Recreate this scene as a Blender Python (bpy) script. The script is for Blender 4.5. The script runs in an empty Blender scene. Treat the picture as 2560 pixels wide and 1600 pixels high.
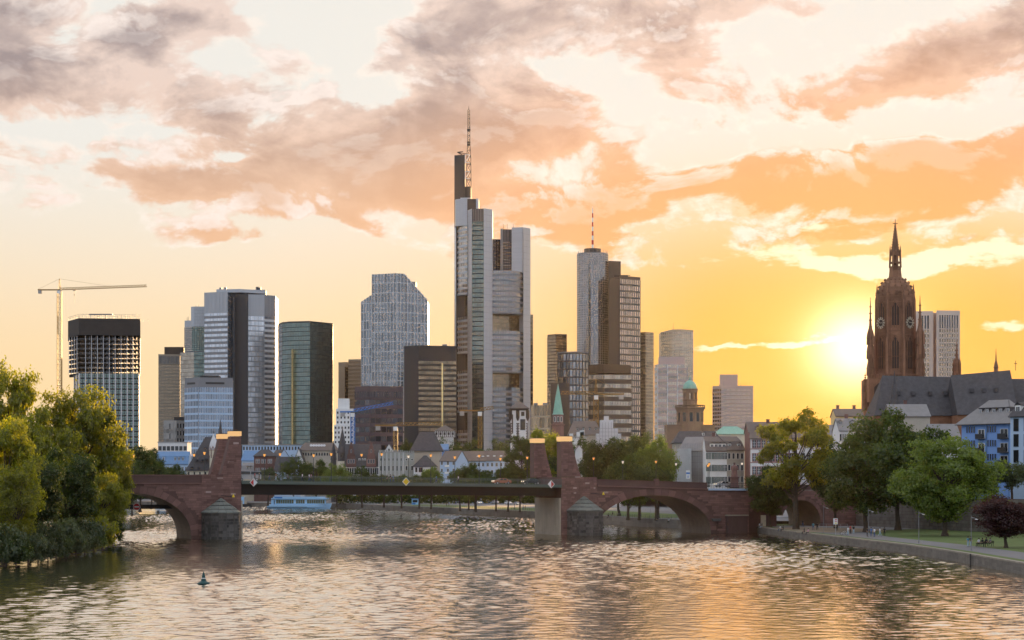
import bpy, bmesh, math, random
import numpy as np
from mathutils import Vector, Matrix
R = math.radians
random.seed(7)
scene = bpy.context.scene
col = scene.collection

# ------------------------------------------------------------------ camera
F, CZ, HY = 4630.0, 11.7, 1210.0          # focal length and horizon of the photograph in its own pixels
cam_d = bpy.data.cameras.new('camera')
cam = bpy.data.objects.new('camera', cam_d); col.objects.link(cam)
cam.location = (0, 0, CZ); cam.rotation_euler = (R(90), 0, 0)
cam_d.sensor_width = 36.0; cam_d.lens = 36.0 * F / 2560.0
cam_d.shift_y = (HY - 800.0) / 2560.0
cam_d.clip_start = 1.0; cam_d.clip_end = 30000.0
scene.camera = cam

# ------------------------------------------------------------------ sky
SUN_AZ, SUN_EL = R(10.6), R(4.2)
world = bpy.data.worlds.new('World'); scene.world = world; world.use_nodes = True
wt = world.node_tree; wt.nodes.clear()

class E:
    """a float socket with arithmetic"""
    def __init__(s, so): s.so = so
    def __add__(a, b): return mth('ADD', a, b)
    def __radd__(a, b): return mth('ADD', b, a)
    def __sub__(a, b): return mth('SUBTRACT', a, b)
    def __rsub__(a, b): return mth('SUBTRACT', b, a)
    def __mul__(a, b): return mth('MULTIPLY', a, b)
    def __rmul__(a, b): return mth('MULTIPLY', b, a)
    def __truediv__(a, b): return mth('DIVIDE', a, b)
NT = [wt]
def plug(a, sock):
    if isinstance(a, E): NT[0].links.new(a.so, sock)
    else: sock.default_value = a
def mth(op, a, b=None, c=None):
    n = NT[0].nodes.new('ShaderNodeMath'); n.operation = op
    plug(a, n.inputs[0])
    if b is not None: plug(b, n.inputs[1])
    if c is not None: plug(c, n.inputs[2])
    return E(n.outputs[0])
def sstep(x, lo, hi, a=0.0, b=1.0):
    n = NT[0].nodes.new('ShaderNodeMapRange'); n.interpolation_type = 'SMOOTHSTEP'
    plug(x, n.inputs[0]); n.inputs[1].default_value = lo; n.inputs[2].default_value = hi
    n.inputs[3].default_value = a; n.inputs[4].default_value = b
    return E(n.outputs[0])
def comb(x, y, z):
    n = NT[0].nodes.new('ShaderNodeCombineXYZ')
    plug(x, n.inputs[0]); plug(y, n.inputs[1]); plug(z, n.inputs[2])
    return n.outputs[0]
def noise(vec, scale, detail=4.0, rough=0.5, dist=0.0):
    n = NT[0].nodes.new('ShaderNodeTexNoise')
    NT[0].links.new(vec, n.inputs['Vector'])
    n.inputs['Scale'].default_value = scale; n.inputs['Detail'].default_value = detail
    n.inputs['Roughness'].default_value = rough; n.inputs['Distortion'].default_value = dist
    return E(n.outputs['Fac']), n.outputs['Color']
def mixc(f, a, b):
    n = NT[0].nodes.new('ShaderNodeMix'); n.data_type = 'RGBA'
    plug(f, n.inputs[0])
    for v, s in ((a, n.inputs[6]), (b, n.inputs[7])):
        if isinstance(v, (tuple, list)): s.default_value = (*v[:3], 1)
        else: NT[0].links.new(v, s)
    return n.outputs[2]
def lin(r, g, b):
    return tuple(((c / 255.0 + 0.055) / 1.055) ** 2.4 if c > 10 else c / 255.0 / 12.92 for c in (r, g, b))
def addsc(c, f, col2):
    n = NT[0].nodes.new('ShaderNodeMix'); n.data_type = 'RGBA'; n.blend_type = 'ADD'
    plug(f, n.inputs[0]); NT[0].links.new(c, n.inputs[6]); n.inputs[7].default_value = (*col2, 1)
    n.clamp_result = False
    return n.outputs[2]

def make_sky():
    L = wt.links
    tc = wt.nodes.new('ShaderNodeTexCoord')
    sp = wt.nodes.new('ShaderNodeSeparateXYZ'); L.new(tc.outputs['Generated'], sp.inputs[0])
    x, y, z = (E(sp.outputs[i]) for i in range(3))
    az = mth('ARCTAN2', x, y); el = mth('ARCSINE', z)
    # angles expressed in units of 1/4630 rad so that the cloud list below reads like the photograph
    U = az * F + 1280.0
    V = 1210.0 - el * F
    base = comb(U * 0.001, V * 0.0017, 0.0)
    w1, wc1 = noise(base, 2.2, 5, 0.55)
    s1 = wt.nodes.new('ShaderNodeSeparateColor'); L.new(wc1, s1.inputs[0])
    w2, wc2 = noise(base, 9.0, 4, 0.6)
    s2 = wt.nodes.new('ShaderNodeSeparateColor'); L.new(wc2, s2.inputs[0])
    Uw = U + (E(s1.outputs[0]) - 0.5) * 330.0 + (E(s2.outputs[0]) - 0.5) * 75.0
    Vw = V + (E(s1.outputs[1]) - 0.5) * 150.0 + (E(s2.outputs[1]) - 0.5) * 48.0
    def blob(u, v, a, b, w, k=0.0):
        du = (Uw - u)
        dv = (Vw - v) if not k else (Vw - v) + du * (-k)
        p = du * du * (1.0 / (a * a)) + dv * dv * (1.0 / (b * b))
        return mth('EXPONENT', p * -1.0) * w
    k = 2560 / 2419
    clouds = [  # centre, half sizes, weight, slope
        (40, 80, 130, 110, 1.2, 0), (330, 230, 300, 120, 1.25, .05), (30, 230, 110, 40, .8, 0), (430, 90, 190, 42, .75, .1),
        (640, 130, 110, 60, .5, .3), (1050, 110, 190, 80, 1.15, -.1), (1330, 70, 230, 70, .95, -.05), (1690, 50, 120, 55, .8, 0),
        (1880, 50, 100, 45, .5, 0), (1190, 275, 390, 85, 1.2, -.06), (820, 360, 330, 75, .95, -.12), (480, 440, 300, 50, .8, -.05),
        (1000, 460, 420, 80, .95, .05), (1150, 420, 300, 90, .6, .0), (120, 410, 160, 45, .55, 0), (2180, 210, 330, 72, 1.25, -.2), (2390, 130, 130, 80, .8, -.3),
        (1600, 220, 150, 70, .45, .2), (2080, 390, 260, 75, .85, -.05), (2300, 430, 260, 110, .95, 0), (1950, 480, 420, 80, .8, 0),
        (1480, 430, 260, 90, .5, .1), (1330, 540, 240, 55, .5, .15), (600, 585, 170, 32, .85, .05), (870, 565, 110, 28, .7, .35), (1030, 625, 90, 30, .5, .2),
        (1600, 630, 110, 18, .8, .28), (2020, 590, 300, 22, .6, 0), (2330, 600, 160, 26, .6, 0), (600, 470, 250, 40, .5, .2), (2380, 770, 90, 20, .5, 0)]
    gaps = [(780, 60, 130, 90, .9, 0), (1610, 260, 120, 26, .9, 0), (2150, 330, 380, 30, .75, -.08), (1700, 330, 150, 60, .5, 0), (1960, 420, 60, 45, .55, 0),
            (1650, 70, 60, 40, .5, 0), (1790, 70, 60, 40, .45, 0), (1480, 205, 130, 28, .5, .2), (700, 270, 90, 70, .45, .3), (250, 345, 330, 18, .3, 0), (160, 150, 70, 60, .4, 0),
            (2000, 110, 200, 60, .6, -.2), (350, 640, 700, 70, .7, 0), (1150, 400, 100, 30, .2, 0), (620, 300, 90, 40, .5, .4), (420, 395, 260, 22, .6, -.1), (900, 230, 120, 35, .5, -.2), (560, 150, 60, 40, .4, 0), (1330, 170, 160, 24, .6, -.05), (1300, 420, 90, 40, .4, 0)]
    B = None
    for (u, v, a, b, w, s) in clouds:
        t = blob(u * k, v * k, a * k, b * k, w, s); B = t if B is None else B + t
    for (u, v, a, b, w, s) in gaps:
        B = B - blob(u * k, v * k, a * k, b * k, w * 1.35, s)
    # general cloud cover everywhere else
    inframe = sstep(mth('ABSOLUTE', U - 1280.0), 1500.0, 2600.0, 1.0, 0.0) * sstep(V, -350.0, 50.0)
    n1, _ = noise(base, 3.1, 8, 0.58, 0.3)
    n2, _ = noise(comb(U * 0.001, V * 0.0015, 3.0), 11.0, 6, 0.6, 0.3)
    horizon = sstep(V, 560.0, 900.0, 0.0, 1.0)
    gen = (1.0 - inframe) * 0.36
    d = B * 0.72 - 0.06 + inframe * sstep(V, 120.0, 620.0, 1.0, 0.0) * 0.13 + gen + (n1 - 0.5) * 3.3 + (n2 - 0.5) * 0.5 - horizon * 0.75
    m = sstep(d, 0.14, 0.40)
    core = sstep(d, 0.30, 1.0)
    rim = sstep(d, -0.05, 0.22) * sstep(d, 0.18, 0.5, 1.0, 0.0)
    # angular distance to the sun
    su, sv = 1280 + SUN_AZ * F, 1210 - SUN_EL * F
    du, dv = U - su, (V - sv) * 1.15
    r = mth('SQRT', du * du + dv * dv)
    warm = mth('EXPONENT', r * (-1 / 800.0))
    warm = sstep(warm, 0.09, 0.66)
    low = sstep(V, 330.0, 1000.0)
    n4, _ = noise(comb(U * 0.001, V * 0.0016, 5.0), 5.5, 5, 0.55, 0.4)
    core = mth('MINIMUM', mth('MAXIMUM', core * 0.75 + (n4 - 0.5) * 2.3, 0.0), 1.0)
    n1b, _ = noise(comb(U * 0.001, (V - 34.0) * 0.0017, 0.0), 3.1, 8, 0.58, 0.3)
    toplit = sstep(n1 - n1b, 0.01, 0.085) * m * sstep(d, 0.3, 1.1, 1.0, 0.2)
    gap = mixc(low, lin(240, 237, 230), lin(252, 220, 172))
    gap = mixc(warm * sstep(V, 250.0, 850.0, 0.1, 1.0), gap, lin(252, 174, 78))
    ccol = mixc(core, lin(236, 212, 200), lin(156, 140, 141))
    ccol = mixc(sstep(V, 150.0, 650.0) * 0.9, ccol, lin(238, 184, 142))
    ccol = mixc(sstep(r, 350.0, 1500.0, 1.0, 0.0) * sstep(V, 0.0, 520.0, 0.25, 1.0), ccol, lin(250, 168, 104))
    # the half of the sky away from the sun: front-lit grey and blue
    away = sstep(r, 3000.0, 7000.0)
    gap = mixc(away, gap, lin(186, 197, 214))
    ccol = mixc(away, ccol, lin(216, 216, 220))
    c = mixc(m * 0.93, gap, ccol)
    c = mixc(rim * sstep(n2, .42, .62) * sstep(r, 3000.0, 6000.0, 0.85, 0.0), c, lin(254, 243, 232))
    c = mixc(toplit * sstep(r, 2500.0, 5000.0, 0.9, 0.0), c, lin(255, 242, 234))
    # bright streaks of cloud lit from behind, near the sun
    st = blob(1960 * k, 632 * k, 300 * k, 20 * k, 1.0, .02) + blob(2230 * k, 640 * k, 150 * k, 18 * k, .9, -.1) + blob(1880 * k, 808 * k, 150 * k, 11 * k, .8, -.06) + blob(2360 * k, 612 * k, 90 * k, 14 * k, .7, 0) \
        + blob(2320 * k, 775 * k, 60 * k, 16 * k, .7, 0) + blob(1720 * k, 818 * k, 45 * k, 6 * k, .6, 0) + blob(1850 * k, 575 * k, 160 * k, 12 * k, .5, -.1)
    n3, _ = noise(comb(U * 0.001, V * 0.003, 9.0), 12.0, 6, 0.6)
    st = sstep(st + (n3 - 0.5) * 1.5, 0.28, 0.72)
    c = mixc(st * 0.95, c, lin(255, 246, 214))
    # aureole
    g1 = mth('EXPONENT', r * r * (-1 / (105.0 ** 2)))
    g2 = mth('EXPONENT', r * (-1 / 170.0))
    c = addsc(c, g1, (1.5, 1.35, 1.0))
    c = addsc(c, g2, (0.55, 0.29, 0.05))
    # sky away from the sun made brighter, added to lift the shaded facades
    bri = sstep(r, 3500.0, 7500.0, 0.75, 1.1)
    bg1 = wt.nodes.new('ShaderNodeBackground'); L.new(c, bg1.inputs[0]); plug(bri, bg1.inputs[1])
    sky = wt.nodes.new('ShaderNodeTexSky'); sky.sky_type = 'NISHITA'; sky.sun_disc = False
    sky.sun_elevation = SUN_EL; sky.sun_rotation = SUN_AZ
    bg2 = wt.nodes.new('ShaderNodeBackground'); L.new(sky.outputs[0], bg2.inputs[0]); bg2.inputs[1].default_value = 0.05
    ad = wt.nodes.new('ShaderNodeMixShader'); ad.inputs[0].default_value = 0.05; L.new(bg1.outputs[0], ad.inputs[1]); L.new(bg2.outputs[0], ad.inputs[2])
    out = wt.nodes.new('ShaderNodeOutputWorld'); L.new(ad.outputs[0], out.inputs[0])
make_sky()
world.cycles.sampling_method = 'MANUAL'; world.cycles.sample_map_resolution = 1024

sun_d = bpy.data.lights.new('sun', 'SUN'); sun = bpy.data.objects.new('sun', sun_d); col.objects.link(sun)
sun_d.energy = 5.0; sun_d.angle = R(0.6); sun_d.color = (1.0, 0.60, 0.26)
sdir = Vector((math.sin(SUN_AZ) * math.cos(SUN_EL), math.cos(SUN_AZ) * math.cos(SUN_EL), math.sin(SUN_EL)))
sun.rotation_euler = sdir.to_track_quat('Z', 'Y').to_euler()

vs = scene.view_settings
vs.view_transform = 'Standard'; vs.look = 'None'; vs.exposure = 0.47; vs.gamma = 1.0; vs.use_curve_mapping = False
cy = scene.cycles
cy.max_bounces = 6; cy.diffuse_bounces = 2; cy.glossy_bounces = 3; cy.transmission_bounces = 3; cy.transparent_max_bounces = 6
cy.volume_bounces = 0; cy.sample_clamp_indirect = 4.0; cy.sample_clamp_direct = 10.0; cy.use_denoising = True; cy.caustics_reflective = False; cy.caustics_refractive = False

# ------------------------------------------------------------------ materials
def nodemat(name):
    m = bpy.data.materials.new(name); m.use_nodes = True
    nt = m.node_tree; nt.nodes.clear(); NT[0] = nt
    out = nt.nodes.new('ShaderNodeOutputMaterial')
    return m, nt, out
def mat(name, c, rough=.7, metal=0., var=.12, scale=.35, isl=.0, obj=.0, bump=0., bscale=3., spec=.4, streak=0., wear=None, ior=None):
    m, nt, out = nodemat(name)
    p = nt.nodes.new('ShaderNodeBsdfPrincipled'); nt.links.new(p.outputs[0], out.inputs[0])
    geo = nt.nodes.new('ShaderNodeNewGeometry'); pos = geo.outputs['Position']
    f, _ = noise(pos, scale, 5, .6)
    g = (f - .5) * (2.6 * var) + 1.0
    f2, _ = noise(pos, scale * 9, 3, .6)
    g = g + (f2 - .5) * (1.2 * var)
    if isl: g = g + (E(geo.outputs['Random Per Island']) - .5) * (2 * isl)
    if obj:
        oi = nt.nodes.new('ShaderNodeObjectInfo'); g = g + (E(oi.outputs['Random']) - .5) * (2 * obj)
    if streak:
        sp = nt.nodes.new('ShaderNodeSeparateXYZ'); nt.links.new(pos, sp.inputs[0])
        s, _ = noise(comb(E(sp.outputs[0]) * 1.3, E(sp.outputs[1]) * 1.3, E(sp.outputs[2]) * .12), .9, 4, .65)
        g = g + (s - .5) * (2 * streak)
    g = mth('MAXIMUM', g, .08)
    vm = nt.nodes.new('ShaderNodeVectorMath'); vm.operation = 'SCALE'; vm.inputs[0].default_value = c[:3]
    nt.links.new(g.so, vm.inputs['Scale'])
    cs = vm.outputs[0]
    if wear:
        w, _ = noise(pos, scale * 2.3, 6, .7)
        cs = mixc(sstep(w, wear[1], wear[1] + .16), cs, wear[0])
    nt.links.new(cs, p.inputs['Base Color'])
    p.inputs['Roughness'].default_value = rough; p.inputs['Metallic'].default_value = metal
    p.inputs['Specular IOR Level'].default_value = spec
    if ior: p.inputs['IOR'].default_value = ior
    if bump:
        b = nt.nodes.new('ShaderNodeBump'); b.inputs['Strength'].default_value = bump; b.inputs['Distance'].default_value = .1
        bf, _ = noise(pos, bscale, 5, .6); nt.links.new(bf.so, b.inputs['Height']); nt.links.new(b.outputs[0], p.inputs['Normal'])
    return m
def emis(name, c, s):
    m, nt, out = nodemat(name)
    e = nt.nodes.new('ShaderNodeEmission'); e.inputs[0].default_value = (*c, 1); e.inputs[1].default_value = s
    nt.links.new(e.outputs[0], out.inputs[0]); return m
def leafmat(name, c, c2, tr=.55, tint=(3.3, 2.9, 1.0)):
    m, nt, out = nodemat(name)
    geo = nt.nodes.new('ShaderNodeNewGeometry'); oi = nt.nodes.new('ShaderNodeObjectInfo')
    f, _ = noise(geo.outputs['Position'], .28, 4, .6)
    h = f * .9 + E(geo.outputs['Random Per Island']) * .5 - .2
    cs = mixc(sstep(h, .1, .75), c, c2)
    hs = nt.nodes.new('ShaderNodeHueSaturation'); nt.links.new(cs, hs.inputs['Color'])
    plug(E(oi.outputs['Random']) * .4 + .8, hs.inputs['Value'])
    d = nt.nodes.new('ShaderNodeBsdfDiffuse'); t = nt.nodes.new('ShaderNodeBsdfTranslucent')
    nt.links.new(hs.outputs[0], d.inputs[0])
    br = nt.nodes.new('ShaderNodeMix'); br.data_type = 'RGBA'; br.blend_type = 'MULTIPLY'; br.inputs[0].default_value = 1
    nt.links.new(hs.outputs[0], br.inputs[6]); br.inputs[7].default_value = (*tint, 1)
    nt.links.new(br.outputs[2], t.inputs[0])
    mx = nt.nodes.new('ShaderNodeMixShader'); mx.inputs[0].default_value = tr
    nt.links.new(d.outputs[0], mx.inputs[1]); nt.links.new(t.outputs[0], mx.inputs[2])
    gl = nt.nodes.new('ShaderNodeBsdfGlossy'); gl.inputs['Roughness'].default_value = .4; gl.inputs[0].default_value = (.8, .85, .8, 1)
    mx2 = nt.nodes.new('ShaderNodeMixShader'); mx2.inputs[0].default_value = .04
    nt.links.new(mx.outputs[0], mx2.inputs[1]); nt.links.new(gl.outputs[0], mx2.inputs[2])
    nt.links.new(mx2.outputs[0], out.inputs[0]); return m
def glass(name, c, rough=.12, metal=.75, isl=.3, spec=.6):
    return mat(name, c, rough, metal, .05, .03, isl=isl, spec=spec)

M = {}
M['concrete'] = mat('concrete', (.36, .35, .34), .85, streak=.12)
M['dark_concrete'] = mat('dark_concrete', (.12, .115, .11), .8, streak=.12)
M['slab_dark'] = mat('slab_dark', (.03, .032, .037), .55, var=.06, streak=.1)
M['alu'] = mat('aluminium', (.43, .44, .46), .42, .45, .05, .05)
M['silver'] = mat('silver_panel', (.38, .40, .43), .38, .5, .05, .06, isl=.05)
M['white_panel'] = mat('white_panel', (.62, .62, .64), .5, 0, .05, .1)
M['frame_grey'] = mat('frame_grey', (.22, .22, .235), .5, .3, .06)
M['frame_dark'] = mat('frame_dark', (.032, .032, .035), .5, .2, .06)
M['frame_brown'] = mat('frame_brown', (.065, .05, .042), .55, .2, .08)
M['frame_beige'] = mat('frame_beige', (.36, .31, .25), .7, 0, .08)
M['frame_pink'] = mat('frame_pink', (.46, .36, .34), .7, 0, .06)
M['purple_brown'] = mat('purple_brown', (.10, .07, .075), .7, 0, .1)
M['white_render'] = mat('white_render', (.72, .72, .72), .8, streak=.06, var=.06)
M['white_paint'] = mat('white_paint', (.78, .78, .76), .6, var=.05)
M['pale_blue'] = mat('pale_blue_wall', (.42, .55, .72), .8, streak=.06, var=.06)
M['blue_wall'] = mat('blue_wall', (.20, .35, .68), .8, streak=.05, var=.05)
M['cream'] = mat('cream_wall', (.62, .56, .44), .8, streak=.08, var=.08)
M['grey_wall'] = mat('grey_green_wall', (.34, .35, .32), .85, streak=.08, var=.08)
M['beige_wall'] = mat('beige_wall', (.42, .38, .32), .85, streak=.08)
M['yellow_wall'] = mat('yellow_wall', (.65, .5, .25), .85, streak=.08)
M['slate'] = mat('slate', (.082, .077, .082), .7, var=.35, scale=.8, isl=.12, bump=.4, spec=.2, streak=.15)
M['slate_light'] = mat('slate_light', (.21, .20, .20), .62, var=.2, scale=.6, isl=.12, bump=.3)
M['brown_roof'] = mat('brown_roof', (.15, .12, .105), .75, var=.2, scale=.6, isl=.12, bump=.3)
M['blue_roof'] = mat('blue_roof', (.13, .24, .42), .5, .2, .1)
M['copper'] = mat('green_copper', (.22, .44, .36), .55, .2, .2, .8, streak=.2)
M['red_stone'] = mat('red_sandstone', (.172, .094, .082), .85, var=.22, scale=.5, isl=.26, obj=.27, bump=.4, bscale=5, streak=.16)
M['red_joint'] = mat('sandstone_joint', (.12, .07, .063), .9, var=.15, scale=.4, streak=.15)
M['pale_block'] = mat('pale_sandstone', (.40, .29, .27), .85, var=.1, obj=.1)
M['old_stone'] = mat('weathered_stone', (.10, .093, .088), .85, var=.35, scale=.6, isl=.5, bump=.5, bscale=4, streak=.35, wear=((.26, .26, .26), .60))
M['cap_stone'] = mat('mossy_slab', (.15, .16, .145), .8, var=.3, scale=.8, isl=.25, bump=.4, wear=((.26, .28, .24), .58))
M['pier_concrete'] = mat('pier_concrete', (.42, .37, .30), .85, var=.2, scale=.3, streak=.25, wear=((.2, .16, .12), .6))
M['cath'] = mat('cathedral_stone', (.22, .115, .07), .9, var=.4, scale=.35, isl=.25, bump=.4, streak=.2)
M['cath_dark'] = mat('cathedral_recess', (.06, .045, .04), .9)
M['pauls'] = mat('brown_sandstone', (.24, .16, .11), .9, var=.2, scale=.3)
M['quay'] = mat('quay_stone', (.17, .15, .13), .9, var=.28, scale=.4, isl=.14, obj=.1, streak=.22, bump=.4)
M['quay_cap'] = mat('quay_coping', (.30, .26, .21), .9, var=.2, scale=.6, obj=.12)
M['asphalt'] = mat('asphalt', (.17, .165, .17), .9, var=.12, scale=.2)
M['dirt'] = mat('dirt', (.26, .20, .14), .95, var=.25, scale=.25)
M['grass'] = mat('grass', (.095, .135, .035), .95, var=.35, scale=.18, wear=((.19, .15, .075), .60))
M['soil'] = mat('soil', (.09, .07, .045), .95, var=.3, scale=.4)
M['city'] = mat('city_ground', (.16, .15, .14), .95, var=.2, scale=.05)
M['girder'] = mat('green_steel', (.085, .115, .10), .5, .2, .1)
M['girder_dark'] = mat('shade_black_steel', (.008, .008, .008), .6, .2, .1)  # near-black: the shadow under the deck is put into this steel's colour
M['rail'] = mat('railing_steel', (.10, .13, .115), .5, .3, .05)
M['lamp_post'] = mat('lamp_post_steel', (.06, .065, .06), .5, .4, .05)
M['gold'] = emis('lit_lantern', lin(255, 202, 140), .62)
M['lamp_glow'] = emis('lamp_glow', lin(255, 176, 92), .8)
M['lamp_pale'] = emis('lamp_pale', lin(255, 236, 214), .6)
M['sunlit_pane'] = mat('sun_reflection_gold', (.8, .62, .3), .2, .8, .1)  # gold colour stands in for the sun's reflection on glass
M['crane_yellow'] = mat('crane_yellow', (.24, .13, .022), .5, .1, .1)
M['crane_blue'] = mat('crane_blue', (.03, .16, .48), .5, .1, .1)
M['red_paint'] = mat('red_paint', (.50, .035, .03), .5, 0, .06)
M['yellow_paint'] = mat('yellow_paint', (.75, .52, .02), .5, 0, .04)
M['sign_white'] = mat('sign_white', (.75, .78, .82), .5, 0, .03)
M['sign_blue'] = mat('sign_blue', (.05, .2, .6), .5, 0, .03)
M['buoy'] = mat('buoy_green', (.01, .06, .06), .45, 0, .2, 2)
M['boat_white'] = mat('boat_white', (.34, .60, .88), .35, 0, .04, .4)
M['boat_blue'] = mat('boat_blue', (.03, .2, .6), .4, 0, .04)
M['boat_glass'] = mat('boat_glass', (.10, .12, .09), .12, .4, .15, .5, isl=.3)
M['bark'] = mat('bark', (.075, .055, .04), .95, var=.3, scale=2, bump=.6, bscale=6)
M['win'] = mat('window_glass', (.05, .06, .075), .08, .3, .1, .5, isl=.3, obj=.3, spec=.7)
M['win_dark'] = mat('dark_window_glass', (.02, .022, .025), .1, .1, .1, .5, obj=.3, spec=.6)
M['win_frame'] = mat('window_frame', (.70, .70, .70), .6, 0, .04)
M['red_trim'] = mat('red_window_trim', (.33, .14, .11), .8, 0, .1)
M['timber'] = mat('dark_timber', (.06, .04, .03), .8)
M['net'] = mat('scaffold_net', (.40, .42, .44), .9, streak=.15, var=.2)
M['net_dark'] = mat('dark_safety_net', (.045, .041, .04), .9, var=.25, scale=.12)
M['shutter'] = mat('window_shutter', (.16, .20, .20), .7, 0, .08)
M['tyre'] = mat('tyre_rubber', (.02, .02, .02), .8)
M['chrome'] = mat('wheel_rim', (.5, .5, .52), .3, .8, .05)
M['skin'] = mat('skin', (.46, .28, .20), .6, 0, .05)
M['leaf_a'] = leafmat('leaf_olive', (.060, .080, .010), (.150, .160, .018), .62, (4.2, 3.7, 1.1))
M['leaf_b'] = leafmat('leaf_green', (.018, .036, .008), (.065, .088, .014), .42, (2.3, 2.3, .8))
M['leaf_c'] = leafmat('leaf_light', (.065, .100, .022), (.130, .165, .035), .45, (2.6, 2.6, .9))
M['leaf_d'] = leafmat('leaf_purple', (.030, .012, .016), (.060, .022, .028), .3)
M['leaf_e'] = leafmat('leaf_grey', (.035, .055, .025), (.075, .095, .05), .35)
for n, c in (('shirt_white', (.7, .72, .75)), ('shirt_black', (.02, .02, .022)), ('shirt_blue', (.08, .18, .42)), ('shirt_red', (.4, .05, .05)), ('shirt_grey', (.2, .2, .21)), ('shirt_teal', (.12, .32, .40)), ('shirt_pink', (.55, .3, .36)), ('jeans', (.05, .09, .2)), ('trousers_black', (.018, .018, .02)), ('trousers_pale', (.4, .55, .65)), ('hair_dark', (.025, .018, .014)), ('hair_fair', (.4, .28, .13)), ('shoe', (.04, .035, .03)),
             ('car_white', (.7, .7, .7)), ('car_black', (.015, .015, .018)), ('car_silver', (.4, .41, .43)), ('car_red', (.45, .06, .03)), ('car_blue', (.03, .09, .3)), ('van_orange', (.36, .12, .05)), ('truck_blue', (.12, .3, .5))):
    M[n] = mat(n, c, .3 if n[:3] in ('car', 'van', 'tru') else .85, .0, .05, spec=.6)
M['headlight'] = emis('headlight', (1, .85, .62), 1.6)

# ------------------------------------------------------------------ helpers
def X(px, D): return (px - 1280.0) / F * D
def Z(py, D): return CZ + (HY - py) / F * D
def P2(px, D): return Vector((X(px, D), D))

class MB:
    def __init__(s): s.v = []; s.f = []; s.m = []
    def face(s, pts, m=0):
        b = len(s.v); s.v.extend([tuple(p) for p in pts]); s.f.append(tuple(range(b, b + len(pts)))); s.m.append(m)
    def box(s, lo, hi, m=0, faces='xXyYzZ'):
        (a, b, c), (d, e, f) = lo, hi
        q = {'y': ((a, b, c), (d, b, c), (d, b, f), (a, b, f)), 'Y': ((d, e, c), (a, e, c), (a, e, f), (d, e, f)),
             'x': ((a, e, c), (a, b, c), (a, b, f), (a, e, f)), 'X': ((d, b, c), (d, e, c), (d, e, f), (d, b, f)),
             'Z': ((a, b, f), (d, b, f), (d, e, f), (a, e, f)), 'z': ((a, e, c), (d, e, c), (d, b, c), (a, b, c))}
        for k in faces: s.face(q[k], m)
    def obox(s, o, u, v, w, m=0):
        """box from corner o along vectors u, v, w"""
        o, u, v, w = map(Vector, (o, u, v, w))
        c = [o, o + u, o + u + v, o + v, o + w, o + u + w, o + u + v + w, o + v + w]
        for f in ((0, 3, 2, 1), (4, 5, 6, 7), (0, 1, 5, 4), (1, 2, 6, 5), (2, 3, 7, 6), (3, 0, 4, 7)): s.face([c[i] for i in f], m)
    def prism(s, poly, z0, z1, m=0, top=True, bottom=True, mtop=None):
        n = len(poly)
        zt = z1 if isinstance(z1, (list, tuple)) else [z1] * n
        for i in range(n):
            a, b = poly[i], poly[(i + 1) % n]; j = (i + 1) % n
            s.face([(a[0], a[1], z0), (b[0], b[1], z0), (b[0], b[1], zt[j]), (a[0], a[1], zt[i])], m)
        if top: s.face([(p[0], p[1], zt[i]) for i, p in enumerate(poly)], m if mtop is None else mtop)
        if bottom: s.face([(p[0], p[1], z0) for p in reversed(poly)], m)
    def tube(s, p, q, r0, r1=None, n=6, m=0, cap=True):
        p, q = Vector(p), Vector(q); r1 = r0 if r1 is None else r1
        d = (q - p); 
        if d.length < 1e-6: return
        d.normalize(); a = d.orthogonal().normalized(); b = d.cross(a)
        c0 = [p + (a * math.cos(2 * math.pi * i / n) + b * math.sin(2 * math.pi * i / n)) * r0 for i in range(n)]
        c1 = [q + (a * math.cos(2 * math.pi * i / n) + b * math.sin(2 * math.pi * i / n)) * r1 for i in range(n)]
        for i in range(n):
            j = (i + 1) % n; s.face([c0[i], c0[j], c1[j], c1[i]], m)
        if cap: s.face(list(reversed(c0)), m); s.face(c1, m)
    def lathe(s, o, prof, n=12, m=0, rot=0.0, sx=1.0, sy=1.0):
        o = Vector(o)
        ring = lambda r, z: [o + Vector((math.cos(rot + 2 * math.pi * i / n) * r * sx, math.sin(rot + 2 * math.pi * i / n) * r * sy, z)) for i in range(n)]
        pr = [ring(max(r, 1e-4), z) for r, z in prof]
        for a, b in zip(pr, pr[1:]):
            for i in range(n):
                j = (i + 1) % n; s.face([a[i], a[j], b[j], b[i]], m)
        s.face(list(reversed(pr[0])), m); s.face(pr[-1], m)
    def mesh(s, name, mats, origin=(0, 0, 0)):
        me = bpy.data.meshes.new(name)
        o = Vector(origin)
        me.from_pydata([(v[0] - o[0], v[1] - o[1], v[2] - o[2]) for v in s.v], [], s.f)
        if not isinstance(mats, (list, tuple)): mats = [mats]
        for k in mats: me.materials.append(M[k] if isinstance(k, str) else k)
        if len(mats) > 1: me.polygons.foreach_set('material_index', s.m)
        me.update(); return me

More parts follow.
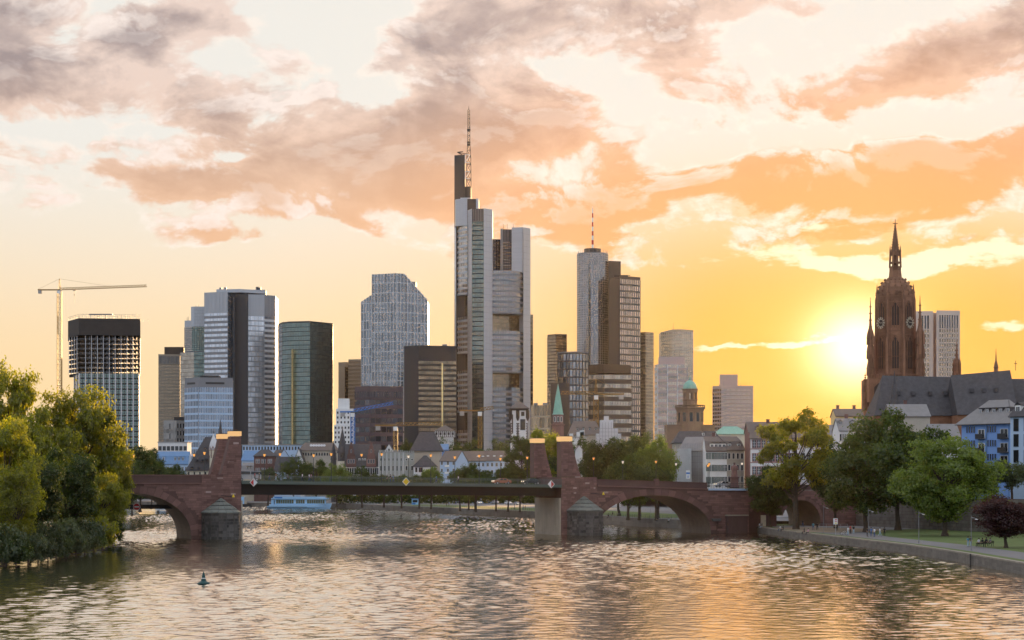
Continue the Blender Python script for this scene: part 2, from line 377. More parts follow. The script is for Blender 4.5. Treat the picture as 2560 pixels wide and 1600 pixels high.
def tag(o, label=None, cat=None, group=None, kind=None):
    if label: o['label'] = label
    if cat: o['category'] = cat
    if group: o['group'] = group
    if kind: o['kind'] = kind
    return o
def link(name, data, parent=None, loc=(0, 0, 0), rz=0.0):
    o = bpy.data.objects.new(name, data); col.objects.link(o)
    if parent is not None: o.parent = parent
    o.location = loc
    if rz: o.rotation_euler = (0, 0, rz)
    return o
class T:
    """a thing: an Empty at its base, parts are its children; shapes are given in world coordinates"""
    def __init__(s, name, label, cat, loc, group=None, kind=None):
        s.o = link(name, None, None, loc); s.o.empty_display_size = .5
        s.loc = Vector(loc); tag(s.o, label, cat, group, kind)
        s.glz = {}; s.frm = {}
    def add(s, name, mb, mats, parent=None, kind=None, label=None):
        o = link(name, mb.mesh(name, mats, s.loc), parent or s.o)
        if kind: o['kind'] = kind
        if label: o['label'] = label
        return o
    def place(s, name, me, loc, rz=0.0, parent=None):
        return link(name, me, parent or s.o, Vector(loc) - s.loc, rz)
    def G(s, k): return s.glz.setdefault(k, MB())
    def FR(s, k, nm='facade_frame'): return s.frm.setdefault((k, nm), MB())
    def done(s):
        for k, mb in s.glz.items(): s.add('glazing', mb, k, kind='stuff')
        for (k, nm), mb in s.frm.items(): s.add(nm, mb, k, kind='stuff')
        s.glz = {}; s.frm = {}
        return s
def copy_thing(o, parent=None):
    c = o.copy(); col.objects.link(c); c.parent = parent
    for ch in list(o.children): copy_thing(ch, c)
    return c

def facade(t, A, B, z0, z1, nb, nf, pane, frame, mw=.25, sh=.35, mp=.25, sp=.15, tilt=.006, off=.06, span=None, skip=None, hz=True, vert=True, zt=None):
    """a curtain wall between plan points A and B: every pane its own slightly tilted sheet, mullions and spandrels proud of it"""
    A, B = Vector(A[:2]), Vector(B[:2]); L = (B - A).length; u = (B - A) / L; n = Vector((u.y, -u.x))
    bw = L / nb; fh = (z1 - z0) / nf
    g = t.G(pane); fr = t.FR(frame); sf = t.FR(span or frame, 'spandrel')
    def pt(x, z, o): return (A.x + u.x * x + n.x * o, A.y + u.y * x + n.y * o, z)
    top = (lambda x: z1) if zt is None else zt
    for i in range(nb):
        xa, xb = i * bw + mw * bw / 2, (i + 1) * bw - mw * bw / 2
        for j in range(nf):
            if skip and skip(i, j): continue
            za, zb = z0 + (j + sh) * fh, z0 + (j + 1) * fh
            tz = top((xa + xb) / 2)
            if za >= tz: break
            zb = min(zb, tz)
            p, q = random.gauss(0, tilt), random.gauss(0, tilt * .5)
            xc, zc = (xa + xb) / 2, (za + zb) / 2
            g.face([pt(x, z, off + abs(p) * (xb - xa) * .5 + abs(q) * (zb - za) * .5 + p * (x - xc) + q * (z - zc)) for x, z in ((xa, za), (xb, za), (xb, zb), (xa, zb))])
    def bx(mb, xa, xb, za, zb, o, zb2=None):
        zb2 = zb if zb2 is None else zb2
        mb.face([pt(xa, za, o), pt(xb, za, o), pt(xb, zb2, o), pt(xa, zb, o)])
        mb.face([pt(xa, za, 0), pt(xa, za, o), pt(xa, zb, o), pt(xa, zb, 0)])
        mb.face([pt(xb, za, o), pt(xb, za, 0), pt(xb, zb2, 0), pt(xb, zb2, o)])
        mb.face([pt(xa, zb, o), pt(xb, zb2, o), pt(xb, zb2, 0), pt(xa, zb, 0)])
        mb.face([pt(xa, za, 0), pt(xb, za, 0), pt(xb, za, o), pt(xa, za, o)])
    if vert:
        for i in range(nb + 1):
            xa, xb = max(0, i * bw - mw * bw / 2), min(L, i * bw + mw * bw / 2)
            bx(fr, xa, xb, z0, top(xa), mp, top(xb))
    if hz and sh > 0:
        for j in range(nf):
            za, zb = z0 + j * fh, z0 + (j + sh) * fh
            if zt is None: bx(sf, 0.01, L - 0.01, za, zb, sp)
            else:
                for i in range(nb):
                    xa, xb = i * bw, (i + 1) * bw
                    if zb < min(top(xa), top(xb)): bx(sf, xa, xb, za, zb, sp)

_win = {}
def window_mesh(w, h, frame='win_frame', pane='win', cols=2, rows=2, trim=.09, surround=None):
    key = (round(w, 2), round(h, 2), frame, pane, cols, rows, trim, surround)
    if key in _win: return _win[key]
    b = MB(); y = -.05
    b.face([(-w / 2, y, 0), (w / 2, y, 0), (w / 2, y, h), (-w / 2, y, h)], 1)
    def bar(x0, x1, z0, z1, d, m=0): b.box((x0, -d, z0), (x1, 0.0, z1), m, 'xXyzZ')
    t = trim
    bar(-w / 2 - t, -w / 2, -t, h + t, .12, 2 if surround else 0); bar(w / 2, w / 2 + t, -t, h + t, .12, 2 if surround else 0)
    bar(-w / 2, w / 2, h, h + t, .125, 2 if surround else 0); bar(-w / 2, w / 2, -t, 0, .16, 2 if surround else 0)
    for i in range(1, cols): x = -w / 2 + w * i / cols; bar(x - .04, x + .04, 0, h, .09)
    for i in range(1, rows): z = h * (.66 if rows == 2 else i / rows); bar(-w / 2, w / 2, z - .035, z + .035, .08)
    me = b.mesh('window', [frame, pane, surround or frame]); _win[key] = me; return me
def wins(t, A, B, xs, zs, me, name='window', wall=None, off=0.0):
    """individual windows on the wall A-B at distances xs (0..1) and heights zs"""
    A, B = Vector(A[:2]), Vector(B[:2]); u = (B - A).normalized(); n = Vector((u.y, -u.x)); rz = math.atan2(u.y, u.x)
    for zc in zs:
        for f in xs:
            p = A.lerp(B, f) + n * off
            t.place(name, me, (p.x, p.y, zc), rz, wall)

# ------------------------------------------------------------------ water and ground
def water_mat():
    m, nt, out = nodemat('river_water')
    geo = nt.nodes.new('ShaderNodeNewGeometry'); sp = nt.nodes.new('ShaderNodeSeparateXYZ'); nt.links.new(geo.outputs['Position'], sp.inputs[0])
    x, y = E(sp.outputs[0]), E(sp.outputs[1])
    b, _ = noise(comb(x * 1.6, y * .9, 3.0), 1.0, 3, .6, .3)
    h = b * .045
    bp = nt.nodes.new('ShaderNodeBump'); bp.inputs['Strength'].default_value = 1.0; bp.inputs['Distance'].default_value = 1.0
    nt.links.new(h.so, bp.inputs['Height'])
    fr = nt.nodes.new('ShaderNodeFresnel'); fr.inputs['IOR'].default_value = 1.75; nt.links.new(bp.outputs[0], fr.inputs['Normal'])
    d = nt.nodes.new('ShaderNodeBsdfDiffuse'); d.inputs[0].default_value = (.030, .038, .026, 1)
    g = nt.nodes.new('ShaderNodeBsdfGlossy'); g.inputs['Roughness'].default_value = .09; g.inputs[0].default_value = (1.0, .95, .86, 1); nt.links.new(bp.outputs[0], g.inputs['Normal'])
    mx = nt.nodes.new('ShaderNodeMixShader'); plug(mth('POWER', E(fr.outputs[0]), .22), mx.inputs[0]); nt.links.new(d.outputs[0], mx.inputs[1]); nt.links.new(g.outputs[0], mx.inputs[2]); nt.links.new(mx.outputs[0], out.inputs[0])
    return m
M['water'] = water_mat()
M['soffit'] = mat('arch_soffit', (.20, .15, .115), .9, var=.25, scale=.3, streak=.25)
def river():
    """the river surface as real waves: fine rows near the bridge and the camera, coarser beyond"""
    g = np.random.default_rng(5)
    xs = np.concatenate([[-2200, -700, -320, -220, -170], np.arange(-140, 74, .42), [90, 400, 2200]])
    ys = np.concatenate([[-300, 0, 60], np.arange(96, 300, .40), np.arange(300, 430, .6), np.arange(430, 1120, 1.7), [1200, 1500, 2400]])
    Xg, Yg = np.meshgrid(xs, ys); h = np.zeros_like(Xg)
    mod = np.zeros_like(Xg)
    for i in range(7): k = 2 * math.pi / g.uniform(35, 120); a = g.uniform(0, math.pi); mod += np.sin(k * (Xg * math.cos(a) + Yg * .55 * math.sin(a)) + g.uniform(0, 6.28))
    mod = np.clip(.85 + mod * .22, .3, 1.6)
    for i in range(64):
        lam = .95 * (4.2 / .95) ** g.uniform(0, 1) ** 1.5; k = 2 * math.pi / lam; a = math.pi / 2 + g.normal(0, .75)
        h += (WAVE / k) * np.sin(k * (Xg * math.cos(a) + Yg * math.sin(a)) + g.uniform(0, 6.28)) * (mod if lam < 4 else 1.0)
    edge = np.clip((Xg + 165) / 30, 0, 1) * np.clip((Yg - 60) / 40, 0, 1) * np.clip((1190 - Yg) / 60, 0, 1) * (Xg < 80)
    h = h * edge * np.where(Yg > 430, 3.4, 1.0 + np.clip((Yg - 250) / 180, 0, 1) * .8)
    ny, nx = Xg.shape; v = np.stack([Xg, Yg, h], -1).reshape(-1, 3).astype(np.float32)
    i = np.arange(nx - 1)[None, :] + nx * np.arange(ny - 1)[:, None]; f = np.stack([i, i + 1, i + nx + 1, i + nx], -1).reshape(-1, 4).astype(np.int32)
    me = bpy.data.meshes.new('water'); me.vertices.add(len(v)); me.vertices.foreach_set('co', v.ravel()); me.loops.add(f.size); me.loops.foreach_set('vertex_index', f.ravel()); me.polygons.add(len(f))
    me.polygons.foreach_set('loop_start', np.arange(0, f.size, 4, dtype=np.int32)); me.polygons.foreach_set('use_smooth', np.ones(len(f), bool)); me.materials.append(M['water']); me.update(calc_edges=True)
    tag(link('water', me), kind='structure')
WAVE = .0175
river()

QN = [(65, 60), (65, 150), (66, 239), (67, 280), (66.6, 312), (63.5, 356), (60.5, 400), (58.7, 452)]
QF = [(58.7, 452), (52, 470), (34, 511), (8, 637), (-62, 840), (-80, 892), (-128, 935), (-205, 1010), (-420, 1120), (-1500, 1400)]
GZ, GF, TZ = 1.5, 2.3, 7.6
def ground(name, poly, z, m, kind='structure'):
    b = MB(); b.face([(p[0], p[1], z) for p in poly]); o = link(name, b.mesh(name, m)); tag(o, kind=kind); return o
ground('promenade_lawn', QN + [(58.7, 470), (200, 470), (200, 60)], GZ, 'grass')
ground('far_bank', [(60, 471), (52, 471)] + QF[2:] + [(-1500, 1500), (250, 1500), (250, 471)], GF, 'asphalt')
# lawn strip on the far bank
def off_line(L, d):
    o = []
    for i, p in enumerate(L):
        a = Vector(L[max(0, i - 1)]); c = Vector(L[min(len(L) - 1, i + 1)]); t = (c - a).normalized()
        o.append((p[0] + t.y * d, p[1] - t.x * d))
    return o
fl = QF[2:5]
ground('far_lawn', off_line(fl, 4) + list(reversed(off_line(fl, 30))), GF + .02, 'grass')
# promenade path, sandy patch
pn, pf = off_line(QN, 2.6), off_line(QN, 9.2)
ground('promenade_path', pn[1:-1] + [(62, 440), (64, 455), (110, 455), (95, 425), (75, 400)] + list(reversed(pf[1:-2])), GZ + .012, 'asphalt')
ground('sandy_patch', [(62.3, 392), (61, 432), (70, 437), (84, 418), (78, 398), (69, 388)], GZ + .024, 'dirt')
# upper street level behind its retaining wall
wall_line = [(130, 60), (128, 250), (113, 335), (104, 380), (92, 425), (84, 452)]
ground('upper_street', wall_line + [(80, 480), (78, 560), (70, 720), (24, 900), (-50, 1000), (-140, 1090), (-300, 1200), (-1500, 1560), (-2200, 1900), (-2200, 3600), (2200, 3600), (2200, 60)], TZ, 'city')
ground('island_bank', [(-190, 150), (-90, 235), (-78, 262), (-75.5, 320), (-78, 365), (-92, 388), (-190, 392)], .35, 'soil')
ground('south_bank', [(-2200, 100), (-230, 100), (-215, 480), (-330, 900), (-900, 1150), (-2200, 1500)], 3.0, 'city')

def wall_run(t, L, z0, z1, th, m, name='wall', seg=None):
    b = MB()
    for (a, c) in zip(L, L[1:]):
        a, c = Vector(a), Vector(c); d = (c - a).normalized(); n = Vector((d.y, -d.x))
        b.prism([a, a + n * th, c + n * th, c], z0, z1)
    return t.add(name, b, m)
def blocks_on(b, A, B, z0, z1, ch, bl, d=.05, gap=.03, jit=.3):
    """courses of squared stones standing proud of a wall between plan points A and B (outward side: right of A-B)"""
    A, B = Vector(A[:2]), Vector(B[:2]); L = (B - A).length
    if L < .1: return
    u = (B - A) / L; n = Vector((u.y, -u.x)); nc = max(1, round((z1 - z0) / ch)); h = (z1 - z0) / nc
    for j in range(nc):
        x = -random.random() * bl * .8
        while x < L:
            w = bl * random.uniform(1 - jit, 1 + jit); xa, xb = max(0, x) + gap / 2, min(L, x + w) - gap / 2
            x += w
            if xb - xa < .1: continue
            dd = d * random.uniform(.5, 1.3); o = A + u * xa
            za, zb = z0 + j * h + gap / 2, z0 + (j + 1) * h - gap / 2
            q = [Vector((o.x, o.y, za)), Vector((o.x + u.x * (xb - xa), o.y + u.y * (xb - xa), za))]
            q += [Vector((q[1].x, q[1].y, zb)), Vector((q[0].x, q[0].y, zb))]
            N = Vector((n.x, n.y, 0)); f = [p + N * dd for p in q]
            b.face(f)
            for i in range(4): k = (i + 1) % 4; b.face([q[i], q[k], f[k], f[i]])
# near quay wall with coping stones
t = T('quay_wall', 'low stone quay wall with pale coping along the near promenade', 'quay wall', (66, 239, 0))
qn = list(reversed(QN))
wall_run(t, qn, -1, GZ - .05, -.8, 'quay', 'wall')
b = MB()
for a, c in zip(qn, qn[1:]): blocks_on(b, a, c, -.2, GZ - .08, .55, 2.1, .04, .03)
t.add('wall_stone', b, 'quay', kind='stuff')
cm = MB(); cm.box((-.97, -.08, -.16), (.97, .75, .06)); cme = cm.mesh('coping_stone', 'quay_cap')
for a, c in zip(QN, QN[1:]):
    a, c = Vector(a), Vector(c); d = (c - a); n = int(d.length / 2); u = d.normalized()
    if a.y < 140: continue
    for i in range(n):
        p = a + d * ((i + .5) / n); t.place('coping_stone', cme, (p.x, p.y, GZ), math.atan2(-u.y, -u.x))
t = T('mooring_ladder', 'dark iron ladder on the near quay wall below the lawn', 'ladder', (66.9, 268, 0))
b = MB()
for dy in (-.25, .25): b.box((66.3, 268 + dy - .04, -.2), (66.4, 268 + dy + .04, 1.6))
for i in range(6): b.box((66.31, 267.8, .1 + i * .25), (66.37, 268.2, .15 + i * .25))
t.add('rail', b, 'frame_dark')
t = T('far_quay_wall', 'dark stone quay wall on the far bank beyond the bridge', 'quay wall', (8, 637, 0))
qf = list(reversed(QF))
wall_run(t, qf[1:], -1, GF - .02, -.8, 'quay', 'wall')
b = MB()
for a, c in zip(qf[2:], qf[3:]): blocks_on(b, a, c, -.2, GF - .05, 1.2, 4.5, .06, .06)
t.add('wall_stone', b, 'quay', kind='stuff')
b = MB(); 
for a, c in zip(qf[3:], qf[4:]):
    a, c = Vector(a), Vector(c); d = c - a; n = int(d.length / 2.4); u = d.normalized(); nn = Vector((-u.y, u.x)) * .5
    for i in range(n):
        p = a + d * (i / n) + nn; b.box((p.x - .04, p.y - .04, GF), (p.x + .04, p.y + .04, GF + 1.0))
    for z in (.5, .98): b.tube((a.x + nn.x, a.y + nn.y, GF + z), (c.x + nn.x, c.y + nn.y, GF + z), .035, n=4)
t.add('railing', b, 'rail')
# retaining wall of the upper street
t = T('retaining_wall', 'tall old stone retaining wall behind the park trees', 'wall', (104, 380, GZ))
wl = list(reversed(wall_line))
wall_run(t, wl, 0, TZ + 1.0, -.9, 'red_joint', 'wall')
b = MB()
for i, (a, c) in enumerate(zip(wl, wl[1:])): blocks_on(b, a, c, GZ, TZ + .9, .75, 1.6, .06, .05)
t.add('wall_stone', b, 'quay', kind='stuff')

# ------------------------------------------------------------------ the stone bridge
TH = R(22); BC, BS = math.cos(TH), math.sin(TH); BX, BY = X(603, 395), 395.0; BW = 15.0
def bpt(s, v, z): return (BX + s * BC - v * BS, BY + s * BS + v * BC, z)
def bs(px, v=0.0):
    k = (px - 1280) / F
    return (k * (BY + v * BC) - BX + v * BS) / (BC - k * BS)
def bz(px, py, v=0.0):
    s = bs(px, v); return Z(py, BY + s * BS + v * BC)
def deckz(s): return 12.3 - .0115 * s if s > 0 else 12.3 + .004 * s
bridge = T('stone_bridge', 'red sandstone arch bridge with four tapering pylons and a steel middle span', 'bridge', (BX, BY, 0))
def extr(mb, poly, v0, v1, m=0):
    """polygon in (s, z) extruded across the bridge from v0 to v1; poly clockwise or not, closed"""
    ar = sum(poly[i][0] * poly[(i + 1) % len(poly)][1] - poly[(i + 1) % len(poly)][0] * poly[i][1] for i in range(len(poly)))
    if ar < 0: poly = list(reversed(poly))
    n = len(poly)
    mb.face([bpt(s, v0, z) for s, z in poly], m); mb.face([bpt(s, v1, z) for s, z in reversed(poly)], m)
    for i in range(n):
        a, c = poly[i], poly[(i + 1) % n]
        mb.face([bpt(c[0], v0, c[1]), bpt(a[0], v0, a[1]), bpt(a[0], v1, a[1]), bpt(c[0], v1, c[1])], m)
stones = []                                    # (s0, s1, z0, z1, v) rectangles to become single stones
rest = MB()
def sface(mb, q, d, v):
    """quad q in (s, z) standing d proud of the plane v (towards the camera)"""
    f = [bpt(s, v - d, z) for s, z in q]; g = [bpt(s, v + .01, z) for s, z in q]
    mb.face(f)
    for i in range(len(q)): k = (i + 1) % len(q); mb.face([g[i], g[k], f[k], f[i]])
def facing(z0, z1, sl, sr, v, ch=.44, bl=1.25, ok=None, single=True):
    nc = max(1, round((z1 - z0) / ch)); h = (z1 - z0) / nc
    for j in range(nc):
        za, zb = z0 + j * h + .02, z0 + (j + 1) * h - .02
        la, lb, ra, rb = sl(za), sl(zb), sr(za), sr(zb); x = max(la, lb)
        R_ = min(ra, rb); first = True; off = random.random() * bl * .7 + .3
        cuts = [x]; xx = x + off
        while xx < R_ - .45: cuts.append(xx); xx += bl * random.uniform(.7, 1.3)
        cuts.append(R_)
        for i, (a, c) in enumerate(zip(cuts, cuts[1:])):
            if c - a < .15: continue
            if ok and not ok(a, c, za, zb): continue
            edge = (i == 0 and abs(la - lb) > .01) or (i == len(cuts) - 2 and abs(ra - rb) > .01)
            if edge or not single:
                qa, qb = (la, lb) if i == 0 else (a, a); qc, qd = (ra, rb) if i == len(cuts) - 2 else (c, c)
                sface(rest, [(qa + .02, za), (qc - .02, za), (qd - .02, zb), (qb + .02, zb)], random.uniform(.03, .07), v)
            else: stones.append((a + .02, c - .02, za, zb, v))
const = lambda c: (lambda z: c)
def lerp_tab(tab):
    tab = sorted(tab)
    def f(z):
        if z <= tab[0][0]: return tab[0][1]
        for (a, x), (c, y) in zip(tab, tab[1:]):
            if z <= c: return x + (y - x) * (z - a) / (c - a)
        return tab[-1][1]
    return f
# ---- pylons
def pylon(front_pts, lant, v, label=None):
    """front_pts: (px, py) outline of the face seen from the river"""
    v1 = v + 2.5
    pts = [(bs(px, v), bz(px, py, v)) for px, py in front_pts]
    b = MB(); extr(b, pts, v, v1)
    o = bridge.add('pylon', b, 'red_joint')
    zs = [z for s, z in pts]; z0, z1 = min(zs), max(zs)
    ctr = sum(s for s, z in pts) / len(pts)
    m = len(pts) // 2
    left = lerp_tab([(z, s) for s, z in pts[:m]]); right = lerp_tab([(z, s) for s, z in pts[m:]])
    facing(z0 + .02, z1, left, right, v)
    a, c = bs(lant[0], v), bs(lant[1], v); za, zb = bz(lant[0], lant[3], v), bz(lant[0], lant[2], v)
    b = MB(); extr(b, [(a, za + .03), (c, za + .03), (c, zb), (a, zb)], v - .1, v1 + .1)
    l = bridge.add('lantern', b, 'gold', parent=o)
    b = MB(); extr(b, [(a - .05, zb + .01), (c + .05, zb + .01), (c + .05, zb + .14), (a - .05, zb + .14)], v - .16, v1 + .16)
    bridge.add('lantern_cover', b, 'frame_dark', parent=o)
    return o
pyl = [pylon([(552, 1186), (562, 1152), (570, 1120), (577, 1091), (603, 1091), (603, 1120), (603, 1150), (603, 1186)], (575.5, 603.6, 1078, 1090), 0.0),
       pylon([(525, 1190), (534, 1160), (542, 1128), (549, 1097), (574, 1097), (574, 1128), (574, 1160), (574, 1190)], (547, 574, 1085, 1097), BW - 2.5),
       pylon([(1403, 1192), (1403, 1160), (1403, 1130), (1403, 1104), (1430, 1104), (1436, 1134), (1443, 1162), (1452, 1192)], (1402.6, 1430.4, 1091, 1103), 0.0),
       pylon([(1335, 1194), (1335, 1160), (1335, 1130), (1335, 1108), (1361, 1108), (1366, 1136), (1373, 1164), (1381, 1194)], (1334.6, 1361.4, 1096, 1107), BW - 2.5)]
# ---- river piers
def wallpoly(name, pts, v0, v1, m='red_joint', parent=None):
    b = MB(); extr(b, pts, v0, v1); return bridge.add(name, b, m, parent)
sA, sB = bs(504), bs(603); zt = bz(552, 1186)
pierL = wallpoly('pier', [(sA, -1.5), (sB, -1.5), (sB, zt), (sA, zt)], .0, BW)
facing(.1, zt, const(sA), const(sB), 0.0)
sC, sD = bs(1403), bs(1492); zt2 = bz(1470, 1193)
pierR = wallpoly('pier', [(sC, -1.5), (sD, -1.5), (sD, zt2), (sC, zt2)], .0, BW)
facing(.1, zt2, const(sC), const(sD), 0.0)
cz = bz(1403, 1245)
b = MB(); extr(b, [(sC - .35, -1.5), (sC - .01, -1.5), (sC - .01, cz), (sC - .35, cz)], .15, BW - .2)
bridge.add('bearing_wall', b, 'pier_concrete')
b = MB(); extr(b, [(sB + .01, -1.5), (sB + .35, -1.5), (sB + .35, cz - .3), (sB + .01, cz - .3)], .15, BW - .2)
bridge.add('bearing_wall', b, 'pier_concrete')
# pale replacement stones
for px, py, w in ((590, 1108, 13), (577, 1156, 14), (550, 1196, 14), (533, 1216, 10), (521, 1230, 13), (582, 1235, 13), (1468, 1208, 12), (1437, 1220, 10), (1486, 1220, 5), (1437, 1232, 7), (1515, 1231, 12)):
    s, z = bs(px), bz(px, py); b = MB(); sface(b, [(s - w * .045, z - .2), (s + w * .045, z - .2), (s + w * .045, z + .2), (s - w * .045, z + .2)], .085, 0.0)
    bridge.add('pale_stone', b, 'pale_block', pierL if px < 900 else pierR)
# ---- cutwaters
def cutwater(px, hw, apex_py, eave_py, dep, sh=0.0):
    s0 = bs(px); za, ze = bz(px, apex_py), bz(px, eave_py, -dep * .6)
    pl = [(s0 - hw * math.cos(k), -dep * math.sin(k) ** .9) for k in np.linspace(0, math.pi, 9)]
    W2 = [bpt(s, v, 0)[:2] for s, v in pl]
    b = MB(); b.prism(W2, -1.5, ze); o = bridge.add('cutwater', b, 'old_stone')
    b = MB()
    for a, c in zip(W2, W2[1:]): blocks_on(b, a, c, .0, ze - .25, .62, 1.25, .09, .085)
    bridge.add('cutwater_stone', b, 'old_stone', o, kind='stuff')
    cornice = [bpt(s0 + (s - s0) * 1.04, v * 1.05, 0)[:2] for s, v in pl]
    b = MB(); b.prism(cornice, ze + .005, ze + .2); bridge.add('cornice', b, 'old_stone', o)
    ap = Vector(bpt(s0, -.05, za)); rows = 4
    core = MB()
    ring = [Vector(bpt(s0 + (s - s0) * 1.04, v * 1.05, ze + .2)) for s, v in pl]
    for a, c in zip(ring, ring[1:]): core.face([a, c, ap])
    bridge.add('cutwater_roof', core, 'cap_stone', o)
    for a, c in zip(ring, ring[1:]):
        nrm = (c - a).cross(ap - a).normalized()
        for r_ in range(rows):
            f0, f1 = r_ / rows + .006, (r_ + 1) / rows - .022
            if r_ == rows - 1: f1 = .985
            la, lc, ua, uc = a.lerp(ap, f0), c.lerp(ap, f0), a.lerp(ap, f1), c.lerp(ap, f1)
            ns = 2 if (lc - la).length > 2.0 else 1
            for k in range(ns):
                g0, g1 = k / ns + .012, (k + 1) / ns - .012
                q = [la.lerp(lc, g0), la.lerp(lc, g1), ua.lerp(uc, g1), ua.lerp(uc, g0)]
                d = random.uniform(.08, .2); m = MB(); ff = [p + nrm * (d + (.07 if i < 2 else 0)) for i, p in enumerate(q)]
                m.face(ff)
                for i in range(4): j = (i + 1) % 4; m.face([q[i], q[j], ff[j], ff[i]])
                bridge.add('roof_slab', m, 'cap_stone', o)
    return o
cutwater(552, 4.1, 1246, 1286, 5.2)
cutwater(1459, 4.1, 1241, 1280, 5.2)
for px, py, dx in ((580, 1242, 1), (1503, 1236, 1)):     # bracket arms with a yellow mark
    o = T('navigation_marker', ['small yellow marker on an arm at the left river pier', 'small yellow marker on an arm at the right river pier'][px > 900], 'marker', bpt(bs(px), -.6, bz(px, py)))
    b = MB(); a0 = bpt(bs(px - 27), -.1, bz(px - 27, py - 3)); a1 = bpt(bs(px), -1.2, bz(px, py)); b.tube(a0, a1, .06, n=5); o.add('arm', b, 'frame_dark')
    b = MB(); c0 = Vector(a1); b.lathe((c0.x, c0.y, c0.z - .1), [(.28, 0), (.30, .1), (.08, .65)], 8); o.add('marker_cone', b, 'yellow_paint')

# ---- arches
def ellipse(px_c, py_b, a_px, b_px, v=0.0):
    sc = bs(px_c); zb = bz(px_c, py_b); zt = bz(px_c, py_b - b_px); sa = abs(bs(px_c + a_px) - sc)
    return sc, zb, sa, zt - zb
def arch_wall(name, s0, s1, ztop, el, vouss=True, thick=1.5, blind=False, single=False, par=None, ring_n=26, m='red_joint'):
    sc, zb, sa, h = el
    def az(s):
        q = (s - sc) / sa
        return None if abs(q) >= 1 else zb + h * math.sqrt(1 - q * q)
    ss = [s0]; n = 40
    lo, hi = max(s0, sc - sa), min(s1, sc + sa)
    ss += [sc - sa * math.cos(math.pi * i / n) for i in range(n + 1)]
    ss = [s for s in ss if s0 <= s <= s1] + [s1]
    ss = sorted(set(round(s, 4) for s in ss))
    b = MB()
    for a, c in zip(ss, ss[1:]):
        mid = az((a + c) / 2); ta, tc = ztop(a), ztop(c)
        if mid is None: za = zc_ = -1.5
        else: za = az(a) or zb; zc_ = az(c) or zb
        for v, fl in ((0.0, False), (BW, True)):
            q = [bpt(a, v, za), bpt(c, v, zc_), bpt(c, v, tc), bpt(a, v, ta)]
            b.face(list(reversed(q)) if fl else q)
        if mid is not None:
            b.face([bpt(c, 0, zc_), bpt(a, 0, za), bpt(a, BW, za), bpt(c, BW, zc_)], 1)
    for sgn in (-1, 1):
        e = sc + sgn * sa
        if s0 < e < s1:
            q = [bpt(e, 0, -1.5), bpt(e, BW, -1.5), bpt(e, BW, zb), bpt(e, 0, zb)]
            b.face(q if sgn < 0 else list(reversed(q)), 1)
    b.face([bpt(s0, 0, ztop(s0)), bpt(s1, 0, ztop(s1)), bpt(s1, BW, ztop(s1)), bpt(s0, BW, ztop(s0))])
    o = bridge.add(name, b, [m, 'soffit'], par)
    if vouss:
        for i in range(ring_n):
            t0, t1 = math.pi * (i + .04) / ring_n, math.pi * (i + .96) / ring_n
            th_ = thick * (1.0 if i % 4 else 1.25)
            P_ = lambda t, k: (sc - (sa + k) * math.cos(t), zb + (h + k) * math.sin(t))
            q = [P_(t0, 0), P_(t1, 0), P_(t1, th_), P_(t0, th_)]
            if not all(s0 - .01 < s < s1 + .01 and z < ztop(s) - .05 for s, z in q): continue
            m_ = MB(); sface(m_, list(reversed(q)), random.uniform(.07, .11), 0.0); bridge.add('voussoir', m_, 'red_stone', o)
    def ok(a, c, za, zb_):
        for s in (a, c, (a + c) / 2):
            q = (s - sc) / (sa + thick * 1.05)
            if abs(q) < 1 and za < zb + (h + thick * 1.05) * math.sqrt(1 - q * q): return False
        return True
    facing(GZ if blind else .15, min(ztop(s0), ztop(s1)) - .02, const(s0), const(s1), 0.0, ok=ok, single=False, ch=.5, bl=1.5)
    return o, az
cl = lambda px, py: bz(px, py)
# left arch (its far foot is hidden by the island)
eL = ellipse(330, 1341, 148, 108)
ztL = lambda s: bz(503, 1210) + (s - bs(503)) * .0
arch_wall('arch', bs(160), sA, ztL, eL)
wallpoly('parapet', [(bs(160), ztL(0) + .25), (sA - .02, ztL(0) + .25), (sA - .02, bz(503, 1189)), (bs(160), bz(503, 1189))], .12, .6)
wallpoly('parapet', [(bs(160), ztL(0) + .25), (sA - .02, ztL(0) + .25), (sA - .02, bz(503, 1189)), (bs(160), bz(503, 1189))], BW - .6, BW - .12)
wallpoly('cornice', [(bs(160), ztL(0) - .02), (sA - .02, ztL(0) - .02), (sA - .02, ztL(0) + .24), (bs(160), ztL(0) + .24)], -.28, BW + .2, 'red_stone')
wallpoly('parapet_coping', [(bs(160), bz(503, 1189) + .005), (bs(550), bz(503, 1189) + .005), (bs(550), bz(503, 1189) + .18), (bs(160), bz(503, 1189) + .18)], .02, .7, 'red_stone')
# right arch
sE = bs(1872)
eR = ellipse(1635, 1327, 142, 89)
ztR = lambda s: bz(1492, 1216) + (s - sD) * (bz(1770, 1224) - bz(1492, 1216)) / (bs(1770) - sD)
arch_wall('arch', sD, sE, ztR, eR)
def par_strip(pa, pb, ya0, ya1, yb0, yb1, v0, v1, m='red_joint', name='parapet'):
    return wallpoly(name, [(bs(pa), bz(pa, ya1)), (bs(pb), bz(pb, yb1)), (bs(pb), bz(pb, yb0)), (bs(pa), bz(pa, ya0))], v0, v1, m)
par_strip(1493, 1769, 1199.5, 1213.5, 1208, 1221.5, .12, .6)
par_strip(1493, 1769, 1199.5, 1213.5, 1208, 1221.5, BW - .6, BW - .12)
par_strip(1493, 1769, 1213.6, 1216.2, 1221.6, 1224.2, -.28, .55, 'red_stone', 'cornice')
par_strip(1493, 1769, 1197.8, 1199.4, 1206.3, 1207.9, .02, .7, 'red_stone', 'parapet_coping')
par_strip(1638, 1648, 1197, 1214, 1197.5, 1214, .02, .75, 'red_stone', 'parapet_post')
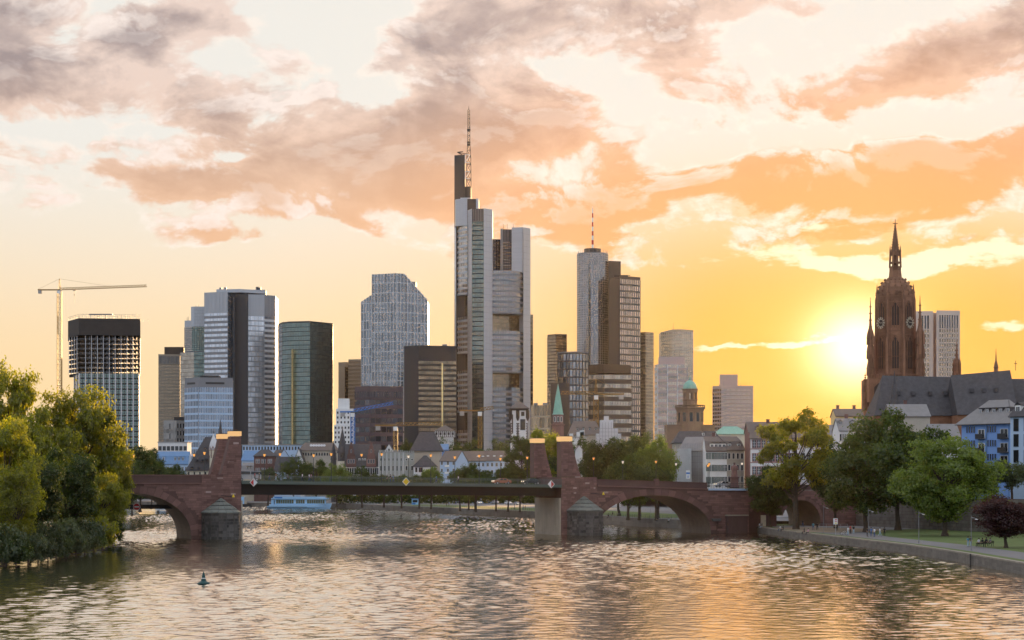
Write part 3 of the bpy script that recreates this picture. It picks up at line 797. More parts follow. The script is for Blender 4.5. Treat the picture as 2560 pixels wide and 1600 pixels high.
# terrace over the bank pier and its pale edge
par_strip(1770, 1871, 1221, 1226, 1221.5, 1226.5, -.5, 2.0, 'pale_blue', 'terrace_edge')
b = MB()
for px in range(1772, 1872, 7):
    s = bs(px); b.box(bpt(s, .3, bz(px, 1221)), Vector(bpt(s, .3, bz(px, 1208))) + Vector((.06, .06, 0)))
for k in (1208.5, 1214): b.tube(bpt(bs(1771), .32, bz(1771, k)), bpt(bs(1871), .32, bz(1871, k + .4)), .05, n=4)
bridge.add('railing', b, 'frame_dark')
# buttress on the bank pier
b = MB(); s = bs(1788); extr(b, [(s - 1.2, bz(1788, 1296)), (s + 1.2, bz(1788, 1296)), (s + .9, bz(1788, 1303)), (s - .9, bz(1788, 1303))], -1.0, 0); bridge.add('corbel', b, 'old_stone')
b = MB(); s = bs(1836); extr(b, [(s - 2.4, -1), (s + 2.9, -1), (s + 2.9, bz(1836, 1290)), (s - 2.4, bz(1836, 1290))], -1.2, 0); bridge.add('plinth', b, 'red_joint')
b = MB(); s = bs(1836); extr(b, [(s - 2.6, bz(1836, 1290) + .02), (s + 3.1, bz(1836, 1290) + .02), (s + 3.1, bz(1836, 1290) + .3), (s - 2.6, bz(1836, 1290) + .3)], -1.4, 0); bridge.add('plinth_coping', b, 'quay_cap')
# land arches
sF, sG = bs(1957), bs(2062)
e2 = ellipse(1917, 1300, 42, 46); e3 = ellipse(2003, 1306, 48, 56)
zt3 = lambda s: bz(1872, 1226)
arch_wall('land_arch', sE, sF, zt3, e2, blind=True, thick=.8, ring_n=14)
arch_wall('land_arch', sF, sG, zt3, e3, blind=True, thick=.8, ring_n=16)
par_strip(1872, 2061, 1212, 1225, 1212, 1225, .12, .6)
wallpoly('blind_wall', [(sE + .2, 0), (sF - .2, 0), (sF - .2, zt3(0) - 1), (sE + .2, zt3(0) - 1)], 2.6, 3.2, 'red_joint')
dv = 2.55
b = MB(); s = bs(1908, dv); extr(b, [(s - .7, GZ + .02), (s + .7, GZ + .02), (s + .7, GZ + 2.7), (s - .7, GZ + 2.7)], dv - .12, dv)
door = bridge.add('door', b, 'cream')
b = MB(); extr(b, [(s + .38, GZ + 1.2), (s + .48, GZ + 1.2), (s + .48, GZ + 1.4), (s + .38, GZ + 1.4)], dv - .18, dv - .121); bridge.add('handle', b, 'frame_dark', door)
wallpoly('abutment_wall', [(sG, 0), (bs(2240), 0), (bs(2240), bz(2240, 1225)), (sG, bz(2062, 1226))], .0, 4.0)
facing(GZ, bz(2240, 1228), const(sG), const(bs(2240)), 0.0, single=False, ch=.5, bl=1.5)
# ---- steel span
zf = lambda s, d: deckz(s) + d
def strip(name, s0, s1, d0, d1, v0, v1, m, par=None):
    return wallpoly(name, [(s0, zf(s0, d0)), (s1, zf(s1, d0)), (s1, zf(s1, d1)), (s0, zf(s0, d1))], v0, v1, m, par)
g = strip('deck_slab', sB + .03, sC - .03, -.30, -.02, -.3, BW + .3, 'girder')
strip('edge_beam', sB + .03, sC - .03, -.58, .10, -.42, -.31, 'girder', g)
strip('edge_beam', sB + .03, sC - .03, -.58, .10, BW + .31, BW + .42, 'girder', g)
for v in (2.1, 5.8, 9.4, BW - 2.2):
    wallpoly('girder', [(sB + .03, zf(sB, -.31)), (sC - .5, zf(sC, -.31)), (sC - .5, bz(1371, 1239.5)), ((sB + sC) / 2, bz(1000, 1236.5)), (sB + .03, bz(603, 1236.5))], v, v + .25, 'girder_dark')
b = MB(); extr(b, [(sB + .1, bz(603, 1236.5) - .08), ((sB + sC) / 2, bz(1000, 1236.5) - .08), (sC - .5, bz(1371, 1239.5) - .08), (sC - .5, bz(1371, 1239.5) - .01), ((sB + sC) / 2, bz(1000, 1236.5) - .01), (sB + .1, bz(603, 1236.5) - .01)], 1.7, BW - 1.7)
bridge.add('bottom_flange', b, 'girder_dark')
b = MB()
n = 34
for v in (-.36, BW + .3):
    for i in range(n + 1):
        s = sB + (sC - sB) * i / n; p = bpt(s, v, zf(s, .10)); b.box((p[0] - .04, p[1] - .04, p[2]), (p[0] + .04, p[1] + .04, p[2] + 1.15))
    for d in (1.25, 1.0, .25): b.tube(bpt(sB, v, zf(sB, d)), bpt(sC, v, zf(sC, d)), .045 if d > 1.2 else .025, n=4)
bridge.add('railing', b, 'rail')
b = MB()
for i in range(n * 12):
    s = sB + (sC - sB) * i / (n * 12); p = bpt(s, -.36, zf(s, .25)); b.box((p[0] - .012, p[1] - .012, p[2]), (p[0] + .012, p[1] + .012, p[2] + .76), faces='xXyY')
bridge.add('railing_bar', b, 'rail', kind='stuff')
b = MB()
ss = [bs(160), 0, sC, bs(1770), bs(2240)]
for a, c in zip(ss, ss[1:]): b.face([bpt(a, .8, deckz(a) + .02), bpt(c, .8, deckz(c) + .02), bpt(c, BW - .8, deckz(c) + .02), bpt(a, BW - .8, deckz(a) + .02)])
bridge.add('roadway', b, 'asphalt')
# ---- single stones
stones.sort(key=lambda q: -(q[1] - q[0]))
sm = MB(); sm.box((-.5, -.5, -.5), (.5, .5, .5)); sme = sm.mesh('stone', 'red_stone')
def pier_of(s): return pierL if s < 20 else pierR
for i, (a, c, za, zb, v) in enumerate(stones):
    if i < 300:
        p = bpt((a + c) / 2, v - .02 - random.uniform(0, .03), (za + zb) / 2)
        o = link('stone', sme, pier_of(a), Vector(p) - bridge.loc, TH); o.scale = (c - a, .1, zb - za)
    else: sface(rest, [(a, za), (c, za), (c, zb), (a, zb)], random.uniform(.03, .07), v)
bridge.add('ashlar', rest, 'red_stone', kind='stuff')

# ------------------------------------------------------------------ glass kinds of the towers
M['glass_blue'] = glass('blue_glass', (.20, .25, .32), .14)
M['glass_green'] = glass('green_glass', (.15, .19, .17), .12)
M['glass_grey'] = glass('grey_glass', (.21, .22, .225), .14, isl=.3)
M['glass_dark'] = glass('dark_glass', (.07, .07, .075), .12, isl=.45)
M['glass_bright'] = glass('bright_glass', (.58, .60, .63), .18, isl=.25)
M['glass_brown'] = glass('brown_glass', (.26, .19, .12), .14, isl=.4)
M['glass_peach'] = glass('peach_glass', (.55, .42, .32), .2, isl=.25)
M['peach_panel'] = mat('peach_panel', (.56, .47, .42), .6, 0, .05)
M['glass_warm'] = glass('warm_glass', (.36, .31, .25), .16, isl=.3)
SK = 'towers of the city skyline'

def footprint(pts, D, depth, back=None):
    """pts: (px, extra distance) from left to right; closed at the back"""
    W_ = [P2(p, D + d) for p, d in pts]
    a, c = W_[0], W_[-1]
    br = P2(pts[-1][0] + 1.2, c.y + depth) if c.x < 0 else c + Vector((0, depth))
    bl = P2(pts[0][0] - 1.2, a.y + depth) if a.x > 0 else a + Vector((0, depth))
    return W_ + [br, bl]
def tower(name, label, pts, D, depth, ytop, body, z0=TZ, yref=None, cat='skyscraper', group=SK):
    fp = footprint(pts, D, depth); zt = Z(ytop, D)
    cx = sum(p.x for p in fp) / len(fp); cyy = sum(p.y for p in fp) / len(fp)
    t = T(name, label, cat, (cx, cyy, z0), group)
    b = MB(); b.prism(fp, z0, zt); t.body = t.add('wall', b, body)
    t.fp = fp; t.zt = zt; t.z0 = z0; t.D = D
    return t
def blockpart(t, name, pts, D, depth, y0, y1, m):
    fp = footprint(pts, D, depth); b = MB(); b.prism(fp, Z(y0, D), Z(y1, D)); t.add(name, b, m); return fp
def parapet(t, h=.8, m=None, proud=.25, z=None):
    fp = t.fp; z = t.zt if z is None else z; cx = sum(p.x for p in fp) / len(fp); cyy = sum(p.y for p in fp) / len(fp); c = Vector((cx, cyy))
    o = [p + (p - c).normalized() * proud for p in fp]
    b = MB(); b.prism(o, z - h, z + .15); t.add('roof_edge', b, m or 'frame_grey')
def roofbits(t, n, m='frame_grey', h=2.5, w=4):
    b = MB(); fp = t.fp; c = sum(fp, Vector((0, 0))) / len(fp)
    for i in range(n):
        p = c + (random.choice(fp) - c) * random.uniform(.1, .7); ww = random.uniform(.4, 1) * w; hh = random.uniform(.4, 1) * h
        b.box((p.x - ww / 2, p.y - ww / 2, t.zt), (p.x + ww / 2, p.y + ww / 2, t.zt + hh))
    for i in range(n // 2):
        p = c + (random.choice(fp) - c) * random.uniform(.3, .8); b.tube((p.x, p.y, t.zt), (p.x, p.y, t.zt + h * 2), .15, .08, 4)
    t.add('roof_plant', b, m)

# ---- T1: tower under construction
D = 1500; t = tower('unfinished_tower', 'unfinished tower with open concrete floors, dark net on top and glazed lower storeys', [(186, 26), (199, 0), (348, 6)], D, 45, 933, 'frame_dark')
A, C, B_ = t.fp[0], t.fp[1], t.fp[2]
fh = 13.3 * D / F; nf = int((t.zt - TZ) / fh); zb = t.zt - nf * fh
pm = MB(); bw = (B_ - C).length / 10; pw, ph = bw * .74, fh * .72
pm.face([(-pw / 2, -.1, 0), (pw / 2, -.1, 0), (pw / 2, -.1, ph), (-pw / 2, -.1, ph)], 1); pm.box((-pw * .5, -.2, ph * .42), (pw * .5, 0, ph * .5), 0, 'xXyzZ'); pm.box((-.06 * pw, -.18, 0), (.06 * pw, 0, ph), 0, 'xXyzZ')
pme = pm.mesh('window', ['frame_dark', 'glass_green'])
wins(t, C, B_, [(i + .5) / 10 for i in range(10)], [zb + j * fh + fh * .2 for j in range(nf)], pme, wall=t.body)
facade(t, C, B_, zb, t.zt, 10, nf, 'glass_green', 'white_panel', .2, .1, .8, .3, skip=lambda i, j: True, span='frame_dark')
facade(t, A, C, zb, t.zt, 2, nf, 'glass_green', 'white_panel', .3, .2, .6, .3, span='frame_dark')
# open floors
fpo = [P2(173, D + 24), P2(199, D + 1), P2(347, D + 7), P2(347, D + 46), P2(173, D + 60)]
z = t.zt; zn = Z(838, D); sl = MB(); cl_ = MB(); nfl = 8
for i in range(nfl + 1):
    zz = z + (zn - z) * i / nfl; sl.prism(fpo, zz, zz + .4)
t.add('floor_slab', sl, 'dark_concrete')
for (a, c, n) in ((fpo[0], fpo[1], 4), (fpo[1], fpo[2], 10), (fpo[2], fpo[3], 4)):
    for i in range(n + 1):
        p = a.lerp(c, i / n); p = p + Vector((-.0, .6)); cl_.box((p.x - .28, p.y - .7, z), (p.x + .28, p.y - .2, zn))
for i in range(1, 10):
    for dy in (14, 28):
        p = fpo[1].lerp(fpo[2], i / 10) + Vector((0, dy)); cl_.box((p.x - .4, p.y - .4, z), (p.x + .4, p.y + .4, zn))
t.add('concrete_column', cl_, 'alu')
b = MB(); p = P2(258, D + 20); q = P2(284, D + 20); b.box((p.x, p.y, z), (q.x, p.y + 18, zn)); t.add('stair_core', b, 'dark_concrete')
b = MB(); 
for j in range(nfl + 1):
    zz = z + (zn - z) * j / nfl
    for a, c in ((fpo[0], fpo[1]), (fpo[1], fpo[2])): b.tube((a.x, a.y - .3, zz + 1.1), (c.x, c.y - .3, zz + 1.1), .09, n=4)
t.add('guard_rail', b, 'white_panel')
fpn = [P2(170, D + 26), P2(197, D - 2), P2(351, D + 4), P2(351, D + 48), P2(170, D + 64)]
b = MB(); b.prism(fpn, zn, Z(796, D)); t.add('safety_net', b, 'net_dark')
b = MB(); zt_ = Z(796, D)
for (a, c, n) in ((fpn[0], fpn[1], 4), (fpn[1], fpn[2], 16)):
    for i in range(n + 1):
        p = a.lerp(c, i / n); h = random.uniform(2, 4.5); b.box((p.x - .12, p.y - .12 + 1, zt_), (p.x + .12, p.y + .12 + 1, zt_ + h))
    b.tube((a.x, a.y + 1, zt_ + 3.2), (c.x, c.y + 1, zt_ + 3.2), .15, n=4); b.tube((a.x, a.y + 1, zt_ + 2), (c.x, c.y + 1, zt_ + 2), .1, n=4)
for i in range(26):
    p = fpn[1].lerp(fpn[2], random.uniform(.02, .98)) + Vector((0, random.uniform(4, 40))); h = random.uniform(2, 5.5); b.box((p.x - .15, p.y - .15, zt_), (p.x + .15, p.y + .15, zt_ + h))
a, c = P2(222, D + 10), P2(280, D + 10); b.obox((a.x, a.y, Z(784, D)), c.to_3d() - a.to_3d(), (0, 3, 0), (0, 0, .8))
t.add('formwork', b, 'frame_grey'); t.done()

# ---- T2
D = 1520; t = tower('beige_tower', 'slim beige grey tower with a set-back top beside the silver towers', [(396, 0), (450, 2), (462, 30)], D, 40, 886, 'frame_beige')
fp = blockpart(t, 'top_storey', [(411, 6), (460, 6)], D, 30, 886, 866, 'frame_brown')
h1 = Z(912, D); facade(t, t.fp[0], t.fp[1], TZ, h1, 16, 38, 'glass_brown', 'frame_beige', .5, .5, .25, .2)
facade(t, t.fp[0], t.fp[1], h1 + .5, t.zt - 1.5, 16, 1, 'glass_dark', 'frame_beige', .4, .05, .4, .2); parapet(t, 1.2, 'frame_beige'); t.done()

# ---- T3: stepped green-silver tower
D = 1480; t = tower('stepped_tower', 'stepped pale green and silver tower left of the tall silver tower', [(451, 6), (485, 2), (511, 0)], D, 40, 880, 'frame_grey')
facade(t, t.fp[0], t.fp[1], TZ, t.zt, 9, 34, 'glass_warm', 'frame_beige', .12, .15, .12, .1); facade(t, t.fp[1], t.fp[2], TZ, t.zt, 5, 34, 'glass_green', 'frame_dark', .1, .12, .1, .1)
f1 = blockpart(t, 'upper_block', [(461, 8), (480, 4), (511, 2)], D, 34, 880.5, 816, 'frame_grey'); facade(t, f1[0], f1[1], Z(880, D) + .6, Z(816, D), 4, 12, 'glass_warm', 'frame_grey', .2, .4, .15, .2); facade(t, f1[1], f1[2], Z(880, D) + .6, Z(816, D), 5, 12, 'glass_green', 'frame_dark', .1, .12, .1, .1)
f1 = blockpart(t, 'left_shaft', [(461.5, 9), (477, 7)], D, 26, 816.5, 799, 'silver')
f1 = blockpart(t, 'right_shaft', [(477.5, 6), (485, 4), (511, 4.5)], D, 28, 815.5, 765, 'silver')
facade(t, f1[1], f1[2], Z(815, D), Z(765, D) - .5, 6, 6, 'silver', 'frame_grey', .06, .05, .12, .1)
b = MB()
for px, y0, y1 in ((496, 765, 757), (468, 799, 789), (471, 799, 788), (490, 765, 759)): p = P2(px, D + 12); b.tube((p.x, p.y, Z(y0, D)), (p.x, p.y, Z(y1, D)), .18, .1, 4)
t.add('mast', b, 'frame_dark'); t.done()

# ---- T4: silver twin slab
D = 1450; t = tower('silver_tower', 'tall silver tower of two ribbed wings with a dark blank slab between them', [(511, 14), (569, 6), (577, 20)], D, 34, 727, 'silver')
zlo, zhi = TZ, Z(780, D)
facade(t, t.fp[0], t.fp[1], zlo, zhi, 17, 34, 'glass_bright', 'alu', .1, .5, .25, .12, span='frame_grey', tilt=.012)
facade(t, t.fp[0], t.fp[1], zhi + .4, t.zt, 17, 1, 'silver', 'alu', .25, .02, .3, .1); facade(t, t.fp[1], t.fp[2], zlo, t.zt, 3, 44, 'glass_blue', 'alu', .2, .3, .15, .1)
f1 = blockpart(t, 'middle_block', [(541, 24), (665, 22)], D, 20, 1180, 717, 'silver')
f1 = blockpart(t, 'crown', [(541.5, 12), (566, 12), (600, 10), (664, 20)], D, 20, 727.5, 719, 'silver')
f1 = blockpart(t, 'dark_slab', [(586, 9), (620, -3)], D, 45, 1180, 734, 'slab_dark'); f1 = blockpart(t, 'link_glass', [(577.5, 21), (586, 21)], D, 10, 1180, 735, 'glass_dark')
f2 = blockpart(t, 'right_wing', [(620.5, 0), (661, 4), (688, 10), (695, 34)], D, 20, 1180, 736, 'silver')
zt2_ = Z(737, D); zh2 = Z(790, D)
facade(t, f2[0], f2[1], TZ, zh2, 12, 34, 'glass_bright', 'alu', .22, .18, .35, .12, span='frame_grey', tilt=.012); facade(t, f2[0], f2[1], zh2 + .4, zt2_, 12, 1, 'silver', 'alu', .25, .02, .35, .1)
facade(t, f2[1], f2[2], TZ, zh2, 8, 34, 'glass_blue', 'alu', .12, .48, .2, .14, span='white_panel'); facade(t, f2[1], f2[2], zh2 + .4, zt2_, 8, 1, 'silver', 'frame_grey', .3, .02, .3, .1)
b = MB()
for px, y in ((551, 713), (563, 712), (645, 711), (642, 711), (649, 712)): p = P2(px, D + 18); b.box((p.x - .9, p.y, Z(720, D)), (p.x + .9, p.y + 2, Z(y, D)))
t.add('roof_plant', b, 'frame_grey'); t.done()

# ---- T5 blue office
D = 1180; t = tower('blue_office_block', 'blue grey ribbed office block with a plain parapet in front of the silver tower', [(462, 10), (497, 0), (582, 5)], D, 40, 944, 'frame_grey', cat='office block')
facade(t, t.fp[0], t.fp[1], TZ, Z(968, D), 9, 15, 'glass_blue', 'silver', .3, .3, .3, .35, span='pale_blue'); facade(t, t.fp[1], t.fp[2], TZ, Z(968, D), 20, 15, 'glass_blue', 'silver', .35, .28, .3, .35, span='pale_blue')
for a, c, i in ((468, 488, 0), (514, 561, 1)):
    A, B_ = (t.fp[0], t.fp[1]) if i == 0 else (t.fp[1], t.fp[2]); lo, hi = ((462, 497), (497, 582))[i]
    f0, f1 = (a - lo) / (hi - lo), (c - lo) / (hi - lo); p, q = A.lerp(B_, f0), A.lerp(B_, f1); u = (q - p).normalized(); n = Vector((u.y, -u.x))
    b = MB(); b.obox((p.x, p.y, Z(960, D)), (q - p).to_3d(), (n * .1).to_3d(), (0, 0, 5 * D / F)); t.add('louvre', b, 'frame_dark')
b = MB(); p = P2(501, D + 12); q = P2(545, D + 12); b.box((p.x, p.y, t.zt), (q.x, p.y + 12, t.zt + 2)); t.add('roof_plant', b, 'frame_dark'); parapet(t, .4, 'frame_grey', .15); t.done()
# ---- T6
D = 1220; t = tower('pale_low_block', 'small pale concrete block in front of the beige tower', [(409, 2), (441, 0), (462, 3)], D, 25, 1051, 'concrete', cat='office block')
facade(t, t.fp[0], t.fp[1], TZ, t.zt - 2, 3, 7, 'win_dark', 'concrete', .75, .4, .2, .2, skip=lambda i, j: i != 1); facade(t, t.fp[1], t.fp[2], TZ, t.zt - 2, 3, 9, 'win_dark', 'concrete', .5, .4, .2, .2)
blockpart(t, 'roof_plant', [(435, 8), (462, 8)], D, 10, 1051, 1041, 'frame_dark'); t.done()

# ---- T7 octagonal green glass tower
D = 1380; t = tower('green_glass_tower', 'dark green faceted glass tower with a sunlit vertical strip', [(695, 30), (706, 10), (722, 4), (775, 0), (832, 20)], D, 40, 803, 'frame_dark')
n_ = 37
for i, (nb, gl) in enumerate(((2, 'glass_warm'), (4, 'glass_green'), (13, 'glass_green'), (14, 'glass_green'))):
    facade(t, t.fp[i], t.fp[i + 1], TZ, t.zt - 1, nb, n_, gl, 'frame_dark', .12, .1, .1, .08, tilt=.012)
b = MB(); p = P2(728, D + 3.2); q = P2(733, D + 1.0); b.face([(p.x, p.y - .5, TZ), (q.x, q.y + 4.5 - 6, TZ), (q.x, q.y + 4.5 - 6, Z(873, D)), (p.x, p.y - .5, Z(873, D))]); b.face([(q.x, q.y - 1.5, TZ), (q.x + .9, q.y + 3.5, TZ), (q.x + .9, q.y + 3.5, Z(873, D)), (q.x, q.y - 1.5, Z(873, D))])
t.add('sun_glint_strip', b, 'sunlit_pane'); roofbits(t, 4, h=1.6); parapet(t, .6, 'frame_dark', .1); t.done()  # gold strip added and angled to imitate the sun's glint

# ---- T8
D = 1500; t = tower('grey_twin_block', 'grey concrete block of two shafts left of the white grid tower', [(846, 4), (862, 0), (870, 3)], D, 30, 905, 'frame_beige', cat='office block')
f1 = blockpart(t, 'right_shaft', [(871, 2), (903, -1)], D, 30, 1180, 898, 'frame_beige'); facade(t, f1[0], f1[1], TZ, Z(903, D), 12, 34, 'glass_brown', 'frame_beige', .5, .4, .2, .15)
facade(t, t.fp[1], t.fp[2], TZ, t.zt - 4, 2, 34, 'glass_brown', 'frame_brown', .2, .4, .2, .15); t.done()

# ---- T9 white grid tower with sloping shoulders
D = 1380; t = T('grid_tower', 'tall glass tower wrapped in a white grid with sloping shoulders', 'skyscraper', (X(985, D), D + 20, TZ), SK)
p0, p1, p2, p3 = P2(903, D + 12), P2(930, D + 8), P2(992, D), P2(1068, D + 16); bk = Vector((0, 36))
zl, zl2, zm, zr = Z(751, D), Z(734, D), Z(683, D), Z(745, D)
f_sl = (1010 - 992) / (1068 - 992); L2 = (p3 - p2).length
ztR_ = lambda x: zm if x < L2 * f_sl else zm + (zr - zm) * (x - L2 * f_sl) / (L2 * (1 - f_sl))
b = MB(); b.prism([p0, p1 + Vector((0, .5)), p1 + bk, p0 + bk], TZ, [zl, zl2, zl2, zl]); t.add('left_wing', b, 'frame_grey')
pm_ = p2.lerp(p3, f_sl); b = MB(); b.prism([p1, p2, pm_, pm_ + bk, p1 + bk], TZ, zm); b.prism([pm_ + Vector((.02, 0)), p3, p3 + bk, pm_ + bk + Vector((.02, 0))], TZ, [zm, zr, zr, zm]); t.body = t.add('wall', b, 'frame_grey')
gz = 24.5 * D / F; n_ = int((zm - TZ) / gz); zb = zm - n_ * gz
gm, gf = 'glass_grey', 'white_panel'
facade(t, p1, p2, zb, zm, 8, n_, gm, gf, .18, .07, .5, .35, tilt=.004); facade(t, p1, p2, zb + .01, zm, 8, n_ * 3, gm, 'frame_grey', .13, .18, .1, .12, vert=False, skip=lambda i, j: True)
facade(t, p2, p3, zb, zm, 9, n_, gm, gf, .18, .07, .5, .35, zt=ztR_, tilt=.004); facade(t, p2, p3, zb + .01, zm, 9, n_ * 3, gm, 'frame_grey', .13, .18, .1, .12, vert=False, skip=lambda i, j: True, zt=ztR_)
L1 = (p1 - p0).length; facade(t, p0, p1, zb, zl2, 4, n_, gm, gf, .18, .07, .4, .3, tilt=.004, zt=lambda x: zl + (zl2 - zl) * x / L1)
b = MB(); q = pm_; b.obox((q.x, q.y - .6, zm - .6), (p3 - q).to_3d() + Vector((0, 0, zr - zm)), (0, 3, 0), (0, 0, .9)); t.add('sloping_edge', b, gf)
b = MB(); a, c = P2(1018, D + 20), P2(1040, D + 22); b.box((a.x, a.y, zr - 5), (c.x, a.y + 14, Z(697, D))); t.add('lift_core', b, 'frame_grey'); t.done()

# ---- T10 dark brown slab with golden strip
D = 1290; t = tower('dark_brown_tower', 'dark brown tower with banded windows and one golden vertical strip', [(1010, 8), (1046, 0), (1140, 6)], D, 40, 864, 'frame_dark')
A, C, B_ = t.fp[:3]; zt_ = Z(902, D)
facade(t, C, B_, TZ, zt_, 15, 25, 'glass_brown', 'frame_brown', .15, .45, .12, .4, span='frame_brown'); 
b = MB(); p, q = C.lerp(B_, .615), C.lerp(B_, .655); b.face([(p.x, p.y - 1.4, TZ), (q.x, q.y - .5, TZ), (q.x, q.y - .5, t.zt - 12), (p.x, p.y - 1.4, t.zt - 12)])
t.add('sun_glint_strip', b, 'sunlit_pane'); roofbits(t, 6, h=1.8); parapet(t, .8, 'frame_dark', .1); t.done()  # added gold strip, sun reflection put into its colour
# ---- T11
D = 1120; t = tower('purple_brown_block', 'low dark purple brown office block with strip windows below the white grid tower', [(887, 6), (925, 0), (1007, 5)], D, 40, 965, 'purple_brown', cat='office block')
for a, c, nb in ((t.fp[0], t.fp[1], 9), (t.fp[1], t.fp[2], 18)):
    facade(t, a, c, Z(995, D), Z(978, D), nb, 1, 'glass_dark', 'purple_brown', .35, .1, .3, .25); facade(t, a, c, TZ, Z(999, D), nb // 3, 10, 'glass_dark', 'purple_brown', .12, .42, .15, .25)
roofbits(t, 5, h=1.6); t.done()
# ---- T12 white building under construction
D = 1080; t = tower('white_unfinished_block', 'white stepped block with square openings under construction behind the blue crane', [(835, 2), (884, 0)], D, 20, 1062, 'white_render', cat='office block')
f1 = blockpart(t, 'middle_step', [(840, 4), (884, 3)], D, 18, 1061.5, 1021, 'white_render'); f2 = blockpart(t, 'top_step', [(845, 6), (873, 6)], D, 12, 1020.5, 995, 'white_render')
om = window_mesh(.9, 1.35, 'white_render', 'win_dark', 1, 1, .05)
wins(t, t.fp[0], t.fp[1], [(i + .5) / 6 for i in range(6)], [Z(1072 + 12 * j, D) for j in range(4)], om, 'opening'); wins(t, f1[0], f1[1], [(i + .5) / 5 for i in range(5)], [Z(1034 + 12 * j, D) for j in range(3)], om, 'opening')
t.done()

# ---- T13 the tallest tower
D = 1400; t = T('antenna_tower', 'tallest skyscraper with pale corner pillars, stepped tops and a lattice antenna', 'skyscraper', (X(1230, D), D + 25, TZ), SK)
def blk(name, pts, y1, m, depth, y0=None):
    f = footprint(pts, D, depth); b = MB(); b.prism(f, TZ if y0 is None else Z(y0, D), Z(y1, D)); t.add(name, b, m); return f
blk('dark_shaft', [(1136, 16), (1162, 12)], 379, 'slab_dark', 16); blk('dark_shaft', [(1162.3, 14), (1177, 13)], 459, 'slab_dark', 14)
blk('service_ledge', [(1151, 8), (1177, 8)], 490, 'alu', 10, 494)
blk('pillar', [(1136.5, 15), (1140.3, 13)], 562, 'white_panel', 8)
f = blk('silver_shaft', [(1137.5, 12), (1140, 8), (1168, 4)], 494, 'silver', 20, 561.5); facade(t, f[1], f[2], Z(560, D), Z(494.5, D), 4, 60, 'silver', 'alu', .04, .12, .08, .08)
blk('dark_shaft', [(1168.2, 6), (1190, 7)], 494, 'frame_dark', 12); blk('pillar', [(1190.2, 6.5), (1197, 8)], 493, 'silver', 12)
# front corner: two pillars and a green glass slot
fp_l = blk('pillar', [(1169, 4), (1180, -4)], 524, 'white_panel', 16); facade(t, fp_l[0], fp_l[1], TZ, Z(525, D), 2, 46, 'alu', 'frame_grey', .04, .03, .06, .05)
fg = blk('glass_slot', [(1180.2, -2), (1209, -3)], 523, 'frame_dark', 20); facade(t, fg[0], fg[1], TZ, Z(555, D), 5, 56, 'glass_green', 'frame_dark', .12, .2, .15, .1); facade(t, fg[0], fg[1], Z(554, D), Z(524, D), 7, 1, 'frame_dark', 'frame_grey', .35, .02, .25, .1)
fr_ = blk('pillar', [(1209.2, -5), (1231, 2)], 523, 'silver', 20); facade(t, fr_[0], fr_[1], TZ, Z(524, D), 3, 46, 'alu', 'frame_grey', .03, .03, .06, .05)
b = MB()
for px in (1187, 1201, 1212): p = P2(px, D + 2); b.tube((p.x, p.y, Z(523, D)), (p.x, p.y, Z(515 if px != 1212 else 519, D)), .15, .1, 4)
for px in (1268, 1283, 1258): p = P2(px, D + 20); b.tube((p.x, p.y, Z(563, D)), (p.x, p.y, Z(550, D)), .2, .1, 4)
t.add('roof_mast', b, 'frame_dark')
# curved left facade, bulging towards the river, in storeys with two sky gardens
def curved(pxa, pxb, da, db, bulge, n, z0, z1, fh, pane, span, bays, dark=None):
    A, B_ = P2(pxa, D + da), P2(pxb, D + db); d = B_ - A; nn = Vector((d.y, -d.x)).normalized()
    P_ = [A + d * (i / n) + nn * bulge * math.sin(math.pi * i / n) for i in range(n + 1)]
    b = MB(); b.prism(P_ + [B_ + Vector((0, 10)), A + Vector((0, 10))], z0, z1); t.add('curved_front', b, 'frame_grey')
    for a, c in zip(P_, P_[1:]): facade(t, a, c, z0, z1, max(1, bays // n), max(1, round((z1 - z0) / fh)), pane, 'frame_grey', .12, .42, .1, .22, span=span, tilt=.012)
fh = 3.9
yl = [(562, 735), (790, 882), (925, 1030), (1075, 1180)]
for a, c in yl: curved(1140.5, 1168.8, 22, 3, 2.5, 4, Z(c, D), Z(a, D), fh, 'glass_warm', 'alu', 8)
yr = [(675, 783), (826, 931), (968, 1180)]
for a, c in yr: curved(1231.2, 1308, 3, 16, 6.0, 6, Z(c, D), Z(a, D), fh, 'glass_grey', 'frame_grey', 24)
# sky gardens: set-back glazing with a slanted side wall
for (a, c, x0, x1, s0, d0, d1) in ((735, 790, 1141, 1168.8, 1152, 26, 12), (882, 925, 1141, 1168.8, 1154, 26, 12), (1030, 1075, 1141, 1168.8, 1153, 26, 12), (783, 826, 1231.2, 1308, 1300, 9, 22), (931, 968, 1231.2, 1308, 1300, 9, 22)):
    pts = [(s0, d0 - 4), (x1, d1)] if x1 < 1200 else [(x0, d0), (s0 - 2, d1)]
    f = footprint(pts, D, 5); b = MB(); b.prism(f, Z(c, D) + .05, Z(a, D) - .05); t.add('garden_back', b, 'frame_dark'); facade(t, f[0], f[1], Z(c, D) + .1, Z(a, D) - .1, 6 if x1 < 1200 else 12, 4, 'glass_green' if x1 < 1200 else 'glass_brown', 'frame_dark', .1, .08, .1, .1)
    w = [(x0, d0 + 2), (s0 - .3, d0 - 2)] if x1 < 1200 else [(s0 - 1.5, d1 - 3), (x1, d1 - 5)]
    f = footprint(w, D, 4); b = MB(); b.prism(f, Z(c, D) + .06, Z(a, D) - .06); t.add('garden_side_wall', b, 'silver')
blk('inner_core', [(1142, 34), (1306, 34)], 590, 'frame_dark', 10)
# crown windows of the left front
A, B_ = P2(1140.5, D + 22), P2(1168.8, D + 3)
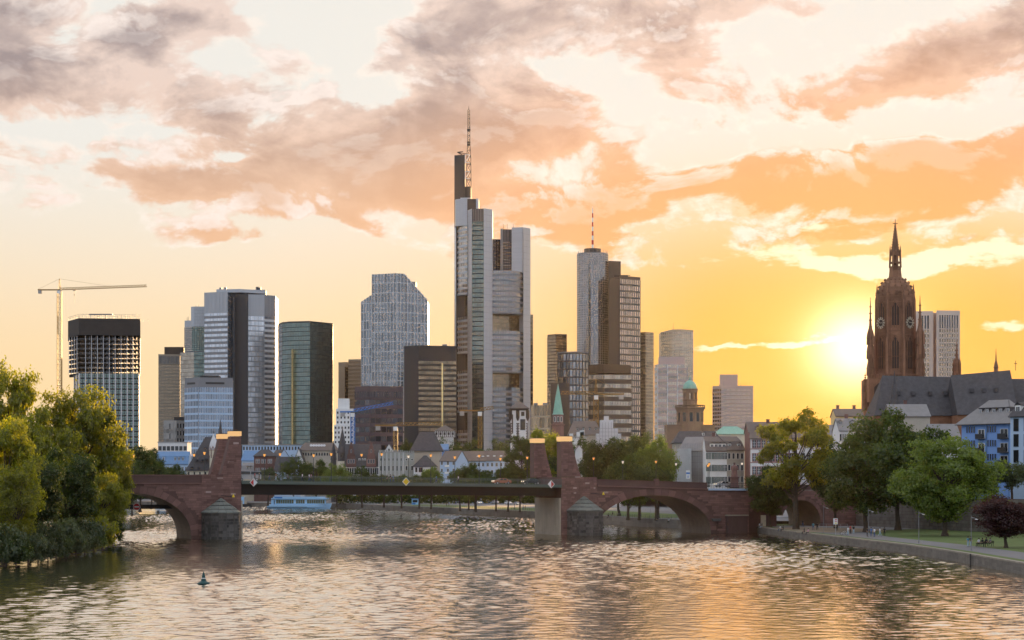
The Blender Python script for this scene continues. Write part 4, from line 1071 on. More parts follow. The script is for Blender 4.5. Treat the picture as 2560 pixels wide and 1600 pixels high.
# recessed right block, right column and pillar
f = blk('recessed_block', [(1231.2, 22), (1251, 24)], 588, 'frame_dark', 12); facade(t, f[0], f[1], Z(676, D), Z(590, D), 3, 12, 'glass_dark', 'frame_grey', .2, .45, .15, .2, span='frame_brown')
f = blk('lift_column', [(1251.2, 17), (1257, 16)], 564, 'silver', 12); f = blk('stair_column', [(1257.2, 18), (1279, 19)], 565, 'frame_dark', 12)
facade(t, f[0], f[1], Z(676, D), Z(597, D), 4, 11, 'glass_dark', 'frame_grey', .15, .5, .12, .2, span='frame_brown'); facade(t, f[0], f[1], Z(596, D), Z(566, D), 6, 1, 'frame_dark', 'frame_grey', .3, .02, .2, .1)
f = blk('silver_wall', [(1279.2, 15), (1307, 13)], 562, 'silver', 14, 676); facade(t, f[0], f[1], Z(675, D), Z(563, D), 1, 55, 'silver', 'alu', .03, .15, .05, .08)
fr_ = blk('pillar', [(1308, 12), (1326, 20)], 562, 'white_panel', 16); facade(t, fr_[0], fr_[1], TZ, Z(563, D), 2, 42, 'alu', 'frame_grey', .03, .03, .06, .05)
# lattice antenna
b = MB(); p = P2(1172, D + 20)
def lattice(b, x, y, z0, z1, w0, w1, st, r=.14, rb=.08):
    n = max(1, int((z1 - z0) / st)); sg = ((-1, -1), (1, -1), (1, 1), (-1, 1))
    for i in range(n):
        a, c = z0 + (z1 - z0) * i / n, z0 + (z1 - z0) * (i + 1) / n; wa, wc = (w0 + (w1 - w0) * i / n) / 2, (w0 + (w1 - w0) * (i + 1) / n) / 2
        for k in range(4):
            s, q = sg[k], sg[(k + 1) % 4]
            b.tube((x + s[0] * wa, y + s[1] * wa, a), (x + s[0] * wc, y + s[1] * wc, c), r, n=4, cap=False); b.tube((x + s[0] * wa, y + s[1] * wa, a), (x + q[0] * wc, y + q[1] * wc, c), rb, n=4, cap=False); b.tube((x + s[0] * wa, y + s[1] * wa, a), (x + q[0] * wa, y + q[1] * wa, a), rb, n=4, cap=False)
lattice(b, p.x, p.y, Z(459, D), Z(379, D), 3.6, 3.0, 5.5, .3, .22); lattice(b, p.x, p.y, Z(379, D), Z(348, D), 3.0, 1.9, 3.5, .28, .18); lattice(b, p.x, p.y, Z(348, D), Z(262, D), 1.9, 1.5, 3, .24, .16)
b.tube((p.x, p.y, Z(262, D)), (p.x, p.y, Z(251, D)), .35, .08, 5)
for y in (312, 344, 350): b.box((p.x - 1.3, p.y - 1.3, Z(y + 2, D)), (p.x + 1.3, p.y + 1.3, Z(y - 2, D)))
q = P2(1158, D + 16); b.tube((q.x, q.y, Z(379, D)), (q.x - 4.5, q.y, Z(371, D)), .4, n=5); b.tube((q.x - 4.5, q.y, Z(371, D)), (q.x, q.y, Z(369, D)), .3, n=5); b.tube((q.x - 4.5, q.y, Z(371, D)), (q.x + 3.5, q.y, Z(376, D)), .3, n=5)
t.add('antenna', b, 'frame_brown')
b = MB()
for (ya, yc, fl) in ((400, 380, 0), (440, 422, 0)):
    a = P2(1162.8, D + 11.5); c = P2(1174.5, D + 11.5); z0_, z1_ = Z(ya, D), Z(yc, D)
    for pq in (((a.x, z0_), (c.x, z0_)), ((a.x, z1_), (c.x, z1_)), ((a.x, z0_), (a.x, z1_)), ((a.x, z0_), (c.x, z1_))): b.tube((pq[0][0], a.y, pq[0][1]), (pq[1][0], a.y, pq[1][1]), .28, n=4)
t.add('white_bracing', b, 'white_panel'); t.done()
# dark windows near the top of the curved front
# ---- T14..T25
D = 1750; t = tower('far_slim_tower', 'thin dark tower edge peeking out right of the antenna tower', [(1318, 0), (1332.5, 2)], D, 30, 786, 'frame_brown'); facade(t, t.fp[0], t.fp[1], TZ, t.zt, 5, 40, 'glass_brown', 'frame_brown', .2, .3, .1, .1); t.done()
D = 1700; t = tower('dark_flat_tower', 'dark brown flat topped tower left of the round glass tower', [(1369, 8), (1390, 0), (1417, 2)], D, 40, 835, 'frame_brown'); facade(t, t.fp[0], t.fp[1], TZ, t.zt - 2, 7, 48, 'glass_brown', 'frame_brown', .2, .3, .1, .1, tilt=.012); facade(t, t.fp[1], t.fp[2], TZ, t.zt - 2, 9, 48, 'glass_brown', 'frame_brown', .2, .3, .1, .1, tilt=.012); t.done()
D = 1330; t = T('curved_glass_block', 'curved glass office block in front of the round glass tower', 'office block', (X(1432, D), D + 15, TZ), SK)
P_ = [P2(px, D + d) for px, d in ((1394, 10), (1408, 4), (1424, 1), (1440, 0), (1456, 3), (1471, 9))]; zt_ = Z(881, D)
b = MB(); b.prism(P_ + [P_[-1] + Vector((0, 25)), P_[0] + Vector((0, 25))], TZ, zt_); t.body = t.add('wall', b, 'frame_dark')
n_ = 17
for a, c in zip(P_, P_[1:]):
    facade(t, a, c, TZ, zt_ - 1, 2, n_, 'glass_grey', 'frame_brown', .2, .18, .3, .2, tilt=.03)
t.fp = P_; t.zt = zt_; b = MB(); b.prism([p + Vector((0, -.3)) for p in P_] + [P_[-1] + Vector((0, 25)), P_[0] + Vector((0, 25))], zt_, zt_ + .7); t.add('roof_edge', b, 'frame_grey')
b = MB(); p = P2(1396, D + 12); b.tube((p.x, p.y, zt_), (p.x, p.y, zt_ + 2), .2, n=4); t.add('roof_plant', b, 'frame_dark'); t.done()
D = 1250; t = tower('plain_grey_block', 'plain grey brown block behind the green church spire', [(1377, 2), (1422, 0)], D, 20, 957, 'frame_brown', cat='office block'); facade(t, t.fp[0], t.fp[1], TZ, t.zt, 8, 20, 'frame_brown', 'frame_dark', .06, .06, .08, .06); t.done()
D = 1150; t = tower('low_glass_block', 'low glass block between the timbered clock tower and the green spire', [(1328, 2), (1376, 0)], D, 20, 1013, 'frame_dark', cat='office block'); facade(t, t.fp[0], t.fp[1], TZ, t.zt, 7, 7, 'glass_brown', 'frame_beige', .12, .15, .15, .15, tilt=.03); roofbits(t, 4, h=2); t.done()

# round tower with red and white mast
D = 1600; t = T('round_glass_tower', 'round glass tower with a square dark neighbour wing and a red and white mast', 'skyscraper', (X(1482, D), D + 16, TZ), SK)
c0 = P2(1481.5, D + 16); rr = 39.5 / F * D
n_ = 40; C_ = [(c0.x + rr * math.cos(2 * math.pi * i / n_), c0.y + rr * math.sin(2 * math.pi * i / n_)) for i in range(n_)]
zt_ = Z(629, D); b = MB(); b.prism(C_, TZ, zt_); t.body = t.add('drum', b, 'frame_grey')
nf = int((zt_ - TZ) / (11.5 * D / F))
for i in range(n_):
    a, c = Vector(C_[i]), Vector(C_[(i + 1) % n_]); u = (c - a)
    if -u.x < 0 or True:
        nrm = Vector((u.y, -u.x)); 
        if nrm.y < .05 * u.length: facade(t, a, c, TZ, zt_ - 1, 1, nf * 2, 'glass_grey', 'frame_grey', .14, .10, .12, .1, tilt=.01)
b = MB(); C2 = [(c0.x + rr * .55 * math.cos(2 * math.pi * i / 24), c0.y + rr * .55 * math.sin(2 * math.pi * i / 24)) for i in range(24)]; b.prism(C2, zt_, Z(617, D)); t.add('roof_drum', b, 'frame_dark')
b = MB()
for i in range(24):
    a = 2 * math.pi * i / 24; b.box((c0.x + rr * .93 * math.cos(a) - .1, c0.y + rr * .93 * math.sin(a) - .1, zt_), (c0.x + rr * .93 * math.cos(a) + .1, c0.y + rr * .93 * math.sin(a) + .1, zt_ + 2.4))
t.add('roof_rail', b, 'frame_grey')
b = MB(); y0, y1 = 617, 515; k = 9
for i in range(k):
    b.lathe((c0.x, c0.y, Z(y0 + (y1 - y0) * i / k, D)), [(.95 - i * .06, 0), (.95 - i * .06 - .04, (y0 - y1) / k / F * D)], 8, i % 2)
b.tube((c0.x, c0.y, Z(515, D)), (c0.x, c0.y, Z(509, D)), .12, n=4, m=0); t.add('mast', b, ['white_paint', 'red_paint'])
f = footprint([(1521, 8), (1552, 12)], D, 22); b = MB(); b.prism(f, TZ, Z(649, D)); t.add('dark_wing', b, 'slab_dark')
f = footprint([(1522, -6), (1549, -10)], D, 15); b = MB(); b.prism(f, TZ, Z(697, D)); t.add('dark_wing', b, 'slab_dark')
f = footprint([(1549.2, -9), (1601, 4)], D, 25); b = MB(); b.prism(f, TZ, Z(692, D)); t.add('grid_wing', b, 'frame_brown')
facade(t, f[0], f[1], TZ, Z(700, D), 10, 33, 'glass_peach', 'frame_dark', .3, .26, .3, .25, tilt=.02)
b = MB(); p, q = P2(1535, D + 2), P2(1570, D + 2); b.box((p.x, p.y, Z(692, D)), (q.x, p.y + 4, Z(687, D))); b.tube((q.x - 6, p.y, Z(689, D)), (q.x + 2, p.y, Z(688, D)), .3, n=4); t.add('facade_hoist', b, 'frame_dark')
t.done()
D = 1450; t = tower('brown_stacked_block', 'dark brown office block with a wider ribbed crown in front of the round tower', [(1470, 6), (1511, 0), (1578, 8)], D, 35, 935, 'frame_brown', cat='office block')
for a, c, nb in ((t.fp[0], t.fp[1], 6), (t.fp[1], t.fp[2], 10)): facade(t, a, c, TZ, t.zt - .5, nb, 13, 'glass_warm', 'frame_brown', .1, .5, .15, .5, tilt=.02)
f = footprint([(1466, 6), (1510, -2.5), (1577, 6)], D, 40); b = MB(); b.prism(f, Z(932, D), Z(911, D)); t.add('crown', b, 'frame_brown')
for a, c, nb in ((f[0], f[1], 14), (f[1], f[2], 22)): facade(t, a, c, Z(931.5, D), Z(912, D), nb, 1, 'frame_dark', 'frame_brown', .45, .04, .35, .2)
t.done()
D = 1620; t = tower('slim_mirror_tower', 'slim mirrored glass tower right of the round tower', [(1602, 4), (1614, 0), (1634, 6)], D, 30, 830, 'frame_brown')
facade(t, t.fp[0], t.fp[1], TZ, t.zt, 4, 48, 'glass_warm', 'frame_beige', .1, .12, .1, .1, tilt=.015); facade(t, t.fp[1], t.fp[2], TZ, t.zt, 6, 48, 'glass_brown', 'frame_beige', .1, .12, .1, .1, tilt=.015); t.done()
D = 2000; t = T('hazy_curved_tower', 'pale curved tower fading in the haze behind the pink stepped block', 'skyscraper', (X(1692, D), D + 20, TZ), SK)
P_ = [P2(px, D + d) for px, d in ((1652, 14), (1680, 4), (1705, 0), (1733, 8))]; zt_ = Z(823, D)
b = MB(); b.prism(P_ + [P_[-1] + Vector((0, 25)), P_[0] + Vector((0, 25))], TZ, [Z(828, D), zt_, zt_, Z(824, D), Z(824, D), Z(828, D)]); t.add('wall', b, 'frame_beige')
for i, (a, c) in enumerate(zip(P_, P_[1:])): facade(t, a, c, TZ, Z(829, D), 6, 50, 'glass_brown' if i == 0 else 'glass_warm', 'frame_beige', .15, .15, .1, .1, tilt=.015)
b = MB(); p = P2(1683, D + 8); b.tube((p.x, p.y, zt_), (p.x, p.y, Z(806, D)), .25, .1, 4); t.add('mast', b, 'frame_dark'); t.done()
D = 1100; t = tower('pink_stepped_block', 'pinkish block with white vertical ribs and a stepped top beside the domed church', [(1637, 8), (1643, 0), (1718, 4)], D, 35, 911, 'frame_pink')
f = blockpart(t, 'top_storey', [(1647, 5), (1712, 7)], D, 25, 911, 890, 'frame_pink'); f1 = blockpart(t, 'step', [(1640, 4), (1720, 6)], D, 28, 1180, 915, 'frame_brown')
facade(t, t.fp[1], t.fp[2], TZ, t.zt, 3, 22, 'glass_warm', 'white_panel', .08, .45, .7, .3, span='frame_pink'); facade(t, t.fp[1], t.fp[2], TZ + .1, t.zt, 12, 22, 'glass_warm', 'frame_pink', .1, .45, .2, .3, skip=lambda i, j: True, hz=False)
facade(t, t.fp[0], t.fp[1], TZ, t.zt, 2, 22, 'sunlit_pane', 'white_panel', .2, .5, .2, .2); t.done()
D = 1700; t = tower('pink_hazy_block', 'broad pink block with a raised centre, hazy in front of the setting sun', [(1782, 10), (1803, 0), (1883, 4)], D, 35, 964, 'frame_pink', cat='office block')
facade(t, t.fp[1], t.fp[2], TZ, t.zt - 3, 26, 26, 'glass_warm', 'frame_pink', .45, .45, .15, .12); facade(t, t.fp[0], t.fp[1], TZ, t.zt - 3, 5, 26, 'glass_brown', 'frame_pink', .2, .4, .15, .12)
blockpart(t, 'raised_centre', [(1800, 9), (1844, 9)], D, 20, 963.8, 935, 'frame_pink'); roofbits(t, 5, h=2); t.done()
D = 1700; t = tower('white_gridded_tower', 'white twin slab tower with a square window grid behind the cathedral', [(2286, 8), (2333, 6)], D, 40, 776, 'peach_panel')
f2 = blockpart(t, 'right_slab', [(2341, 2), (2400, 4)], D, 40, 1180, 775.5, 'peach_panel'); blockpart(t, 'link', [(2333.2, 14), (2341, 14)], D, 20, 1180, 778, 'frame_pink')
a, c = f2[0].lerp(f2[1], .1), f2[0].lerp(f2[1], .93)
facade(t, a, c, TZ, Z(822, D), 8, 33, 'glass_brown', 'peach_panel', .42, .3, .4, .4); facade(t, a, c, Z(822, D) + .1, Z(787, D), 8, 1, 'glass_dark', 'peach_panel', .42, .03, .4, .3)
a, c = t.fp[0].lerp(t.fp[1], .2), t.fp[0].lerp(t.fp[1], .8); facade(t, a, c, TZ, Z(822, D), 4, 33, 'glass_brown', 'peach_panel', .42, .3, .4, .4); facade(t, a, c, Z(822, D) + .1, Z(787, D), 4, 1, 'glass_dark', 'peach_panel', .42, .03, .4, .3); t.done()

# ------------------------------------------------------------------ cranes
def crane(name, label, D, mast_px, y_top, y_base, jib, y_jib, y_jib_tip, apex, m, w=1.9, cab=None):
    x = X(mast_px, D); zj = Z(y_jib, D)
    t = T(name, label, 'tower crane', (x, D, Z(y_base, D)), 'tower cranes')
    b = MB(); lattice(b, x, D, Z(y_base, D), zj - 1.2, w, w, w * 1.25, .26, .17); t.add('mast', b, m)
    b = MB()
    def beam(px, yt, s=1.5):
        xe = X(px, D); ze = Z(yt, D); n = max(4, int(abs(xe - x) / 2.2))
        for i in range(n):
            a, c = i / n, (i + 1) / n; A, C = Vector((x + (xe - x) * a, D, zj + (ze - zj) * a)), Vector((x + (xe - x) * c, D, zj + (ze - zj) * c)); u = Vector((0, 0, s)); e = Vector((0, .7, 0)); mid = (A + C) / 2 + u
            for P_, Q in ((A - e, C - e), (A + e, C + e), (A + u, C + u), (A - e, mid), (mid, C - e), (A + e, mid), (A - e, A + e)): b.tube(P_, Q, .2, n=4, cap=False)
    beam(jib[1], y_jib_tip); t.add('jib', b, m)
    b = MB(); xe = X(jib[0], D); sg = 1 if xe > x else -1
    b.box((min(x, xe), D - .8, zj - .3), (max(x, xe), D + .8, zj + .5)); t.add('counter_jib', b, m)
    b = MB(); b.box((xe - 1.2 + (1.5 if sg < 0 else -1.5), D - 1, zj - 2.6), (xe + 1.2 + (1.5 if sg < 0 else -1.5), D + 1, zj - .31)); t.add('counterweight', b, 'concrete')
    b = MB(); b.box((x - 1.1, D - 2.3, zj - 2.8), (x + 1.1, D - 1.0, zj - .6)); t.add('cab', b, 'white_paint')
    b = MB(); b.lathe((x, D, zj - 1.2), [(1.4, 0), (1.4, 1.2)], 10); t.add('slewing_ring', b, 'frame_dark')
    if apex:
        za = Z(apex, D); b = MB(); lattice(b, x, D, zj + .5, za, 1.4, .4, 2, .15, .1)
        b.tube((x, D, za), (X(jib[1], D) * .55 + x * .45, D, (zj + (Z(y_jib_tip, D) - zj) * .55) + 1.6), .09, n=4); b.tube((x, D, za), (xe, D, zj + .5), .09, n=4); t.add('tower_head', b, m)
    hx = x + (X(jib[1], D) - x) * .17; b = MB(); b.box((hx - .9, D - .6, zj - .55), (hx + .9, D + .6, zj - .05)); b.tube((hx, D, zj - .5), (hx, D, zj - 9), .07, n=4); b.box((hx - .3, D - .2, zj - 4), (hx + .3, D + .2, zj - 3)); t.add('trolley', b, 'frame_dark')
    return t
crane('tower_crane', 'tall yellow tower crane rising from the trees beside the unfinished tower', 1350, 149, 696, 990, (95, 367), 725, 717, 697, 'crane_yellow', 2.9)
crane('tower_crane', 'blue tower crane in front of the white unfinished block', 1040, 882, 1030, 1125, (850, 983), 1030, 1011, None, 'crane_blue', 2.2)
crane('tower_crane', 'yellow crane in front of the dark brown tower', 1000, 989, 1060, 1130, (938, 1108), 1064, 1062, None, 'crane_yellow', 2.0)
crane('tower_crane', 'small yellow crane in front of the antenna tower', 1000, 1200, 1020, 1120, (1148, 1234), 1027, 1022, None, 'crane_yellow', 2.0)
crane('tower_crane', 'yellow crane with a raised tip in front of the brown stacked block', 1000, 1490, 1060, 1085, (1560, 1402), 986, 985, 948, 'crane_yellow', 2.4)
b = MB()

# ------------------------------------------------------------------ houses and churches
HG = 'old town houses behind the bridge'
def house(name, label, a, c, D, ye, yr, depth, wall, roof, kind='gable', dA=0, dB=0, z0=GF - .4, over=.5, inset=.25, cat='house', group=HG, chim=0):
    A, B_ = P2(a, D + dA), P2(c, D + dB); u = (B_ - A); L = u.length; u = u / L; bk = Vector((-u.y, u.x)) * depth
    ze, zr = Z(ye, D), Z(yr, D)
    t = T(name, label, cat, ((A.x + B_.x) / 2, (A.y + B_.y) / 2 + depth / 2, z0), group)
    t.A, t.B, t.u, t.bk, t.ze, t.zr, t.D, t.z0, t.L, t.depth = A, B_, u, bk, ze, zr, D, z0, L, depth
    b = MB(); b.prism([A, B_, B_ + bk, A + bk], z0, ze)
    P3 = lambda p, z: (p.x, p.y, z)
    ob = bk / depth * over; ou = u * over
    r = MB(); th = .22
    def slab(q):
        q = [Vector(x) for x in q]; n = (q[1] - q[0]).cross(q[-1] - q[0]).normalized()
        if n.z < 0: n = -n
        lo = [p + n * .02 for p in q]; hi = [p + n * (th + .02) for p in q]; m = len(q)
        r.face(hi); r.face(list(reversed(lo)))
        for i in range(m): j = (i + 1) % m; r.face([lo[i], lo[j], hi[j], hi[i]])
    if kind == 'gable':
        m0, m1 = A + bk / 2, B_ + bk / 2; sl = (zr - ze) / (depth / 2); zo = ze - sl * over
        b.face([P3(A + bk, ze), P3(A, ze), P3(m0, zr)]); b.face([P3(B_, ze), P3(B_ + bk, ze), P3(m1, zr)])
        slab([P3(A - ob - ou * .5, zo), P3(B_ - ob + ou * .5, zo), P3(m1 + ou * .5, zr), P3(m0 - ou * .5, zr)])
        slab([P3(B_ + bk + ob + ou * .5, zo), P3(A + bk + ob - ou * .5, zo), P3(m0 - ou * .5, zr), P3(m1 + ou * .5, zr)])
    elif kind == 'hip':
        i_ = u * L * inset; m0, m1 = A + bk / 2 + i_, B_ + bk / 2 - i_
        e = [A - ob - ou, B_ - ob + ou, B_ + bk + ob + ou, A + bk + ob - ou]
        slab([P3(e[0], ze - .05), P3(e[1], ze - .05), P3(m1, zr), P3(m0, zr)]); slab([P3(e[2], ze - .05), P3(e[3], ze - .05), P3(m0, zr), P3(m1, zr)])
        slab([P3(e[1], ze - .05), P3(e[2], ze - .05), P3(m1, zr)]); slab([P3(e[3], ze - .05), P3(e[0], ze - .05), P3(m0, zr)])
    elif kind == 'front':
        mf, mb_ = (A + B_) / 2, (A + B_) / 2 + bk
        b.face([P3(A, ze), P3(B_, ze), P3(mf, zr)]); b.face([P3(B_ + bk, ze), P3(A + bk, ze), P3(mb_, zr)])
        sl = (zr - ze) / (L / 2); zo = ze - sl * over * .5
        slab([P3(B_ - ob * .4 + ou * .5, zo), P3(B_ + bk + ou * .5, zo), P3(mb_, zr), P3(mf - ob * .4, zr)]); slab([P3(A + bk - ou * .5, zo), P3(A - ob * .4 - ou * .5, zo), P3(mf - ob * .4, zr), P3(mb_, zr)])
    elif kind == 'mansard':
        zm = ze + (zr - ze) * .62; s = bk / depth * min(2.2, depth * .22); m0, m1 = A + bk / 2, B_ + bk / 2
        b.face([P3(A + bk, ze), P3(A, ze), P3(A + s, zm), P3(m0, zr), P3(A + bk - s, zm)]); b.face([P3(B_, ze), P3(B_ + bk, ze), P3(B_ + bk - s, zm), P3(m1, zr), P3(B_ + s, zm)])
        slab([P3(A - ob - ou * .4, ze - .2), P3(B_ - ob + ou * .4, ze - .2), P3(B_ + s + ou * .4, zm), P3(A + s - ou * .4, zm)]); slab([P3(A + s - ou * .4, zm), P3(B_ + s + ou * .4, zm), P3(m1 + ou * .4, zr), P3(m0 - ou * .4, zr)])
        slab([P3(B_ + bk - s, zm), P3(A + bk - s, zm), P3(m0, zr), P3(m1, zr)]); slab([P3(B_ + bk, ze), P3(A + bk, ze), P3(A + bk - s, zm), P3(B_ + bk - s, zm)])
    elif kind == 'flat':
        r.prism([A - ob - ou, B_ - ob + ou, B_ + bk + ou, A + bk - ou], ze + .01, ze + .35)
    t.body = t.add('wall', b, wall); t.roof = t.add('roof', r, roof)
    if chim:
        for i in range(chim):
            f = (i + .5) / chim + random.uniform(-.1, .1); p = A + u * L * f + bk * .55; q = MB(); q.box((p.x - .45, p.y - .35, ze), (p.x + .45, p.y + .35, zr + 1.2)); q.box((p.x - .52, p.y - .42, zr + 1.2), (p.x + .52, p.y + .42, zr + 1.4)); t.add('chimney', q, 'red_stone', t.roof)
    return t
def wrows(t, ys, xs, w, h, frame='win_frame', pane='win', cols=2, rows=2, surround=None, side=None, trim=.09):
    """windows given by photograph rows ys (their sills) and positions xs along the front"""
    me = window_mesh(w, h, frame, pane, cols, rows, trim, surround)
    A, B_ = (t.A, t.B) if side is None else side
    wins(t, A, B_, xs, [Z(y, t.D) for y in ys], me, 'window', t.body)
ev = lambda n, a=0.0, b=1.0: [a + (b - a) * (i + .5) / n for i in range(n)]
def dormers(t, fs, zb, w, h, roof='slate', face='white_paint', dep=2.2, back=.6, style='gable'):
    for f in fs:
        p = t.A + t.u * t.L * f + (t.bk / t.depth) * back; n = -(t.bk / t.depth); u = t.u
        a, c = p - u * w / 2, p + u * w / 2; k = t.bk / t.depth * dep
        b = MB(); b.prism([a, c, c + k, a + k], zb, zb + h); o = t.add('dormer', b, face, t.roof)
        r = MB(); m = p; e = .15
        if style == 'gable':
            for s0, s1 in ((a - u * e, m), (c + u * e, m)):
                q = [Vector((s0.x + n.x * e, s0.y + n.y * e, zb + h - .05)), Vector((s1.x + n.x * e, s1.y + n.y * e, zb + h + w * .42)), Vector((s1.x + k.x, s1.y + k.y, zb + h + w * .42)), Vector((s0.x + k.x, s0.y + k.y, zb + h - .05))]
                r.face(q); r.face([v + Vector((0, 0, .12)) for v in reversed(q)])
            b2 = [Vector((a.x, a.y, zb + h)), Vector((c.x, c.y, zb + h)), Vector((m.x, m.y, zb + h + w * .4))]; r.face(b2)
        else:
            r.prism([a - u * e + n * e, c + u * e + n * e, c + u * e + k, a - u * e + k], zb + h + .01, zb + h + .2)
        t.add('dormer_roof', r, roof, t.roof)
        me = window_mesh(w * .62, h * .75, 'win_frame', 'win', 2, 1, .06); t.place('window', me, (p.x, p.y, zb + h * .12), math.atan2(u.y, u.x), t.roof)

# --- left of the left pylon
D = 1080; t = house('white_flat_house', 'white flat roofed house far left with dark openings', 395, 468, D, 1106, 1100, 14, 'white_render', 'concrete', 'flat'); wrows(t, [1126], ev(7), 1.7, 2.4, 'frame_dark', 'win_dark', 1, 1); t.done()
D = 1000; t = house('blue_mansard_house', 'pale blue house with a blue mansard roof and dormers left of the left pylon', 388, 470, D, 1160, 1129, 12, 'pale_blue', 'blue_roof', 'mansard'); wrows(t, [1178], ev(9), 1.2, 2.2); dormers(t, [.25, .6, .72, .84], Z(1153, D), 1.3, 2.4, 'blue_roof', 'pale_blue', style='flat'); t.done()
b = MB()
D = 960; t = T('gothic_church', 'gothic church with a steep grey roof and a white spired turret', 'church', (X(510, D), D + 8, TZ), HG)
p, q = P2(466, D + 6), P2(536, D + 2); bkv = Vector((2, 18))
b = MB(); b.prism([p, q, q + bkv, p + bkv], GF - .4, Z(1176, D)); t.body = t.add('wall', b, 'cream')
rd0, rd1 = P2(513, D + 12), P2(531, D + 11); zr = Z(1091, D); ze = Z(1176, D); zk = Z(1158, D)
r = MB(); k1, k2 = P2(474, D + 7), P2(534, D + 3)
V3 = lambda v, z: (v.x, v.y, z)
r.face([V3(p + Vector((-.8, -.8)), ze - .2), V3(q + Vector((.6, -.8)), ze - .2), V3(k2, zk), V3(k1, zk)]); r.face([V3(k1, zk), V3(k2, zk), V3(rd1, zr), V3(rd0, zr)]); r.face([V3(p + bkv, ze), V3(p, ze), V3(k1, zk), V3(rd0, zr)]); r.face([V3(q, ze), V3(q + bkv, ze), V3(rd1, zr), V3(k2, zk)]); r.face([V3(q + bkv, ze), V3(p + bkv, ze), V3(rd0, zr), V3(rd1, zr)])
t.roof = t.add('roof', r, 'slate')
for px, py in ((490, 1150), (504, 1150), (515, 1148), (478, 1168), (496, 1169), (512, 1120)):
    c = P2(px, D + 4); b = MB(); z = Z(py, D); b.box((c.x - .5, c.y - 2.0, z - .5), (c.x + .5, c.y + 3, z + .4)); t.add('dormer', b, 'slate', t.roof)
c = P2(534, D - 1); zz = lambda y: Z(y, D)
b = MB(); b.lathe((c.x, c.y, 0), [(2.1, GF - .4), (2.1, zz(1140)), (2.35, zz(1138)), (2.35, zz(1120))], 8, rot=R(22.5)); t.add('turret', b, 'cream')
b = MB(); b.lathe((c.x, c.y, 0), [(2.5, zz(1124)), (2.4, zz(1120)), (1.9, zz(1108)), (.05, zz(1084))], 8, rot=R(22.5))
t.add('turret_spire', b, 'white_panel')
b = MB()
for i in range(8):
    a = R(22.5 + 45 * i); b.tube((c.x + 2.15 * math.cos(a), c.y + 2.15 * math.sin(a), zz(1145)), (c.x + 2.4 * math.cos(a), c.y + 2.4 * math.sin(a), zz(1120)), .22, n=5)
    a2 = a + R(22.5); b.face([(c.x + 2.42 * math.cos(a), c.y + 2.42 * math.sin(a), zz(1126)), (c.x + 2.42 * math.cos(a + R(45)), c.y + 2.42 * math.sin(a + R(45)), zz(1126)), (c.x + 2.3 * math.cos(a2), c.y + 2.3 * math.sin(a2), zz(1114))])
t.add('turret_gable', b, 'red_stone')
b = MB(); b.tube((c.x, c.y, zz(1085)), (c.x, c.y, zz(1078)), .1, n=4); b.box((c.x - .5, c.y - .08, zz(1081)), (c.x + .5, c.y + .08, zz(1080))); t.add('cross', b, 'frame_dark')
for f in (.1, .3, .5, .7): 
    me = window_mesh(1.2, 2.6, 'cream', 'win_dark', 1, 1); t.place('window', me, (p.lerp(q, f).x, p.lerp(q, f).y, zz(1192)), 0, t.body)
t.done()
D = 1150; t = T('dark_thin_spire', 'thin dark church spire behind the white turret', 'spire', (X(551, D), D, TZ), HG); c = P2(551, D); b = MB(); b.lathe((c.x, c.y, 0), [(1.5, GF - .4), (1.5, Z(1095, D))], 8); t.add('tower', b, 'grey_wall'); b = MB(); b.lathe((c.x, c.y, 0), [(1.9, Z(1095, D)), (1.4, Z(1088, D)), (.05, Z(1046, D))], 8); t.add('spire', b, 'slate'); t.done()

# --- between the pylons
D = 1100; t = house('long_pale_blue_block', 'long low pale blue block with a row of small arched windows', 606, 758, D, 1113, 1110, 14, 'pale_blue', 'concrete', 'flat', cat='building'); wrows(t, [1125], ev(20), 1.0, 2.0, 'pale_blue', 'win_dark', 1, 1, trim=.05); t.done()
D = 1060; t = house('blue_roofed_house', 'house with a bright blue roof just right of the left pylon', 604, 650, D, 1150, 1127, 11, 'pale_blue', 'blue_roof', 'gable', dA=2); t.done()
D = 1020; t = house('small_grey_house', 'small grey house with dormers beside the red brick house', 604, 634, D, 1178, 1157, 9, 'cream', 'slate_light', 'mansard'); wrows(t, [1192], ev(3), .9, 1.8, 'win_frame', 'win', 2, 1); dormers(t, [.5, .75], Z(1176, D), 1.3, 2, 'slate', 'cream'); t.done()
D = 1000; t = house('red_brick_house', 'red brick house with paired white windows and a dark hipped roof', 635, 684, D, 1141, 1124, 12, 'red_stone', 'slate', 'hip', inset=.3); wrows(t, [1158, 1180], [.13, .25, .42, .54, .75, .87], .8, 2.1, 'win_frame', 'win', 2, 2); wrows(t, [1200], [.2, .5, .8], 1.0, 2.1); t.done()
D = 1010; t = house('blue_gabled_house', 'pale blue house with a blank gable wall and dark roof', 685, 735, D, 1160, 1124, 13, 'pale_blue', 'slate', 'front', dA=-2, dB=3); t.done()
D = 990; t = house('low_blue_lean_to', 'low dark roofed annex in front of the blue gabled house', 686, 738, D, 1176, 1142, 9, 'pale_blue', 'slate', 'gable', dA=2, dB=0, inset=.2); t.done()
D = 1040; t = house('white_gable_house', 'narrow white gabled house with one small window', 736, 758, D, 1152, 1122, 10, 'white_render', 'slate', 'front'); wrows(t, [1146], [.5], .9, 1.2, 'win_frame', 'win_dark', 1, 1); t.done()
D = 1050; t = house('long_brown_block', 'long brown block with round skylights in its roof', 748, 842, D, 1127, 1107, 12, 'beige_wall', 'brown_roof', 'hip', inset=.12, cat='building'); wrows(t, [1139], ev(14), .9, 1.6, 'beige_wall', 'win_dark', 1, 1)
